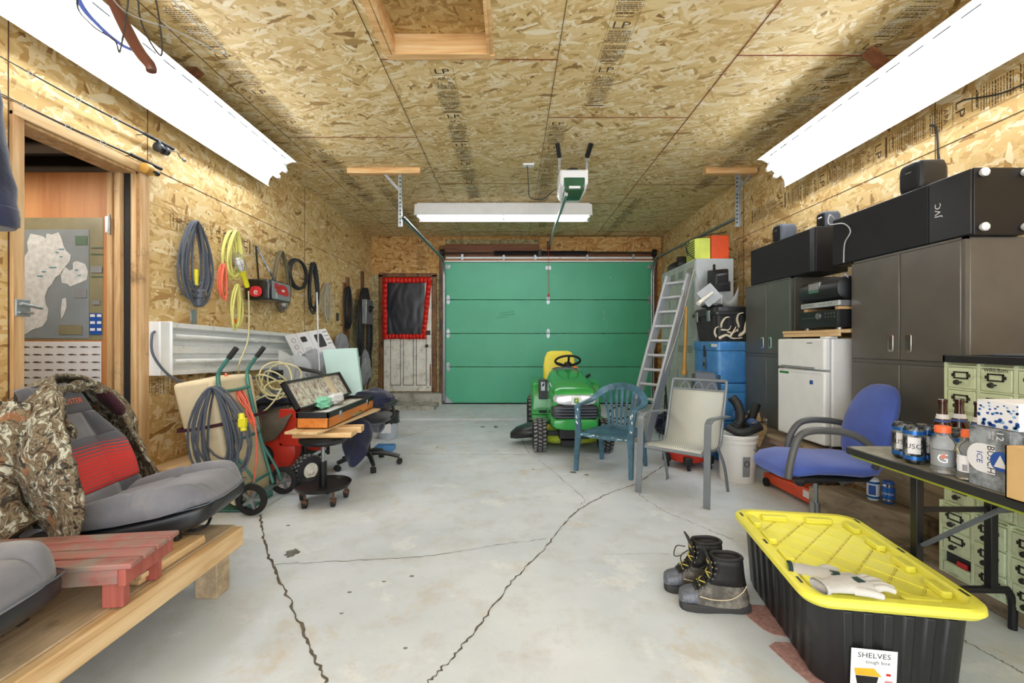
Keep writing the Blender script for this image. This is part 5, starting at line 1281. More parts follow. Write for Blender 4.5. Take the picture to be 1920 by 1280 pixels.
# ---- grey storage cabinets along the right wall
def cabinet(label, y0, y1, mat, zb=.42, zt=1.74, X=2.33, zg=1.075):
    t = thing('storage_cabinet', label, 'cabinet', (X+.2, (y0+y1)/2, zb))
    g = G(); g.box((X+.022, y0, zb), (XR-.003, y1, zt)); g.build('cabinet_body', mat, t, bev=.006)
    g = G(); g.box((X-.002, y0, zb), (X+.02, y0+.018, zt)); g.box((X-.002, y1-.018, zb), (X+.02, y1, zt)); g.box((X-.002, y0, zt-.012), (X+.02, y1, zt)); g.box((X+.004, y0, zg-.012), (X+.02, y1, zg+.012)); g.build('face_frame', mat, t)
    ym = (y0+y1)/2
    for a, b in ((y0+.02, ym-.003), (ym+.003, y1-.02)):
        for c, d, up in ((zb+.015, zg-.014, 0), (zg+.014, zt-.014, 1)):
            g = G(); g.box((X-.006, a, c), (X+.018, b, d)); dd = g.build('door', mat, t, bev=.004)
            yh = (b-.06) if b < ym else (a+.06); zc = (d-.10) if not up else c+.10
            if not up: continue
            g = G(); M = frame((X-.0065, yh, zc), (0,-1,0), (0,0,1)); g.prism(rrect(.040, .105, .01), M, 0, .004); hb = g.build('handle', 'chrome', dd, bev=.002)
            g = G(); g.prism(rrect(.022, .078, .01), M, .0042, .0048); g.build('handle_recess', 'drawer_dark', dd)
    return t
cabinet('tall grey metal cabinet nearest the card drawers, handles facing the room', 2.338, 3.12, 'cab_grey')
cabinet('tall grey metal cabinet beside the blue coolers, behind the fridge', 3.79, 4.53, 'cab_green')

def speaker(label, X0, X1, y0, y1, z0, z1, feet=True, logo=True):
    t = thing('floor_speaker', label, 'speaker', ((X0+X1)/2, (y0+y1)/2, z0))
    g = G(); g.box((X0+.015, y0, z0), (X1, y1, z1)); g.build('speaker_body', 'black_ash', t, bev=.004)
    ys = y0+.24 if logo else y0+.06
    g = G(); g.box((X0, ys, z0+.006), (X0+.015, y1-.005, z1-.006)); g.build('grille', 'black_grill', t, bev=.006)
    g = G(); g.box((X0+.002, y0+.004, z0+.004), (X0+.015, ys-.004, z1-.004)); g.build('baffle', 'black_plastic', t, bev=.004)
    if logo:
        g = G(); g.text('JVC', .05, frame((X0+.0015, y0+.10, (z0+z1)/2+.03), (0,0,-1), (0,-1,0)) if 0 else frame((X0+.0015, y0+.165, (z0+z1)/2), (0,0,1), (0,1,0))); g.build('badge', 'paper', t)
    if feet:
        for x in (X0+.05, X1-.02):
            for z in (z0+.035, z1-.03):
                g = G(); g.lathe([(.012,0),(.02,-.01),(.022,-.025),(.012,-.035)], (x, y0, z), axis=(0,1,0), n=10); g.build('foot', 'white_paint', t)
    return t
speaker('big black tower speaker lying on its side on the nearest grey cabinet, white feet showing', 2.32, 2.60, 2.30, 3.30, 1.741, 2.08)
speaker('black tower speaker lying on its side on the farther grey cabinet', 2.335, 2.60, 3.52, 4.46, 1.741, 2.09, False, False)
def sat(label, c, s, mat='black_plastic'):
    t = thing('small_speaker', label, 'speaker', c); c = V(c)
    g = G(); g.rings([ring(c+V((x, 0, s*.55)), Y3, Z3, s*a, s*b, 28, 5) for x, a, b in ((-.5*s,.40,.48),(-.42*s,.48,.54),(.3*s,.5,.55),(.5*s,.36,.42))]); g.build('speaker_shell', mat, t)
    g = G(); g.rings([ring(c+V((-.5*s-.004*k, 0, s*.55)), Y3, Z3, s*a, s*b, 28, 5) for k, a, b in ((0,.38,.46),(1.5,.34,.42))]); g.build('speaker_grille', 'black_grill', t)
    g = G(); g.box(c+V((-.5*s-.0075,-.02,s*.72)), c+V((-.5*s-.006,.02,s*.75))); g.build('badge', 'chrome', t)
sat('small black satellite speaker on top of the biggest tower speaker', (2.46, 2.72, 2.081), .17)
sat('small satellite speaker on the farther tower speaker, beside the wall', (2.47, 4.12, 2.091), .15, 'fabric_blue' if 0 else 'cord_grey')
sat('small satellite speaker between the two tower speakers, its cable dangling', (2.62, 3.50, 2.091) if 0 else (2.52, 3.62, 2.091), .125, 'cord_grey')
g = G(); g.tube([(2.36, 3.33, 2.10), (2.31, 3.31, 2.12), (2.30, 3.30, 2.05), (2.31, 3.17, 2.02), (2.305, 3.10, 1.95), (2.31, 3.16, 1.88), (2.31, 3.17, 1.75)], .004, 6, 6); g.box((2.33, 3.14, 2.085), (2.45, 3.24, 2.095)) if 0 else None; g.build('speaker_cable', 'piping', label='pale cable dangling over the front of the biggest tower speaker', cat='cable')
g = G(); g.tube([(2.70, 2.94, 2.60), (2.735, 2.93, 2.55), (2.735, 2.92, 2.2), (2.72, 2.91, 2.09)], .006, 6, 4); g.tube([(2.71, 2.90, 2.45), (2.735, 2.9, 2.3), (2.72, 2.87, 2.12), (2.66, 2.84, 2.088)], .003, 6, 4); g.build('wall_cord', 'cord_black', label='black cord running down the right wall from the light fixture', cat='cord')
g = G(); g.tube([(2.735, 2.75, 2.66), (2.735, 2.5, 2.58), (2.735, 2.2, 2.60), (2.735, 1.9, 2.75)], .004, 6, 6); g.build('wall_cord', 'cord_black', label='thin black cord sagging across the stamped boards under the right light', cat='cord')

# ---- platforms of timber under the cabinets
def tim(label, pts, z0, z1, mat='timber', name='timber_beam'):
    g = G(); g.hexa([V((x, y, z0)) for x, y in pts]+[V((x, y, z1)) for x, y in pts]); return g.build(name, mat, label=label, cat='timber', bev=.012)
d = V((-.368, .93, 0)); nrm = V((.93, .368, 0)); a0 = V((2.255, 2.57, 0))
tim('heavy weathered timber beam on the floor with two beer cans on it', [(a0.x, a0.y), (a0.x+.24, a0.y+.0), (a0.x+.24-.368*.6, a0.y+.93*.6), (a0.x-.368*.6, a0.y+.93*.6)], 0.0, .215)
tim('weathered timber block under the nearest grey cabinet', [(2.345, 2.30), (2.74, 2.30), (2.74, 3.12), (2.50, 3.12)] if 0 else [(2.50, 2.30), (2.74, 2.30), (2.74, 3.12), (2.50, 3.12)], 0.0, .419)
tim('dark timber slab on top of the heavy weathered beam, under the cabinet', [(2.34, 2.35), (2.498, 2.35), (2.498, 3.12), (2.34, 3.12)], .2165, .419)
tim('timber block under the farther grey cabinet', [(2.36, 3.8), (2.74, 3.8), (2.74, 4.52), (2.36, 4.52)], 0.0, .419)
g = G(); g.box((2.13, 1.3, 0), (2.5, 2.5, .085)); g.build('base_boards', 'timber', label='flat weathered boards under the green card drawers', cat='boards', bev=.006)
fs = thing('fridge_stand', 'low wooden stand under the white refrigerator', 'stand', (2.42, 3.48, 0))
g = G(); g.box((2.12, 3.17, .405), (2.70, 3.785, .436)); g.build('stand_top', 'timber', fs, bev=.003)
for x in (2.2, 2.62):
    for y in (3.19, 3.74):
        g = G(); g.box((x, y, 0.0), (x+.05, y+.035, .404)); g.build('stand_leg', 'brown_z', fs, bev=.003)
g = G(); g.box((2.14, 3.18, .36), (2.16, 3.78, .404)); g.build('stand_apron', 'redwood', fs)

# ---- refrigerator
fr = thing('refrigerator', 'small white two-door refrigerator standing between the grey cabinets', 'refrigerator', (2.42, 3.48, .437))
FX, fy0, fy1 = 2.2, 3.207, 3.77
g = G(); g.box((FX+.055, fy0, .455), (2.66, fy1, 1.222)); g.build('fridge_body', 'white_enamel', fr, bev=.012, segs=3)
g = G(); g.box((FX, fy0, .46), (FX+.05, fy1, .985)); d1_ = g.build('fridge_door', 'white_enamel', fr, bev=.014, segs=3)
g = G(); g.box((FX, fy0, .995), (FX+.05, fy1, 1.222)); d2_ = g.build('freezer_door', 'white_enamel', fr, bev=.014, segs=3)
g = G(); g.box((FX-.004, fy0+.1, .998), (FX+.01, fy1-.05, 1.012)); g.build('handle_lip', 'print_grey', d2_, bev=.002)
g = G(); g.box((FX-.004, fy0+.02, .962), (FX+.01, fy1-.02, .978)); g.build('handle_lip', 'white_paint', d1_, bev=.002)
g = G(); g.box((FX-.0015, fy1-.15, .945), (FX, fy1-.03, .962)); g.build('green_tape', 'green_tape', d1_, label='strip of green tape')
g = G(); g.box((FX-.0015, fy0+.12, .885), (FX, fy0+.155, .915)); g.build('blue_sticker', 'print_blue', d1_, label='small blue sticker')
g = G(); g.box((FX-.0015, fy0+.13, 1.185), (FX, fy0+.19, 1.192)); g.build('badge', 'steel', d2_)
g = G(); g.box((FX+.01, fy0+.005, 1.222), (FX+.1, fy0+.06, 1.236)); g.build('hinge_cover', 'white_paint', fr, bev=.003)
for y in (fy0+.05, fy1-.05):
    g = G(); g.cyl((FX+.08, y, .437), (FX+.08, y, .456), .015); g.build('foot', 'print_grey', fr)
# stereo shelf above it
sh = thing('wooden_shelf', 'pine slat shelf holding the stereo above the refrigerator', 'shelf', (2.45, 3.45, 1.25))
g = G()
for k in range(4): g.box((2.245+k*.115, 3.13, 1.262), (2.245+k*.115+.095, 3.778, 1.284))
g.build('shelf_slats', 'pine', sh, bev=.002)
g = G(); g.box((2.25, 3.135, 1.236), (2.268, 3.775, 1.261)); g.build('shelf_rail', 'pine', sh, bev=.002); g = G(); g.box((2.66, 3.135, 1.236), (2.68, 3.775, 1.261)); g.build('shelf_rail', 'pine', sh, bev=.002)
rc = thing('av_receiver', 'black stereo receiver with a round volume knob on the pine shelf', 'receiver', (2.45, 3.36, 1.285))
RX, ry0, ry1 = 2.25, 3.145, 3.565
g = G(); g.box((RX+.012, ry0, 1.300), (2.60, ry1, 1.425)); g.build('receiver_case', 'black_metal', rc, bev=.003)
g = G(); g.box((RX, ry0, 1.302), (RX+.012, ry1, 1.423)); g.build('front_panel', 'black_plastic', rc, bev=.003)
g = G(); g.lathe([(.024,0),(.022,.014),(.001,.016)], (RX, ry0+.19, 1.385), axis=(-1,0,0)); g.build('volume_knob', 'steel', rc)
g = G()
for k in range(8): g.box((RX-.002, ry1-.05-k*.018, 1.372), (RX, ry1-.042-k*.018, 1.376))
for k in range(4):
    for j in range(2): g.cyl((RX, ry0+.03+k*.03, 1.375+j*.025), (RX-.004, ry0+.03+k*.03, 1.375+j*.025), .005, n=8)
g.build('control_buttons', 'steel', rc)
g = G(); g.box((RX-.001, ry0+.12, 1.32), (RX, ry1-.16, 1.345)); g.build('display_window', 'cord_black', rc)
for y in (ry0+.04, ry1-.04):
    g = G(); g.cyl((RX+.04, y, 1.285), (RX+.04, y, 1.301), .02); g.build('foot', 'steel', rc)
for i, y in enumerate((3.16, 3.50)):
    g = G(); g.box((2.27, y, 1.4255), (2.55, y+.04, 1.447)); g.build('wood_spacer', 'pine_x', label=('small wood block between receiver and disc player, at the near end', 'small wood block between receiver and disc player, at the far end')[i], cat='block', bev=.002)
cdp = thing('disc_player', 'slim silver disc player stacked above the black receiver', 'disc player', (2.45, 3.34, 1.448))
g = G(); g.box((RX+.012, ry0-.01, 1.448), (2.50, ry1-.02, 1.488)); g.build('player_case', 'steel', cdp, bev=.003)
g = G(); g.box((RX, ry0-.01, 1.449), (RX+.012, ry1-.02, 1.487)); g.build('front_panel', 'aluminium', cdp, bev=.003)
g = G(); g.box((RX-.002, ry1-.17, 1.464), (RX, ry1-.04, 1.476)); g.build('disc_tray', 'print_grey', cdp)
g = G()
for k in range(5): g.cyl((RX, ry0+.06+k*.03, 1.468), (RX-.004, ry0+.06+k*.03, 1.468), .005, n=8)
g.build('control_buttons', 'print_grey', cdp)
bb = thing('boombox', 'black boombox dock with rounded front on top of the disc player', 'stereo', (2.4, 3.33, 1.489))
g = G(); g.rings([ring(V((2.36, y, 1.575)), X3, Z3, w, h, 26, 2.6) for y, w, h in ((3.15,.07,.06),(3.16,.10,.08),(3.30,.115,.086),(3.48,.115,.086),(3.585,.10,.08),(3.60,.07,.06))]); g.build('stereo_shell', 'black_plastic', bb)
g = G(); g.cbox((2.255, 3.39, 1.60), (.02, .13, .07)); db = g.build('dock_frame', 'steel', bb, bev=.008)
g = G(); g.cbox((2.243, 3.39, 1.605), (.004, .09, .045)); g.build('dock_screen', 'print_grey', bb)
g = G(); g.cbox((2.246, 3.39, 1.565), (.006, .10, .01)); g.build('dock_buttons', 'chrome', bb)
g = G(); g.tube([(2.36, 3.17, 1.655), (2.30, 3.15, 1.67), (2.34, 3.16, 1.64)], .004, 6, 4); g.build('cable', 'piping', bb)

# ---- green card drawers
def drawers(label, y1, ncol, z0, z1, nrow, X=2.1, cw=.152, hand=None, openr=None):
    t = thing('card_drawer_cabinet', label, 'drawer cabinet', (X+.2, y1-ncol*cw/2, z0))
    y0 = y1-ncol*cw-.02
    rh = (z1-z0-.02)/nrow
    g = G(); g.box((X+.02, y0, z0), (X+.40, y1, z1)); g.build('cabinet_shell', 'drawer_green', t, bev=.003)
    g = G()
    for c in range(ncol+1):
        y = y1-.0-c*cw; g.box((X-.002, y-.018 if c else y-.016, z0), (X+.02, y if c == 0 else y-.002, z1))
    for r in range(nrow+1): g.box((X+.0, y0, z0+r*rh), (X+.02, y1, z0+r*rh+.008))
    g.build('face_frame', 'drawer_green', t, bev=.001)
    rnd = random.Random(int(z0*100))
    for c in range(ncol):
        for r in range(nrow):
            ya = y1-.02-(c+1)*cw+.022; yb_ = y1-.02-c*cw-.001; za = z0+r*rh+.009; zb = z0+(r+1)*rh-.002; o = rnd.uniform(-.004, .004)-.006
            if openr == (c, r):
                g = G(); g.box((X+.0, ya, za), (X+.012, yb_, za+.045)); dd = g.build('drawer', 'drawer_green', t, bev=.002)
                g = G(); g.box((X+.016, ya, za+.045), (X+.0195, yb_, zb)); g.build('open_gap', 'cord_black', t)
                g = G(); g.box((X+.004, ya+.02, za+.046), (X+.014, ya+.07, za+.07)); g.build('red_item', 'print_red', t, label='red item lying in the open drawer', bev=.003); continue
            g = G(); g.box((X+o, ya, za), (X+.015, yb_, zb)); dd = g.build('drawer', 'drawer_green', t, bev=.003)
            yc = (ya+yb_)/2; zc = (za+zb)/2+.012; M = frame((X+o, yc, zc), (0,-1,0), (0,0,1))
            g = G()
            for q in (((-.034,-.016),(.034,-.010)),((-.034,.012),(.034,.018)),((-.034,-.016),(-.028,.018)),((.028,-.016),(.034,.018)),((-.043,-.006),(-.034,.008)),((.034,-.006),(.043,.008))):
                g.box((q[0][0], q[0][1], 0), (q[1][0], q[1][1], .004), M)
            g.build('label_holder', 'old_iron', dd)
            g = G(); g.lathe([(.004,0),(.005,.012),(.013,.02),(.010,.03),(.001,.032)], M@V((0,-.032,0)), axis=(-1,0,0), n=12); g.build('drawer_pull', 'old_iron', dd)
            if hand and (c, r) in hand:
                g = G(); g.text(hand[(c, r)], .024, M@Matrix.Translation((0, .025, .001)), sx=.9); g.build('handwriting', 'ink', dd)
    return t
drawers('pale green card drawer cabinet, upper unit under the black tray', 2.21, 3, .435, 1.10, 6, hand={(1, 5): 'WIRE/Batts', (2, 5): 'MY', (2, 4): 'S/P'})
drawers('pale green card drawer cabinet standing on the floor boards, lower unit with one drawer open', 2.225, 3, .088, .43, 3, X=2.09, openr=(0, 0), hand={(0, 2): 'HINGES', (1, 2): 'PLUGS'})
tr = thing('black_tray', 'black plastic tray of bits lying on the green card drawers', 'tray', (2.28, 2.0, 1.101))
g = G(); g.box((2.09, 1.74, 1.101), (2.45, 2.19, 1.108))
for a, b in (((2.08,1.73),(2.095,2.2)),((2.45,1.73),(2.465,2.2)),((2.08,1.73),(2.465,1.745)),((2.08,2.185),(2.465,2.2))): g.box((a[0],a[1],1.101),(b[0],b[1],1.135))
g.build('tray_pan', 'black_plastic', tr, bev=.003)
g = G(); g.box((2.15, 1.76, 1.136), (2.4, 2.05, 1.144)); g.build('tray_lid', 'cord_grey', tr, bev=.002)
g = G(); g.box((2.30, 1.80, 1.145), (2.44, 1.84, 1.30)); g.box((2.3, 1.80, 1.145), (2.44, 1.95, 1.16)); g.build('black_bin', 'black_plastic', label='black upright bin at the right edge on the drawers', cat='bin', bev=.004)

# ---- folding table and what stands on it
tb = thing('folding_table', 'folding table with worn grey top and black edge', 'table', (1.76, 1.15, 0))
tx0, tx1, ty0, ty1, tz = 1.46, 2.06, .30, 2.01, .74
def top(z, e): return [V((p[0]+(tx0+tx1)/2, p[1]+(ty0+ty1)/2, z)) for p in rrect(tx1-tx0+e, ty1-ty0+e, .03, 4)]
g = G(); g.rings([top(tz-.004, -.02), top(tz, -.022)]); g.build('table_top', 'concrete_table', tb)
g = G(); g.rings([top(tz-.028, 0), top(tz-.002, 0), top(tz-.0005, -.008)]); g.build('table_edge', 'table_edge', tb)
g = G(); g.rings([top(tz-.040, -.03), top(tz-.0285, -.012)]); g.build('table_underside', 'table_lime', tb)
for yf, s in ((1.90, -1), (.45, 1)):
    for x in (1.69, 2.0):
        g = G(); g.box((x-.016, yf-.016, .165), (x+.016, yf+.016, tz-.041)); g.build('leg', 'black_metal', tb, bev=.004)
    g = G(); g.tube([(1.625, yf, .0), (1.625, yf, .11), (1.635, yf, .155), (1.66, yf, .165), (2.03, yf, .165), (2.07, yf, .155), (2.09, yf, .11), (2.09, yf, .0)], .015, 10, 5); g.build('foot_bar', 'black_metal', tb)
    g = G(); g.bar((1.70, yf+s*.02, .36), (1.735, yf+s*.28, .60), .025, .012); g.bar((1.735, yf+s*.28, .60), (1.79, yf+s*.44, .695), .03, .014); g.build('brace', 'cord_grey', tb)
    g = G(); g.bar((2.0, yf+s*.02, .50), (1.90, yf+s*.28, .61), .03, .014); g.bar((1.90, yf+s*.28, .61), (1.80, yf+s*.44, .695), .03, .014); g.build('brace', 'black_metal', tb)
    g = G(); g.bar((1.70, yf, .50), (1.99, yf, .50), .012, .02); g.build('cross_bar', 'black_metal', tb)

def can(label, c, r, h, mat, rim, txt, ang, group=None, band='paper', tm='print_black', ts=.05):
    t = thing('beverage_can', label, 'can', c, group=group)
    c = V(c); g = G(); g.lathe([(r*.72,0),(r*.8,.004),(r,.014),(r,h-.014),(r*.84,h-.004),(r*.84,h),(r*.78,h-.004),(.001,h-.006)], c, n=28); g.build('can_body', mat, t)
    g = G(); g.lathe([(r*1.005,.016),(r*1.005,.030)], c, n=28, cap=False); g.build('can_band', rim, t); g = G(); g.lathe([(r*1.005,h-.030),(r*1.005,h-.016)], c, n=28, cap=False); g.build('can_band', rim, t)
    g = G(); n_ = 8; 
    def sp(u, v): a = ang+(u-.5)*1.15; return c+V((math.cos(a)*r*1.012, math.sin(a)*r*1.012, h*.28+h*.44*v))
    g.grid(sp, 8, 2); g.build('label_patch', band, t)
    if txt:
        g = G(); M = Matrix.Identity(4); g.text(txt, ts, M)
        for v in g.bm.verts:
            a = ang+v.co.x/r; v.co = c+V((math.cos(a)*r*1.02, math.sin(a)*r*1.02, h*.42+v.co.y))
        g.build('lettering', tm, t)
    return t
CG = None
spots = [((1.522, 1.722), 'black and blue beer can at the outer corner of the cluster, nearest the chair'), ((1.575, 1.665), 'beer can right of the corner can, behind the first clear bottle'), ((1.545, 1.80), 'beer can at the back of the cluster behind the corner can'), ((1.59, 1.745), 'beer can in front of the leftmost brown bottle'), ((1.65, 1.67), 'beer can in front of the middle brown bottle'), ((1.57, 1.585) , 'beer can tucked between the clear bottles and the brown bottles')]
for (x, y), lb_t in spots:
    can(lb_t, (x, y, tz+.001), .034, .14, 'can_black', 'can_blue', 'BUSCH', -2.3, 'beer cans on the folding table', ts=.026)
def bottle(label, x, y):
    t = thing('beer_bottle', label, 'bottle', (x, y, tz+.001), group='brown beer bottles on the table'); c = V((x, y, tz+.001))
    g = G(); g.lathe([(.02,0),(.030,.004),(.0305,.12),(.028,.14),(.016,.175),(.0135,.20),(.0135,.222),(.0155,.224),(.0155,.236),(.012,.238)], c, n=24); g.build('glass_body', 'amber', t)
    g = G(); g.lathe([(.031,.03),(.031,.10)], c, n=24, cap=False); g.build('body_label', 'paper', t)
    g = G(); g.lathe([(.0212,.158),(.0172,.180)], c, n=24, cap=False); g.build('neck_label', 'paper', t)
    g = G(); g.lathe([(.0245,.151),(.0218,.158)], c, n=24, cap=False); g.build('neck_stripe', 'print_blue', t)
bottle('brown beer bottle behind the black and blue cans, first of the three from the chair', 1.66, 1.755)
bottle('brown beer bottle between the other two bottles', 1.675, 1.69) if 0 else bottle('middle brown beer bottle of three, behind the orange capped bottles', 1.735, 1.765)
bottle('brown beer bottle beside the patterned tissue box', 1.725, 1.68)
def sport(label, x, y, gl):
    t = thing('sports_drink_bottle', label, 'bottle', (x, y, tz+.001)); c = V((x, y, tz+.001))
    g = G(); g.lathe([(.025,0),(.034,.006),(.034,.02),(.031,.028),(.031,.085),(.034,.092),(.036,.105),(.030,.118),(.022,.135),(.019,.145),(.019,.15)], c, n=28); g.build('bottle_body', 'clear_plastic', t)
    g = G(); g.lathe([(.0225,.143),(.0225,.163),(.020,.166),(.001,.166)], c, n=28); g.build('cap', 'cap_orange', t)
    g = G(); g.lathe([(.0318,.030),(.0318,.084)], c, n=28, cap=False); g.build('wrap_label', 'print_grey' if gl else 'paper', t)
    g = G(); txt = 'G' if gl else 'ZE'
    g.text(txt, .045 if gl else .022, Matrix.Identity(4)); r = .0325; a0 = -2.35 if gl else -2.0
    for v in g.bm.verts: a = a0+v.co.x/r; v.co = c+V((math.cos(a)*r, math.sin(a)*r, .043+v.co.y))
    g.build('lettering', 'paper' if gl else 'print_black', t)
    if gl:
        g = G(); pts = [(0,.012),(.008,.018),(.004,.008),(.010,.006),(-.002,-.004),(.002,.003),(-.005,.004)]
        vs = []
        for px_, pz_ in pts: a = a0+px_/r; vs.append(c+V((math.cos(a)*(r+.001), math.sin(a)*(r+.001), .058+pz_)))
        g.face(vs); g.build('bolt_mark', 'print_orange', t)
    else:
        g = G()
        for k in range(9):
            a = a0-.95+k*.045; p = lambda z, q: c+V((math.cos(q)*r, math.sin(q)*r, z)); g.face([p(.034,a), p(.034,a+.02), p(.055,a+.02), p(.055,a)])
        g.build('barcode', 'print_black', t)
sport('clear sports drink bottle with orange cap, white letter on its grey label', 1.50, 1.585, True)
sport('clear sports drink bottle with orange cap and white label, beside the beer carton', 1.515, 1.505, False)
bx = thing('beer_carton', 'dark beer carton with round blue and white logo standing on its side', 'carton', (1.68, 1.41, tz+.001))
bx0, bx1, by0, by1, bz1 = 1.48, 1.88, 1.352, 1.475, tz+.190
g = G(); g.box((bx0, by0, tz+.001), (bx1, by1, bz1)); g.build('carton_body', 'box_mural', bx, bev=.003)
M = frame((bx0-.0005, (by0+by1)/2, tz+.095), (0,-1,0), (0,0,1))
g = G(); g.prism([(.04*math.cos(q)*1.1-.022, .045*math.sin(q)) for q in [2*PI*i/24 for i in range(24)]], M, 0, .0008); g.prism([(-.022,.045),(.02,.045),(.02,-.045),(-.022,-.045)], M, .0002, .0009); g.build('logo_patch', 'paper', bx)
g = G(); g.prism([(.03*math.cos(q)+.036, .03*math.sin(q)) for q in [2*PI*i/24 for i in range(24)]], M, 0.001, .0016); g.build('mountain_badge', 'print_blue', bx)
g = G(); g.prism([(.018,-.018),(.036,.02),(.042,.008),(.056,-.018)], M, .0018, .0024); g.build('mountain_peak', 'paper', bx)
Mr = M@Matrix.Rotation(-PI/2, 4, 'Z')
g = G(); g.text('BUSCH', .032, Mr@Matrix.Translation((0, -.002, .0014)), sx=.85); g.build('lettering', 'print_black', bx)
g = G(); g.text('ICE', .026, Mr@Matrix.Translation((0, -.034, .0014))); g.build('ice_lettering', 'print_blue', bx)
g = G(); g.text('12', .03, Mr@Matrix.Translation((-.075, .025, .0014))); g.text('355 mL', .009, Mr@Matrix.Translation((-.075, .012, .0014))); g.text('CANS', .009, Mr@Matrix.Translation((-.075, .002, .0014))); g.build('count_lettering', 'paper', bx)
tsb = thing('tissue_box', 'white tissue box with blue dot pattern lying on the beer carton', 'tissue box', (1.66, 1.41, bz1+.001))
g = G(); g.box((1.50, 1.345, bz1+.001), (1.74, 1.47, bz1+.085)); g.build('box_shell', 'paper', tsb, bev=.003)
rd = random.Random(2); g = G(); g2 = G()
M = frame((1.4995, 1.4075, bz1+.001), (0,-1,0), (0,0,1)); M2 = frame((1.62, 1.3445, bz1+.001), (1,0,0), (0,0,1))
for k in range(90):
    u = rd.uniform(-.058, .058); v = rd.uniform(.006, .078); r = .0065*(1-v/.1)+.0012
    (g if rd.random() < .6 else g2).prism([(u+r*math.cos(q), v+r*.8*math.sin(q)) for q in [PI/4*i for i in range(8)]], M if k % 2 else M2, 0.0002, .0007)
g.build('dark_dots', 'print_blue', tsb); g2.build('pale_dots', 'print_sky', tsb)
bb2 = thing('blue_carton', 'blue beer carton with a 12 on it, behind the tan cardboard box', 'carton', (1.72, 1.24, tz))
g = G(); g.box((1.62, 1.12, tz+.001), (1.86, 1.345, tz+.175)); g.build('carton_body', 'print_blue', bb2, bev=.003)
g = G(); g.box((1.6195, 1.27, tz+.135), (1.62, 1.325, tz+.168)); g.build('number_panel', 'print_black', bb2)
g = G(); g.text('12', .026, frame((1.6190, 1.298, tz+.142), (0,-1,0), (0,0,1))); g.build('lettering', 'paper', bb2)
cb2 = thing('cardboard_box', 'plain tan cardboard box at the near end of the folding table', 'box', (1.53, 1.2, tz))
g = G(); x0, x1, y0, y1, z1 = 1.45, 1.61, 1.05, 1.338, tz+.155
g.box((x0, y0, tz+.001), (x0+.004, y1, z1)); g.box((x1-.004, y0, tz+.001), (x1, y1, z1)); g.box((x0, y1-.004, tz+.001), (x1, y1, z1)); g.box((x0, y0, tz+.001), (x1, y0+.004, z1)); g.box((x0, y0, tz+.001), (x1, y1, tz+.005)); g.build('box_walls', 'cardboard', cb2)
g = G(); g.bar((x1, (y0+y1)/2, z1), (x1+.004, (y0+y1)/2, z1+.001), .28, .003) ; g.hexa([V(p) for p in ((x0+.004,y0,z1-.02),(x0+.05,y0,z1-.06),(x0+.05,y1,z1-.06),(x0+.004,y1,z1-.02),(x0+.006,y0,z1-.018),(x0+.052,y0,z1-.058),(x0+.052,y1,z1-.058),(x0+.006,y1,z1-.018))]); g.build('box_flap', 'cardboard', cb2)
# two cans on the timber
can('upright silver and blue beer can on the timber beam, nearer the chair', (2.245, 2.83, .216), .033, .135, 'paper', 'can_blue', None, -2.4, 'beer cans on the timber beam', band='print_blue')
can('blue beer can on the timber beam, nearer the table leg', (2.29, 2.77, .216), .033, .135, 'print_blue', 'chrome', 'SLEEMAN', -2.5, 'beer cans on the timber beam', band='can_blue', tm='paper', ts=.018)

# ---- yellow and black tote
TT = thing('storage_tote', 'black storage tote with yellow lattice lid in front of the folding table', 'storage tote', (1.345, 1.90, 0), math.radians(-9.5))
LW, LL, LZ = .57, .84, .335
def rr3(w, l, r, z, n=6): return [V((x, y, z)) for x, y in rrect(w, l, r, n)]
def ribring(w, l, z, r, amp):
    base = rrect(w, l, r, 5); out = []
    n = len(base)
    for i in range(n):
        a = V((*base[i], 0)); b = V((*base[(i+1) % n], 0)); L = (b-a).length
        if L > .15:
            k = 2*(9 if abs(b.y-a.y) > abs(b.x-a.x) else 6); d = (b-a)/k; nn = V((d.y, -d.x, 0)).normalized()
            for j in range(k):
                p0 = a+d*(j+.12); p1 = a+d*(j+.88); o = nn*(amp if j % 2 else -amp*.2)
                out += [p0+o, p1+o]
        else: out.append(a)
    return [V((p.x, p.y, z)) for p in out]
g = G(); g.rings([ribring(.43, .70, .004, .05, .003), ribring(.445, .715, .02, .05, .005), ribring(.475, .75, LZ-.056, .05, .006), ribring(.478, .752, LZ-.052, .05, .001)]); g.build('tote_body', 'tote_body', TT, bev=.003)
g = G(); g.rings([rr3(.49, .76, .05, LZ-.05), rr3(.505, .775, .05, LZ-.045), rr3(.51, .78, .05, LZ-.042), rr3(.49, .76, .05, LZ-.040)]); g.build('tote_rim', 'tote_body', TT)
lid = G()
P_ = [(LW-.03, LL-.03, .07, LZ-.036), (LW, LL, .085, LZ-.020), (LW-.004, LL-.004, .085, LZ-.003), (LW-.02, LL-.02, .08, LZ+.004), (LW-.075, LL-.075, .06, LZ+.004), (LW-.085, LL-.085, .055, LZ-.001), (LW-.10, LL-.10, .05, LZ-.022), (LW-.12, LL-.12, .045, LZ-.026)]
lid.rings([rr3(w, l, r, z) for w, l, r, z in P_]); ld = lid.build('lid', 'tote_yellow', TT)
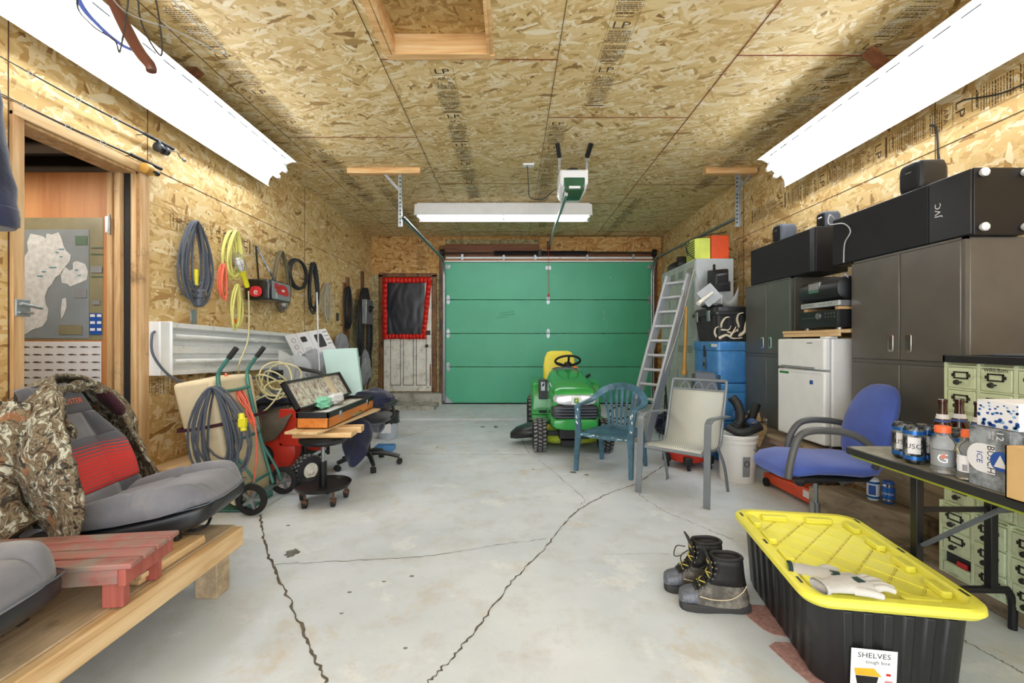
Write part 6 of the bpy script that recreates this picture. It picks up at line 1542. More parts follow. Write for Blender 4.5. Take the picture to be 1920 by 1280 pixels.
# raised lattice field with rounded blocks round the rim
g = G(); hw, hl = (LW-.14)/2, (LL-.14)/2
def clipseg(a, b):
    # clip to the field rectangle
    t0, t1 = 0.0, 1.0; dx, dy = b[0]-a[0], b[1]-a[1]
    for p, q in ((-dx, a[0]+hw), (dx, hw-a[0]), (-dy, a[1]+hl), (dy, hl-a[1])):
        if abs(p) < 1e-9:
            if q < 0: return None
        else:
            r = q/p
            if p < 0: t0 = max(t0, r)
            else: t1 = min(t1, r)
    return None if t0 >= t1 else ((a[0]+t0*dx, a[1]+t0*dy), (a[0]+t1*dx, a[1]+t1*dy))
gs = G(); sp = .115; slope = 1.0
for s in (-1, 1):
    for k in range(-7, 8):
        c0 = k*sp*1.35; seg = clipseg((-1, c0-s*1.25), (1, c0+s*1.25))
        if seg and s > 0:
            (ax, ay), (bx_, by_) = seg; A_ = V((ax, ay, LZ-.0252)); B_ = V((bx_, by_, LZ-.0252)); L_ = (B_-A_).length; n_ = max(1, int(L_/.045))
            for j in range(n_): gs.bar(A_.lerp(B_, (j+.12)/n_), A_.lerp(B_, (j+.82)/n_), .007, .002)
        if seg:
            (ax, ay), (bx_, by_) = seg; g.bar((ax, ay, LZ-.0245), (bx_, by_, LZ-.0245), .003, .003)
g.build('lattice_ribs', 'tote_yellow', ld)
gs.build('lattice_slots', 'tote_slot', ld)
for s in (-1, 1):
    for k in range(4):
        y = -hl+.05+k*(2*hl-.1)/3.35
        g = G(); g.prism(rrect(.035, .10, .012), Matrix.Translation((s*(hw-.002), y+.05, 0)), LZ-.026, LZ+.0); g.build('rim_block', 'tote_yellow', ld, bev=.005)
    for k in range(2):
        g = G(); g.prism(rrect(.12, .03, .012), Matrix.Translation((-.1+k*.2, s*(hl-.0), 0)), LZ-.026, LZ+.0); g.build('rim_block', 'tote_yellow', ld, bev=.005)
    for y in (-.30, .02, .33):
        g = G(); g.box((s*(LW/2-.026)-.005, y-.022, LZ+.003), (s*(LW/2-.026)+.005, y+.022, LZ+.0046)); g.build('tie_slot', 'cord_black', ld)
st_ = G(); Ms = frame((-.06, -.3735, .085), (1,0,0), (0,-.065,1)); st_.prism([(-.07,-.10),(.07,-.10),(.07,.075),(-.07,.075)], Ms, 0, .001); sk = st_.build('sticker', 'sticker', TT)
Ms = Ms@Matrix.Translation((0,0,.0014))
g = G(); g.text('SHELVES', .026, Ms@Matrix.Translation((0,.045,0)), sx=1.05); g.text('tough box', .018, Ms@Matrix.Translation((.012,.025,0))); g.build('lettering', 'print_black', sk)
g = G(); g.prism([(-.055,-.02),(.015,-.02),(.005,-.07),(-.045,-.07)], Ms, 0, .0006); g.build('picture_tub', 'print_black', sk)
g = G(); g.prism([(-.06,.005),(.0,.01),(.025,-.018),(-.055,-.018)], Ms, .0007, .0012); g.build('picture_lid', 'print_yellow', sk)
g = G()
for k in range(8): g.prism([(.035+k*.003,-.05),(.0365+k*.003,-.05),(.0365+k*.003,-.03),(.035+k*.003,-.03)], Ms, 0, .0005)
g.prism([(.038,-.005),(.052,-.005),(.052,-.013),(.038,-.013)], Ms, 0, .0005); g.build('barcode', 'print_red', sk)
g = G()
for i, (pts) in enumerate((((1.02,1.62),(1.13,1.60),(1.14,2.05),(1.09,2.06),(1.035,2.02),(1.02,1.93),(1.0,1.84)),)):
    pass
rg = thing('doormat', 'dusty pink rug with worn scalloped edge under the tote', 'rug', (1.15, 1.75, 0))
for nm, pts in (('rug_piece', [(1.02,2.08),(1.20,2.06),(1.20,1.86),(1.13,1.845),(1.07,1.86),(1.045,1.90),(1.03,1.97)]), ('rug_piece', [(1.01,1.79),(1.05,1.815),(1.12,1.81),(1.20,1.80),(1.22,1.45),(1.10,1.45),(1.06,1.55),(1.03,1.66)])):
    g = G(); g.prism([(x, y) for x, y in pts], Matrix.Identity(4), .0005, .0036); g.build(nm, 'rug', rg)

# ---- gloves on the lid
def glove(label, loc, rz, cuffm, sd, z0, flip=1):
    t = thing('work_glove', label, 'glove', (loc[0], loc[1], z0), rz)
    g = G(); rnd = random.Random(sd)
    g.rings([[p+mnoise.noise_vector(p*30+V((sd,0,0)))*.005 for p in ring(V((x, y, z)), Y3, Z3, w, h, 18, 2.4)] for x, y, z, w, h in ((-.12,0,.022,.036,.014),(-.08,0,.022,.038,.016),(-.03,0,.02,.045,.018),(.03,.002,.017,.048,.016),(.055,.003,.015,.046,.013))])
    for k, (oy, L) in enumerate(((-.034,.065),(-.012,.08),(.012,.076),(.034,.055))):
        a = (oy*3+rnd.uniform(-.2,.2)); p0 = V((.045, oy, .015)); p1 = p0+V((L*.55*math.cos(a), L*.55*math.sin(a), .006)); p2 = p0+V((L*math.cos(a*1.3), L*math.sin(a*1.3), -.003))
        g.tube([p0, p1, p2], .011, 10, 5, rr=lambda q: .0125-.003*q)
    g.tube([V((-.03, .035*flip, .018)), V((.0, .065*flip, .022)), V((.035, .075*flip, .014))], .012, 10, 5, rr=lambda q: .0145-.004*q)
    g.build('glove_body', 'glove', t)
    g = G(); g.rings([ring(V((x, 0, z)), Y3, Z3, w, h, 18, 2.4) for x, z, w, h in ((-.135,.024,.040,.019),(-.122,.023,.041,.019),(-.119,.023,.036,.014),(-.133,.024,.034,.013))], cap=False); g.build('cuff', cuffm, t)
    g = G(); g.box((.0,-.02,.0345),(.03,.015,.0355)) ; g.build('knuckle_print', 'glove_green', t)
c0 = FLR(1560, 1078, .34)
glove('grey work glove with green cuff standing up at its wrist, on the yellow lid', (c0.x, c0.y+.01), -.45, 'glove_green', 1, .312)
c1 = FLR(1615, 1098, .35)
glove('grey work glove with printed fingertips, lying closest to the lid edge', (c1.x-.04, c1.y-.015), .15, 'glove', 4, .345, -1)

# ---- work boots (toe towards -x)
def boot(label, loc, rz):
    t = thing('work_boot', label, 'boot', loc, rz, group='pair of work boots beside the tote')
    g = G(); n = 30
    def sole(z, e):
        out = []
        for x, w in SO: out.append((x, w))
        up = [V((x, w+e, z)) for x, w in SO]; lo = [V((x, -w*.95-e, z)) for x, w in SO[::-1]]; return up+lo
    SO = [(-.155,.012),(-.15,.030),(-.13,.044),(-.095,.050),(-.05,.050),(0,.042),(.05,.036),(.10,.036),(.13,.030),(.145,.016)]
    g.rings([sole(0,-.002), sole(.006,.002), sole(.030,.004), sole(.036,-.001)]); g.build('sole', 'boot_sole', t)
    g = G(); g.box((-.01,-.05,-.0), (.055,.05,.008)) if 0 else None
    # upper: lofted from toe back to heel using horizontal rings rising to the shaft
    g = G()
    R_ = []
    for z, xf, xb, w, e in ((.030,-.150,.140,.046,2.6),(.050,-.152,.142,.046,2.6),(.070,-.142,.140,.043,2.5),(.085,-.115,.136,.040,2.4),(.10,-.082,.131,.037,2.3),(.12,-.048,.125,.034,2.3),(.15,-.020,.118,.034,2.2),(.18,-.010,.114,.037,2.2),(.21,-.014,.112,.040,2.2),(.235,-.022,.110,.042,2.2)):
        c = V(((xf+xb)/2, 0, z)); rr = ring(c, X3, Y3, (xb-xf)/2, w, 32, e); R_.append([p+mnoise.noise_vector(p*22)*.003 for p in rr])
    g.rings(R_[:6], cap=True); g.build('vamp', 'boot_leather', t)
    g = G(); g.rings(R_[5:], cap=False); g.build('shaft', 'boot_black', t, solid=.008)
    g = G(); g.tube([p+V((0,0,.004)) for p in R_[-1]], .008, 8, loop=True); g.build('padded_collar', 'boot_black', t)
    g = G(); g.rings([ring(V((x, 0, .030+h*.5)), Y3, Z3, w, h*.5, 18, 3) for x, w, h in ((-.156,.020,.03),(-.150,.036,.045),(-.13,.046,.055),(-.105,.0485,.062),(-.088,.0485,.068))]); g.build('toe_cap', 'boot_toe', t)
    g = G(); g.rings([[V((x, y, z)) for y in (-.03,.03)]+[V((x+.008, y, z)) for y in (.03,-.03)] for x, z in ((-.09,.095),(-.05,.125),(-.03,.17),(-.034,.22),(-.056,.27))]); g.build('tongue', 'boot_black', t)
    for s in (-1, 1):
        g = G()
        for k, (x, z) in enumerate(((-.088,.090),(-.066,.108),(-.042,.126),(-.024,.148),(-.014,.17),(-.010,.195),(-.014,.22))):
            g.cyl((x+.008, s*.030, z), (x+.0, s*.036, z+.002), .0045, n=8)
        g.build('eyelets', 'steel', t)
    E = ((-.094,.096),(-.076,.113),(-.052,.13),(-.034,.151),(-.026,.173),(-.022,.197),(-.026,.221))
    for k in range(6):
        (x0, z0_), (x1, z1_) = E[k], E[k+1]
        for s in (-1, 1):
            g = G(); g.tube([(x0, s*.031, z0_), ((x0+x1)/2-.012, 0, (z0_+z1_)/2+.004), (x1, -s*.031, z1_)], .0028, 6, 4); g.build('lace', 'lace' if (k+s) % 2 else 'lace_tip', t)
    g = G(); g.tube([(-.05,.02,.20),(-.085,.045,.19),(-.10,.03,.15),(-.07,.01,.16)], .0025, 6, 5); g.tube([(-.05,-.02,.20),(-.09,-.04,.18),(-.085,-.05,.13)], .0025, 6, 5); g.build('lace_bow', 'lace', t)
    g = G(); g.tube([(-.08,-.047,.075),(-.02,-.049,.065),(.05,-.046,.07),(.10,-.040,.10),(.12,-.036,.13)], .002, 5, 5); g.build('stitching', 'foam', t)
    return t
boot('scuffed work boot in front, its heel against the tote', (.915, 2.045, .0), -.13)
boot('scuffed work boot standing behind the front one, farther from the camera', (.895, 2.20, .0), -.05)
# ---- lawn tractor
tr_ = thing('lawn_tractor', 'green and yellow riding lawn tractor before the garage door', 'lawn tractor', (.665, 5.4, 0))
cx = .655
for x in (.30, 1.02): knobby(tr_, (x, 4.98, .18), .18, .145, (1,0,0), name='front_wheel', hubmat='jd_yellow', lugs=26, hubr=.5)
for x in (.31, 1.02): knobby(tr_, (x, 5.98, .25), .25, .22, (1,0,0), name='rear_wheel', hubmat='jd_yellow', lugs=26, hubr=.5)
# light tread faces of the front wheels get their pattern from the lugs
g = G()
def hs(y, w, zb, zt, e=4.2, n=30): return ring(V((cx, y, (zb+zt)/2)), X3, Z3, w, (zt-zb)/2, n, e)
g.rings([hs(4.70,.19,.47,.655), hs(4.72,.225,.45,.685), hs(4.80,.240,.44,.72), hs(5.0,.245,.43,.765), hs(5.25,.243,.42,.81), hs(5.5,.235,.42,.85), hs(5.62,.215,.42,.865)]); g.build('hood', 'jd_green', tr_)
g = G(); g.rings([hs(4.635,.13,.56,.60,3), hs(4.645,.20,.55,.645,3), hs(4.70,.225,.55,.655,4), hs(4.76,.23,.56,.65,4)]); g.build('headlight_band', 'headlamp', tr_, label='clear headlight band across the hood front')
g = G(); g.cbox((cx, 4.632, .60), (.10, .012, .085)); g.build('emblem_plate', 'paper', tr_, bev=.004)
g = G(); M = frame((cx, 4.6255, .60), (1,0,0), (0,0,1)); g.prism(rrect(.05,.055,.012), M, 0, .002); em = g.build('emblem', 'print_green', tr_)
g = G(); g.prism([(-.016,-.012),(-.008,-.004),(-.012,.006),(-.002,.004),(.008,.012),(.018,.004),(.008,.002),(.014,-.01),(.004,-.004),(-.004,-.012)], M, .0022, .003); g.prism([(p[0],p[1]) for p in rrect(.04,.004,.001)], M@Matrix.Translation((0,.02,0)), .0022, .003); g.build('emblem_figure', 'jd_yellow', em)
g = G(); g.rings([hs(4.665,.19,.40,.545,4), hs(4.68,.235,.39,.555,4), hs(4.80,.245,.38,.56,4)]); g.build('grille', 'black_plastic', tr_)
for z in (.425, .455, .485, .515):
    g = G(); g.tube([(cx-.225, 4.70, z), (cx-.19, 4.664, z), (cx, 4.650, z), (cx+.19, 4.664, z), (cx+.225, 4.70, z)], .007, 6, 4); g.build('grille_bar', 'cord_grey', tr_)
g = G(); g.rings([hs(4.655,.16,.315,.40,3), hs(4.67,.225,.29,.41,3), hs(4.74,.25,.28,.42,4), hs(4.95,.25,.30,.45,4)]); g.build('bumper', 'jd_green', tr_)
for s in (-1, 1):
    g = G(); g.hexa([V((cx+s*.225, 4.9, .30)), V((cx+s*.24, 4.9, .30)), V((cx+s*.24, 5.6, .36)), V((cx+s*.225, 5.6, .36)), V((cx+s*.225, 4.9, .62)), V((cx+s*.24, 4.9, .62)), V((cx+s*.235, 5.6, .70)), V((cx+s*.22, 5.6, .70))]); g.build('side_panel', 'jd_green', tr_, bev=.004)
    g = G(); x0, x1 = (cx-.42, cx-.22) if s < 0 else (cx+.22, cx+.42)
    g.box((x0, 5.30, .27), (x1, 5.75, .31)); g.build('footboard', 'jd_green', tr_, bev=.008)
    g = G(); xa, xb = (x0+.0, x1+.03) if s < 0 else (x0-.03, x1)
    g.rings([[V((xa, y, z0)), V((xb, y, z0)), V((xb, y, z1)), V((xa+(.02 if s < 0 else 0), y, z1)), ] for y, z0, z1 in ((5.55,.30,.56),(5.62,.32,.68),(5.75,.45,.71),(6.2,.48,.71),(6.32,.40,.66))]); g.build('fender', 'jd_green', tr_, bev=.02, segs=3)
g = G(); g.box((cx-.33, 5.53, .50), (cx-.225, 5.56, .74)); g.build('control_box', 'black_plastic', tr_, bev=.006)
g = G(); g.box((cx-.305, 5.522, .60), (cx-.25, 5.53, .71)); g.build('lever_slot', 'steel', tr_, bev=.004)
g = G(); g.bar((cx-.285, 5.52, .66), (cx-.27, 5.49, .69), .012, .012); g.build('cutting_lever', 'black_plastic', tr_)
g = G(); g.box((cx-.34, 5.29, .37), (cx-.25, 5.31, .40)); g.build('pedal', 'black_rubber', tr_)
g = G(); M = frame((cx-.226, 5.0, .71), (0,1,.2), (-.35,0,1)); g.prism([(.04*math.cos(q), .045*math.sin(q)) for q in [2*PI*i/20 for i in range(20)]], M, -.002, .003); g.build('round_decal', 'paper', tr_)
g = G(); g.rings([hs(5.60,.16,.70,.872), hs(5.66,.17,.66,.885), hs(5.78,.15,.60,.87)]); g.build('dashboard', 'cord_grey', tr_)
g = G(); g.box((cx+.10, 5.60, .872), (cx+.16, 5.66, .89)); g.build('key_switch', 'print_orange', tr_, bev=.003)
c0 = V((cx+.045, 5.72, .955)); nn = V((0, .45, .9)).normalized(); uu = X3; vv = nn.cross(uu)
g = G(); g.tube(ring(c0, uu, vv, .155, .155, 36), .014, 10, loop=True); sw = g.build('steering_wheel', 'black_rubber', tr_)
g = G(); hubp = c0-nn*.05
for a in (.35, PI-.35, -PI/2): g.tube([c0+uu*(.15*math.cos(a))+vv*(.15*math.sin(a)), hubp+uu*(.05*math.cos(a))+vv*(.05*math.sin(a)), hubp], .015, 8, 3)
g.cyl(hubp-nn*.02, hubp+nn*.02, .045); g.cyl(hubp-nn*.12, hubp, .03); g.build('steering_spokes', 'black_plastic', sw)
g = G()
def seatring(z, w, d, yo): return ring(V((cx, 6.24+yo, z)), X3, Y3, w, d, 26, 3.5)
g.rings([seatring(.66,.20,.05,0), seatring(.70,.225,.055,.01), seatring(.85,.225,.05,.03), seatring(.98,.205,.045,.06), seatring(1.05,.17,.035,.075), seatring(1.07,.12,.02,.08)]); g.build('seat_back', 'jd_yellow', tr_)
g = G(); g.rings([ring(V((cx, 6.05, z)), X3, Y3, w, d, 26, 4) for z, w, d in ((.64,.20,.18),(.67,.22,.2),(.71,.22,.2),(.725,.19,.17))]); g.build('seat_cushion', 'jd_yellow', tr_)
g = G(); g.lathe([(.30,.20),(.42,.18),(.45,.10),(.44,.075)], (cx, 5.45, 0), n=30); g.build('mower_deck', 'lime', tr_)
g = G(); g.rings([ring(V((x, 5.35, z)), Y3, Z3, w, h, 20, 2.5) for x, z, w, h in ((.30,.17,.20,.08),(.18,.16,.21,.075),(.05,.13,.16,.06),(-.02,.10,.08,.03))]); g.build('discharge_chute', 'black_plastic', tr_)
g = G(); g.bar((.38, 4.98, .20), (.94, 4.98, .20), .05, .05); g.box((.50, 4.80, .17), (.82, 5.1, .30)); g.build('front_axle', 'black_metal', tr_, bev=.006)
g = G(); g.tube([(.38, 5.0, .22), (.5, 5.06, .16), (.65, 5.05, .13), (.85, 5.06, .16), (.95, 5.0, .2)], .01, 7, 4); g.build('tie_rod', 'black_metal', tr_)
g = G(); g.box((.52, 4.78, .10), (.70, 4.9, .16)); g.build('front_bracket', 'black_metal', tr_, bev=.004)
for s in (-1, 1):
    g = G(); g.bar((cx+s*.23, 5.15, .26), (cx+s*.33, 5.2, .08), .02, .03); g.build('deck_hanger', 'jd_yellow', tr_)
g = G(); g.bar((cx+.21, 5.55, .74), (cx+.29, 5.50, .80), .02, .03); g.build('choke_lever', 'black_plastic', tr_)
g = G(); g.bar((cx-.16, 5.6, .865), (cx-.02, 5.62, .875), .008, .008); g.build('throttle', 'black_plastic', tr_)

# ---- green plastic armchair
pc = thing('plastic_armchair', 'worn blue green plastic garden chair in front of the lawn tractor', 'chair', (.955, 4.30, 0), math.radians(-34))
sw_, sd_ = .245, .21; SZ = .345
g = G()
def seatf(u, v):
    x = -1+2*u; y = -1+2*v
    return V((sw_*x*(1-.12*(y > 0)*y), sd_*y, SZ-.03*(1-x*x)*(1-y*y)*.8-.015*max(0,-y-.7)*3+.0))
g.grid(seatf, 16, 14); g.build('seat', 'plastic_chair', pc, solid=.012)
g = G(); g.tube([(-sw_, -sd_+.01, SZ-.012), (-sw_*.5, -sd_-.012, SZ-.016), (0, -sd_-.02, SZ-.018), (sw_*.5, -sd_-.012, SZ-.016), (sw_, -sd_+.01, SZ-.012)], .018, 8, 4, flat=.8); g.build('seat_lip', 'plastic_chair', pc)
for s in (-1, 1):
    g = G(); g.rings([[V((s*(x-w), y-.016, z)), V((s*(x+w), y-.016, z)), V((s*(x+w), y+.02, z)), V((s*(x-w), y+.02, z))] for x, y, z, w in ((.262,-.255,0,.018),(.258,-.24,.2,.022),(.25,-.228,SZ,.030),(.262,-.22,.50,.024),(.27,-.205,.575,.024))]); g.build('front_leg', 'plastic_chair', pc, bev=.005)
    g = G(); g.rings([[V((s*(x-w), y-.018, z)), V((s*(x+w), y-.018, z)), V((s*(x+w), y+.018, z)), V((s*(x-w), y+.018, z))] for x, y, z, w in ((.225,.265,0,.018),(.215,.23,.2,.024),(.20,.19,SZ,.034))]); g.build('back_leg', 'plastic_chair', pc, bev=.005)
    g = G(); pts = cat([V(p) for p in ((s*.27,-.22,.575),(s*.275,-.17,.60),(s*.275,-.05,.605),(s*.27,.07,.615),(s*.25,.15,.645),(s*.20,.21,.70),(s*.11,.245,.745),(0,.255,.76))], 5)
    rs = []
    for i, p in enumerate(pts):
        tt = (pts[min(i+1,len(pts)-1)]-pts[max(i-1,0)]).normalized(); q = i/len(pts); flat_up = V((0,0,1)).lerp(V((0,-.35,0)), min(1, max(0, (q-.35)*3))).normalized()
        side = tt.cross(flat_up).normalized(); wv_ = .028+.006*q
        rs.append([p+side*wv_+flat_up*.006, p-side*wv_+flat_up*.006, p-side*wv_-flat_up*.008, p+side*wv_-flat_up*.008])
    g.rings(rs); g.build('arm_rail', 'plastic_chair', pc, bev=.003)
    g = G()
    rnd = random.Random(3+s)
    for k in range(9):
        z = rnd.uniform(.36,.57); g.ball((s*.262+rnd.uniform(-.01,.01)*1, -.2375-.003*((z)>.4), z), .006, 6, 4, (1,.3,rnd.uniform(1,3)))
    for k in range(10): g.ball((s*rnd.uniform(.02,.24), -.235, SZ-.012+rnd.uniform(-.01,.01)), .006, 6, 4, (rnd.uniform(1,2.4),.4,.7))
    g.build('bare_patches', 'chipped', pc)
for k in range(-3, 4):
    q = k/3; xt = .185*q; zt2 = .745-.065*abs(q)**2; yt = .25-.045*q*q
    g = G(); pts = cat([V((.115*q, .19, SZ-.01)), V((.125*q, .205, SZ+.08)), V((.155*q, .225, .56)), V((xt, yt, zt2))], 4)
    g.rings([[p+V((-w,-.005,0)), p+V((w,-.005,0)), p+V((w,.006,0)), p+V((-w,.006,0))] for p, w in [(p, .017-.004*math.sin(PI*i/(len(pts)-1))) for i, p in enumerate(pts)]]); g.build('back_slat', 'plastic_chair', pc, bev=.003)
g = G(); g.bar((-.2, .195, SZ-.0), (.2, .195, SZ-.0), .03, .05); g.build('back_base', 'plastic_chair', pc, bev=.008)

# ---- metal patio chair
pt = thing('patio_chair', 'grey metal patio chair with pale woven sling seat and arched top rail', 'chair', (1.385, 3.64, 0), math.radians(-43))
hw_ = .262
for s in (-1, 1):
    g = G(); pts = cat([V(p) for p in ((s*(hw_+.005),-.275,0),(s*hw_,-.25,.30),(s*hw_,-.24,.56),(s*hw_,-.215,.61),(s*hw_,-.15,.625),(s*hw_,.05,.615),(s*(hw_-.01),.235,.60))], 5)
    rs = []
    for i, p in enumerate(pts):
        tt = (pts[min(i+1,len(pts)-1)]-pts[max(i-1,0)]).normalized(); nn = tt.cross(X3).normalized(); rs.append([p+X3*.024+nn*.007, p-X3*.024+nn*.007, p-X3*.024-nn*.007, p+X3*.024-nn*.007])
    g.rings(rs); g.build('arm_leg', 'patio_frame', pt, bev=.003)
    g = G(); g.tube([(s*.225,-.235,.365), (s*.225,-.19,.385), (s*.225,.0,.365), (s*.225,.10,.37), (s*.225,.145,.43), (s*.225,.20,.60), (s*.225,.265,.80), (s*.222,.29,.875)], .012, 8, 5); g.build('side_rail', 'patio_frame', pt)
    g = G(); g.tube([(s*.235,.05,.375), (s*.245,.16,.22), (s*.25,.235,0)], .012, 8, 5); g.build('rear_leg', 'patio_frame', pt)
    g = G(); g.cyl((s*.215,-.18,.372), (s*.262,-.18,.372), .008); g.build('arm_bolt', 'patio_frame', pt)
g = G(); g.cyl((-.222,.29,.875), (.222,.29,.875), .013); g.build('top_rail', 'patio_frame', pt)
g = G(); g.cyl((-.222,.265,.795), (.222,.265,.795), .009); g.build('lower_rail', 'patio_frame', pt)
g = G(); g.cyl((-.225,-.235,.365), (.225,-.235,.365), .012); g.build('front_rail', 'patio_frame', pt)
g = G(); g.cyl((-.225,.10,.362), (.225,.10,.362), .010); g.build('rear_rail', 'patio_frame', pt)
for k in range(4):
    xc = -.222+.055+k*.111; a = .095 if 1 else .08
    g = G(); g.tube([(max(-.222,min(.222,xc+a*math.cos(q))), .266+.024*math.sin(q), .797+.075*math.sin(q)) for q in [PI*i/14 for i in range(15)]], .005, 6); g.build('arch_wire', 'patio_frame', pt)
g = G(); P2 = cat([V(p) for p in ((0,-.235,.378), (0,-.19,.392), (0,.0,.37), (0,.10,.375), (0,.148,.43), (0,.205,.60), (0,.262,.79))], 6)
g.rings([[p+V((-.213,0,0)), p+V((.213,0,0))] for p in P2], cap=False, closed=False); g.build('sling', 'sling', pt, solid=.004)

# ---- bucket, shop vac, jack
bw = thing('bucket', 'white plastic bucket with lid beside the patio chair', 'bucket', (1.96, 3.98, 0)); c0 = V((1.965, 3.97, 0))
g = G(); g.lathe([(.02,0),(.135,0),(.14,.008),(.152,.33),(.150,.335)], c0, n=36); g.build('bucket_body', 'bucket_white', bw)
g = G(); g.lathe([(.152,.325),(.162,.33),(.162,.345),(.155,.35),(.155,.365),(.164,.37),(.165,.39),(.155,.40),(.15,.388),(.01,.385)], c0, n=36); g.build('lid', 'bucket_white', bw)
g = G(); 
def bp(a, z): return c0+V((.149*math.cos(a), .149*math.sin(a), z))
g.grid(lambda u, v: c0+V((math.cos(-1.75+u*.42)*(.1425+.009*v+.003), math.sin(-1.75+u*.42)*(.1425+.009*v+.003), .06+.17*v)), 6, 2); wl_ = g.build('warning_label', 'print_grey', bw)
g = G(); cc0 = -1.54; g.tube([c0+V((math.cos(cc0+.13*math.cos(q))*.154, math.sin(cc0+.13*math.cos(q))*.154, .17+.022*math.sin(q))) for q in [2*PI*i/16 for i in range(16)]], .003, 5, loop=True); g.build('warning_ring', 'print_black', wl_)
g = G(); g.tube([c0+V((.158*math.cos(q), .158*math.sin(q), .30-.10*math.sin((q+1.2)*1.0))) for q in [-1.1+.9*i/8 for i in range(9)]], .003, 5); g.build('bail_handle', 'steel', bw)
sv = thing('shop_vacuum', 'red and black wheeled shop vacuum behind the patio chair', 'vacuum', (1.78, 4.42, 0)); c0 = V((1.70, 4.42, 0))
g = G(); g.lathe([(.02,.06),(.16,.06),(.18,.09),(.20,.30),(.20,.34)], c0, n=32); g.build('tank', 'engine_red', sv)
g = G(); g.lathe([(.205,.33),(.215,.34),(.215,.38),(.18,.46),(.10,.50),(.02,.51)], c0, n=32); g.build('motor_head', 'black_plastic', sv)
for a in (-.6, -1.9, -3.1, 1.4):
    p = c0+V((.20*math.cos(a), .20*math.sin(a), 0)); g = G(); g.cbox(p+V((0,0,.085)), (.07,.07,.075)); cf = g.build('caster_foot', 'black_plastic', sv, bev=.01)
    g = G(); g.cyl(p+V((-.01,-.02,.027)), p+V((.01,-.02,.027)), .027, n=16); g.build('caster', 'black_rubber', cf)
g = G(); g.box((1.86, 4.62, .0), (2.10, 4.86, .34)); g.build('storage_box', 'tote_blue', label='dark blue box on the floor behind the shop vacuum', cat='box', bev=.015)
jk_ = thing('floor_jack', 'orange floor jack under the fridge stand by the white bucket', 'floor jack', (2.2, 3.4, 0))
g = G(); g.hexa([V(p) for p in ((2.12,3.84,.03),(2.26,3.84,.03),(2.32,3.02,.03),(2.14,3.02,.03),(2.12,3.84,.10),(2.26,3.84,.10),(2.32,3.02,.15),(2.14,3.02,.15))]); g.build('jack_frame', 'jack_orange', jk_, bev=.01)
for y, x in ((3.78, 2.10), (3.08, 2.12)):
    g = G(); g.cyl((x, y, .035), (x+.03, y, .035), .035, n=18); g.build('jack_wheel', 'black_rubber', jk_)
g = G(); g.lathe([(.05,0),(.055,.02),(.03,.03)], (2.2, 3.78, .10), n=20); g.build('saddle', 'old_iron', jk_)
g = G(); g.box((2.128, 3.25, .07), (2.131, 3.33, .12)) ; g.build('label_plate', 'paper', jk_)
g = G(); g.hexa([V(p) for p in ((2.115,3.62,.12),(2.19,3.62,.12),(2.19,4.05,.12),(2.115,4.05,.12),(2.13,3.62,.33),(2.19,3.62,.33),(2.19,4.05,.26),(2.13,4.05,.26))]) if 0 else None
pass

# ---- blue coolers, black tote and antlers
def boxthing(name, label, cat_, lo, hi, mat, bev=.015, parts=()):
    t = thing(name, label, cat_, ((lo[0]+hi[0])/2, (lo[1]+hi[1])/2, lo[2])); return t
def cooler(label, z0, z1, x0, x1, y0, y1, mat, tagp=False):
    t = thing('cooler_box', label, 'cooler', ((x0+x1)/2, (y0+y1)/2, z0)); zl = z1-(z1-z0)*.22
    g = G(); g.rings([rr3(x1-x0-.03+e, y1-y0-.03+e, .03, z) for z, e in ((z0,-.02),(z0+.01,0),(zl-.004,.015))]); g.xf(Matrix.Translation(((x0+x1)/2, (y0+y1)/2, 0))); g.build('cooler_body', mat, t)
    g = G(); g.rings([rr3(x1-x0+e, y1-y0+e, .03, z) for z, e in ((zl,-.005),(zl+.006,0.004),(z1-.01,0),(z1,-.02))]); g.xf(Matrix.Translation(((x0+x1)/2, (y0+y1)/2, 0))); g.build('cooler_lid', mat, t)
    g = G(); ym = (y0+y1)/2; g.box((x0-.006, ym-.02, zl-.07), (x0+.01, ym+.02, zl+.05)); g.build('latch', 'cord_black', t, bev=.003)
    g = G(); g.tube([((x0+x1)/2+.05, y0+.02, z0+(zl-z0)*.75), ((x0+x1)/2+.05, y0-.03, z0+(zl-z0)*.7), ((x0+x1)/2+.13, y0-.03, z0+(zl-z0)*.7), ((x0+x1)/2+.13, y0+.02, z0+(zl-z0)*.75)], .007, 6, 4); g.build('end_handle', mat, t)
    if tagp:
        g = G(); g.prism([(.04*math.cos(q)*.8, .06*math.sin(q)) for q in [2*PI*i/20 for i in range(20)]], frame((x0-.004, ym-.0, zl-.14), (0,-1,0), (0,0,1)), 0, .003); tg = g.build('name_tag', 'steel', t)
        g = G(); g.box((x0-.0085, ym-.02, zl-.17), (x0-.0075, ym+.02, zl-.13)); g.build('tag_print', 'print_black', tg)
        g = G(); g.box((x0-.003, ym-.30, z1-.055), (x0-.001, ym-.17, z1-.025)); g.build('sticker', 'paper', t)
        g = G(); g.cyl((x0-.001, ym-.14, z1-.04), (x0-.004, ym-.14, z1-.04), .018, n=16); g.build('round_sticker', 'print_green', t)
    return t
cooler('large blue insulated cooler with a hanging tag, under the black tote', .78, 1.2, 2.06, 2.62, 4.56, 5.18, 'tote_blue', True)
cooler('blue cooler beneath the tagged cooler', .40, .775, 2.06, 2.62, 4.56, 5.18, 'tote_blue_light')
cooler('lowest blue cooler of the stack, standing on the floor', .0, .395, 2.06, 2.60, 4.56, 5.18, 'tote_blue')
bt = thing('storage_tote', 'black latching tote on top of the blue coolers', 'storage tote', (2.3, 4.85, 1.201))
x0, x1, y0, y1 = 2.06, 2.52, 4.60, 5.18
cbt = Matrix.Translation(((x0+x1)/2, (y0+y1)/2, 0))
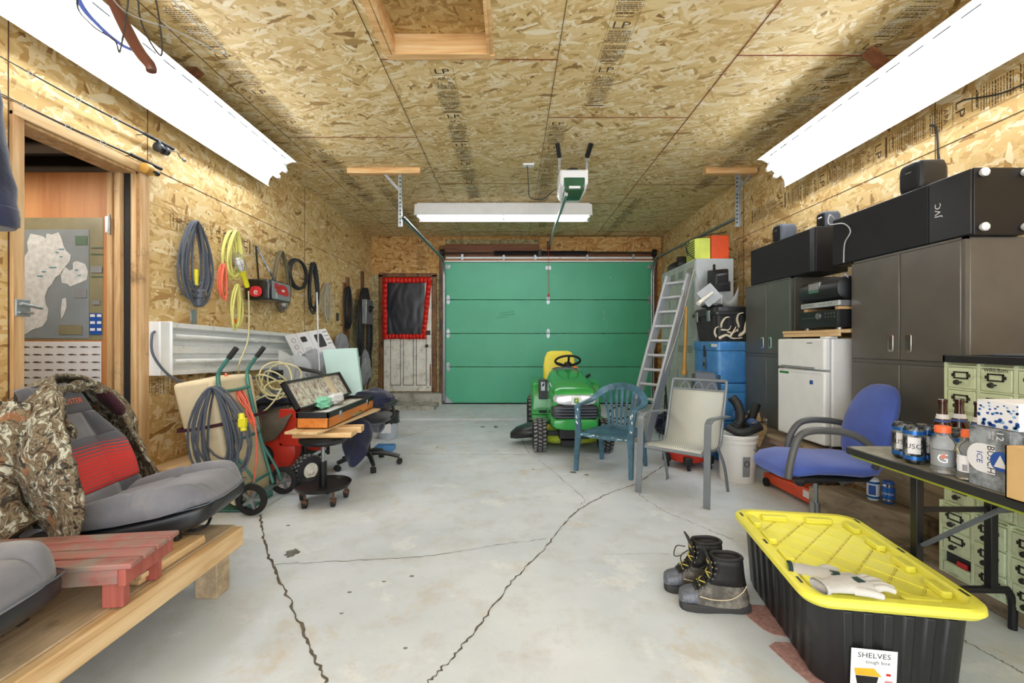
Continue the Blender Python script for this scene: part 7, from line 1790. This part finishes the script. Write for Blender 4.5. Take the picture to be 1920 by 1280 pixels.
g = G(); g.rings([ribring(x1-x0-.08, y1-y0-.08, 1.202, .04, .004), ribring(x1-x0-.02, y1-y0-.02, 1.47, .04, .006)]); g.xf(cbt); g.build('tote_body', 'cord_black', bt)
g = G(); g.rings([rr3(x1-x0+e, y1-y0+e, .04, z) for z, e in ((1.468,0),(1.472,.03),(1.50,.03),(1.51,.0),(1.55,-.02),(1.555,-.05))]); g.xf(cbt); g.build('lid', 'cord_grey' if 0 else 'black_plastic', bt)
for y in (y0+.14, y1-.14):
    g = G(); g.box((x0-.022, y-.03, 1.41), (x0-.005, y+.03, 1.52)); g.build('latch', 'steel', bt, bev=.004)
g = G(); g.lathe([(.05,0),(.10,.004),(.11,.02),(.10,.035),(.04,.045)], (2.12, 4.82, 1.556), n=28); g.build('black_disc', 'black_plastic', label='round black pad lying on the black tote', cat='disc')
pdl = thing('square_float', 'grey square plate with white handle leaning on the black tote lid', 'trowel', (2.12, 4.9, 1.6))
g = G(); M = frame(W(1330, 553, 4.75), (1,.1,.75), (-.6,.2,.9)); g.prism(rrect(.19,.19,.01), M, -.004, .004); g.build('plate', 'grey_board', pdl)
g = G(); a = M@V((.02,-.03,-.02)); g.cyl(M@V((0.04,0,-.005)), W(1309, 569, 4.66), .016, .022); g.lathe([(.01,0),(.035,.01),(.03,.03)], M@V((.03,-.01,-.03)), axis=(0,-1,0)); g.build('handle', 'old_white', pdl)
ht2 = thing('clear_guard', 'curved clear plastic sheet standing on the black tote', 'plastic sheet', (2.3, 4.8, 1.556))
g = G(); g.rings([[W(1352+33*q, 549+(18*q*(1-q)*4-14*q*q), 4.80+.1*q), W(1352+31*q, 576, 4.80+.1*q)] for q in [i/12 for i in range(13)]], cap=False, closed=False); g.build('curved_sheet', 'haze_plastic', ht2, solid=.003)
lm = thing('halogen_lamp', 'black work lamp housing hooked on the side of the grey lockers', 'lamp', (2.3, 5.1, 1.75))
def q4(y, x0, y0, x1, y1): return [W(x0, y1, y), W(x1, y1-2, y), W(x1, y0, y), W(x0, y0+3, y)]
g = G(); g.rings([q4(5.22,1327,505,1352,545), q4(5.12,1326,504,1356,547), q4(5.0,1338,503,1366,545), q4(4.95,1342,512,1366,543)]); g.build('lamp_housing', 'black_plastic', lm, bev=.015)
g = G(); g.rings([q4(4.97,1343,527,1370,548), q4(4.9,1346,530,1368,546)]); g.build('lamp_visor', 'black_plastic', lm, bev=.006)
g = G(); g.cyl(W(1339, 505, 5.1), W(1339, 497, 5.15), .015); g.build('lamp_hook', 'old_iron', lm)
an = thing('deer_antlers', 'pale deer antlers piled on the blue cooler before the black tote', 'antlers', (2.3, 4.6, 1.201))
y = 4.5
def tine(pts, r, seed=0):
    g = G(); g.tube([W(a, b, c) for a, b, c in pts], r, 8, 6, rr=lambda q: r*(1.0-.75*q)); g.build('antler', 'bone', an)
tine([(1378,632,4.68),(1392,625,4.62),(1404,612,4.58),(1409,600,4.55),(1415,590,4.52)], .022)
tine([(1385,628,4.68),(1384,610,4.63),(1382,598,4.6),(1385,589,4.58),(1394,586,4.56)], .018)
tine([(1396,620,4.6),(1398,606,4.6),(1400,600,4.58)], .012)
tine([(1358,634,4.68),(1352,620,4.65),(1353,606,4.62),(1360,596,4.6),(1368,594,4.58)], .017)
tine([(1344,632,4.68),(1340,624,4.65),(1342,615,4.63),(1348,612,4.6)], .014)
tine([(1348,634,4.64),(1362,628,4.62),(1374,634,4.6),(1392,633,4.6)], .016)
tine([(1345,628,4.68),(1358,620,4.65),(1372,624,4.62),(1384,618,4.6)], .016)
tine([(1368,632,4.62),(1376,620,4.6),(1380,612,4.6)], .014)
tine([(1352,618,4.6),(1366,618,4.6),(1371,610,4.6)], .010)
lump('dried_husk', 'small yellowish dried gourd among the antlers', 'gourd', W(1378, 617, 4.66), .04, .04, .04, 'cord_cream', 5, .4)

# ---- lockers
lk = thing('metal_lockers', 'bank of pale grey green metal lockers along the wall by the ladder', 'lockers', (2.4, 5.95, .30))
LX0, ly0, ly1, lz0, lz1 = 2.14, 5.32, 6.52, .30, 2.17
g = G(); g.box((LX0+.012, ly0, lz0), (LX0+.45, ly1, lz1)); g.build('locker_body', 'locker_side', lk, bev=.004)
for k in range(4):
    a = ly0+.01+k*(ly1-ly0-.02)/4; b = a+(ly1-ly0-.02)/4-.01
    for c, d in ((lz0+.03, 1.22), (1.24, lz1-.02)):
        g = G(); g.box((LX0, a, c), (LX0+.012, b, d)); ld_ = g.build('locker_door', 'locker_grey', lk, bev=.003)
        g = G()
        for j in range(5): g.box((LX0-.002, a+.06, d-.08-j*.018), (LX0, b-.06, d-.074-j*.018))
        g.build('louvres', 'drawer_dark', ld_)
        g = G(); g.box((LX0-.012, b-.05, (c+d)/2-.05), (LX0, b-.03, (c+d)/2+.05)); g.build('locker_handle', 'steel', ld_, bev=.002)
nb = thing('neon_box', 'neon yellow box with mesh side on top of the lockers', 'box', (2.3, 5.4, 2.171))
a = W(1303, 482, 5.34); b = W(1332, 446, 5.34)
g = G(); g.box((a.x, 5.34, 2.171), (b.x, 5.60, b.z)); g.build('box_shell', 'neon', nb, bev=.004)
g = G()
for k in range(9):
    for j in range(8): g.box((a.x-.002, 5.36+k*.025, 2.18+j*.028), (a.x-.0005, 5.376+k*.025, 2.196+j*.028))
g.build('mesh_side', 'drawer_dark', nb)
a2 = W(1333, 482, 5.34); b2 = W(1367, 441, 5.34)
g = G(); g.box((a2.x+.004, 5.34, 2.171), (b2.x, 5.58, b2.z)); g.build('orange_box', 'orange_box', label='orange red box beside the neon yellow box on the lockers', cat='box', bev=.004)
def shoe(label, c, rz):
    t = thing('winter_boot', label, 'boot', c, rz)
    g = G(); g.rings([ring(V(((a+b)/2, 0, z)), X3, Y3, (b-a)/2, w, 18, 2.3) for z, a, b, w in ((0,-.13,.10,.045),(.03,-.135,.105,.048),(.07,-.10,.10,.045),(.11,-.02,.10,.042),(.17,-.01,.10,.045))]); g.build('boot_shell', 'boot_black', t)
    g = G(); g.rings([ring(V((-.015, 0, z)), X3, Y3, .12, .05, 18, 2.3) for z in (-.0005,.02)]); g.build('sole', 'old_iron', t)
shoe('dark winter boot on the lockers next to the neon box', (2.24, 5.80, 2.172), .2)
shoe('dark winter boot at the far end on top of the lockers', (2.24, 6.15, 2.172), -.1)
g = G(); g.tube([W(1290,480,5.5), W(1286,462,5.4), W(1294,450,5.3), W(1330,440,5.32), W(1350,437,5.4), W(1362,434,5.5)], .006, 6, 6); g.tube([W(1292,452,5.3), W(1288,468,5.28), W(1296,480,5.28), W(1302,484,5.3)], .005, 6, 6); g.build('hanging_cord', 'cord_black', label='black cord looped over the track and the neon box', cat='cord')
# ---- ladder
la = thing('extension_ladder', 'aluminium extension ladder leaning against the lockers', 'ladder', (1.55, 5.4, 0))
B0 = V((1.545, 5.30, .02)); T0 = V((2.065, 5.30, 1.985)); ax = (T0-B0); L = ax.length; ax.normalize()
wv = V((-.17, .22, 0)); dn = ax.cross(wv.normalized()).normalized()
for off, tag_ in ((0, 'fly'), (-.045, 'base')):
    o = dn*off
    for s, w_ in ((0, 'near'), (1, 'far')):
        g = G(); p0 = B0+wv*s+o; p1 = T0+wv*s+o-(ax*.06 if off else V((0,0,0)))
        g.bar(p0, p1, .085, .03, up=wv); g.build('side_rail', 'aluminium', la, bev=.003)
    n = 11
    for k in range(n):
        p = B0+o+ax*(.16+k*(L-.25)/(n-1)); g = G(); g.bar(p, p+wv, .03, .028, up=ax); g.build('rung', 'aluminium', la, bev=.003)
for q in (.22, .88):
    g = G(); g.cbox(B0+ax*L*q+dn*.03, (.04,.02,.09)); g.build('rung_lock', 'steel', la, bev=.004)
g = G(); g.tube([B0+V((.03,.0,.3)), B0+ax*1.2+V((.04,-.01,0)), T0+V((.02,-.02,-.05)), T0+V((.06,0,.04)), T0+V((.11,.02,-.1)), T0+V((.12,.02,-.35))], .006, 6, 6); g.build('pull_rope', 'cord_silver', la)
g = G(); g.cbox(B0+V((.01,0,.0)), (.07,.05,.04)); g.cbox(B0+wv+V((.01,0,0)), (.07,.05,.04)); g.build('rubber_shoe', 'black_rubber', la, bev=.006)
# things leaning at the back right
bat = thing('wooden_handle', 'varnished wooden tool handle hanging beside the blue coolers', 'tool', (2.0, 5.2, .7))
g = G(); g.tube([W(1287,575,5.25), W(1286,620,5.22), W(1284,660,5.2), W(1283,690,5.2), W(1283,702,5.2)], .02, 12, 6, rr=[.018]*8+[.02]*8+[.026]*5+[.034]*5+[.028]*5); g.build('handle_shaft', 'bat_wood', bat)
rk = thing('rake', 'dark rake leaning behind the ladder with its handle down', 'rake', (1.8, 5.9, 0))
g = G(); g.tube([W(1258,810,5.7), W(1250,760,5.75), W(1246,700,5.9)], .012, 7); g.tube([W(1244,815,5.6), W(1247,740,5.7)], .010, 7); g.build('rake_handle', 'black_plastic', rk)
g = G()
for k in range(5): g.bar(W(1238+k*4, 800, 5.6), W(1236+k*6, 822, 5.55), .008, .01)
g.build('rake_tines', 'black_metal', rk)
lump('gym_bag', 'dark bag on the floor behind the ladder foot', 'bag', V((2.12-.12, 6.0, .13)), .14, .16, .13, 'navy_cloth', 8)
for i, (pts, r, lab) in enumerate((([(1372,745,4.15),(1384,760,4.1),(1388,785,4.05),(1380,800,4.05)], .04, 'thick black flexible hose curving down behind the patio chair'), ([(1418,758,4.2),(1408,785,4.15),(1396,800,4.1)], .038, 'black pipe end pointing up beside the caster board'), ([(1362,800,3.98),(1385,810,3.93),(1405,808,3.92),(1425,800,3.95)], .034, 'black hose lying across the bucket side of the patio chair'))):
    t = thing('vacuum_hose', lab, 'hose', tuple(W(*pts[0])))
    P3 = cat([W(*p) for p in pts], 10)
    g = G(); g.tube(P3, r, 16, rr=lambda q: r*(1+.05*math.sin(q*120))); g.build('hose_tube', 'cord_black', t)
cbd = thing('caster_board', 'tilted wooden dolly board with blue swivel casters', 'dolly', (2.2, 4.2, .4))
A = W(1405, 768, 4.3); B = W(1450, 780, 4.25); C_ = W(1425, 838, 4.15); D_ = W(1378, 822, 4.2)
n_ = (B-A).cross(D_-A).normalized()*.025
g = G(); g.hexa([A, B, C_, D_, A+n_, B+n_, C_+n_, D_+n_]); g.build('dolly_board', 'pine', cbd, bev=.003)
for (px, py) in ((1410, 793), (1384, 778)):
    p = W(px, py, 4.08); g = G(); g.cyl(p-V((.016,0,0)), p+V((.016,0,.0)), .045, n=24) if 0 else g.lathe([(.02,-.018),(.045,-.014),(.047,0),(.045,.014),(.02,.018)], p, axis=(.5,.8,.1), n=24); cw = g.build('caster_wheel', 'caster_blue', cbd)
    g = G(); q = W(px+26, py-3, 4.18); g.bar(p+V((0,-.03,.01)), q, .03, .012); g.bar(p+V((0,.03,.01)), q, .03, .012); g.cbox(q, (.02,.06,.06)); g.cyl(p-V((.02,.035,0)), p+V((.02,.035,0)), .012); g.build('caster_bracket', 'chrome', cw, bev=.002)
g = G(); g.tube([W(1180, 768, 5.6), W(1170, 760, 5.6), W(1150, 765, 5.5), W(1140, 778, 5.5), W(1160, 785, 5.5), W(1185, 780, 5.5), W(1175, 795, 5.4), W(1150, 790, 5.45)], .01, 7, 8); g.build('floor_cable', 'cord_black', label='dark cable heaped on the floor behind the green plastic chair', cat='cable')
fb = thing('folded_camp_chair', 'folded grey camp chair leaning between coolers and patio chair', 'chair', (1.95, 4.4, .35))
A = W(1304, 695, 4.45); B = W(1340, 698, 4.42)
g = G(); g.hexa([W(1303,698,4.46), W(1342,702,4.4), W(1346,760,4.35), W(1303,755,4.4), W(1303,694,4.5), W(1340,698,4.45), W(1346,758,4.4), W(1303,753,4.45)]); g.build('chair_cloth', 'cord_grey', fb, bev=.006)
g = G(); g.tube([W(1300,700,4.42), W(1297,760,4.36), W(1294,830,4.3)], .012, 7); g.tube([W(1348,703,4.38), W(1350,760,4.34), W(1350,830,4.3)], .012, 7); g.build('chair_tube', 'cord_black', fb)

# ---- blue office chair
bc = thing('office_chair', 'blue fabric office chair with curved grey arms by the folding table', 'chair', (1.80, 2.72, 0))
yc = 2.70
g = G()
def sring(x, zc, w, h, e=3): return ring(V((x, yc, zc)), Y3, Z3, w, h, 30, e)
g.rings([sring(1.515,.455,.14,.02), sring(1.53,.462,.19,.035), sring(1.58,.485,.225,.042), sring(1.68,.50,.24,.042), sring(1.80,.495,.243,.040), sring(1.92,.485,.24,.042), sring(2.0,.49,.225,.04), sring(2.05,.50,.18,.028)]); g.build('seat_cushion', 'fabric_blue', bc)
g = G(); g.rings([sring(1.56,.435,.17,.01), sring(1.60,.445,.215,.02), sring(1.95,.44,.215,.02), sring(2.02,.455,.17,.012)]); g.build('seat_pan', 'black_plastic', bc)
g = G()
def bring(z, xo, w, th): return ring(V((xo, yc, z)), Y3, X3, w, th, 30, 2.8)
g.rings([bring(.47,2.07,.08,.02), bring(.49,2.075,.13,.035), bring(.56,2.085,.165,.045), bring(.66,2.10,.18,.048), bring(.74,2.12,.178,.046), bring(.81,2.145,.168,.043), bring(.87,2.17,.148,.038), bring(.91,2.187,.12,.031), bring(.935,2.198,.085,.022), bring(.946,2.203,.04,.01)]); g.build('backrest', 'fabric_blue', bc)
for pts, yy in (([(1478,897),(1481,872),(1494,826),(1512,810),(1545,807),(1590,812),(1625,830),(1641,852),(1644,868),(1634,885),(1610,895),(1576,903)], 2.45), ([(1474,850),(1480,820),(1496,795),(1520,787),(1560,789),(1590,797),(1602,815)], 2.93)):
    g = G(); g.tube([W(a, b, yy+(.08 if i > 8 and yy < 2.6 else 0)) for i, (a, b) in enumerate(pts)], .019, 12, 6, flat=1.0); g.build('armrest', 'arm_grey', bc)
    g = G(); g.bar(W(pts[0][0], pts[0][1]-4, yy), V((1.60 if yy > 2.6 else 1.64, yy+(.10 if yy < 2.6 else -.10), .43)), .03, .01); g.build('arm_bracket', 'old_iron', bc)
g = G(); g.bar((1.95, yc, .425), (2.11, yc, .435), .07, .02); g.bar((2.11, yc, .43), (2.13, yc, .60), .07, .02); g.build('back_bar', 'black_metal', bc)
g = G(); g.cbox((1.80, yc, .405), (.26, .16, .05)); g.build('tilt_mechanism', 'black_plastic', bc, bev=.01)
g = G(); g.lathe([(.02,0),(.03,.005),(.03,.035),(.02,.04)], (1.66, yc-.06, .40), axis=(-.3,-1,0)); g.build('tension_knob', 'black_plastic', bc)
g = G(); g.cyl((1.80, yc, .2), (1.80, yc, .39), .014); g.cyl((1.80, yc, .10), (1.80, yc, .25), .026); g.build('gas_column', 'steel', bc)
for k in range(5):
    a = 2*PI*k/5+.9; c0 = V((1.80, yc, 0)); p = c0+V((.23*math.cos(a), .23*math.sin(a), 0))
    g = G(); g.tube([c0+V((0,0,.11)), c0.lerp(p,.5)+V((0,0,.10)), p+V((0,0,.07))], .02, 8, 3); g.build('base_leg', 'black_plastic', bc)
    g = G(); tt = V((-math.sin(a), math.cos(a), 0)); g.cyl(p+V((0,0,.026))-tt*.02, p+V((0,0,.026))+tt*.02, .026, n=16); g.build('caster', 'black_rubber', bc)
cam = D.cameras.new('camera'); cam.sensor_width = 36; cam.lens = 16.0
co = D.objects.new('camera', cam); COL.objects.link(co); co.location = (0, 0, H); co.rotation_euler = (PI/2, 0, 0)
sc = bpy.context.scene; sc.camera = co
w = D.worlds.new('world'); sc.world = w; w.use_nodes = True
w.node_tree.nodes['Background'].inputs[0].default_value = (.93, .97, 1.0, 1); w.node_tree.nodes['Background'].inputs[1].default_value = WORLD
sc.view_settings.view_transform = 'Standard'; sc.view_settings.look = 'None'; sc.view_settings.gamma = 1; sc.view_settings.exposure = EXPO
sc.view_settings.use_curve_mapping = False
lb = D.lights.new('annex_fill', 'POINT'); lb.energy = 45; lb.shadow_soft_size = .08; lb.color = (1, .9, .75)  # unseen fill lamp, added to brighten the annex and the open door leaf
lo = D.objects.new('annex_fill', lb); COL.objects.link(lo); lo.location = (-3.5, 2.2, 2.5)
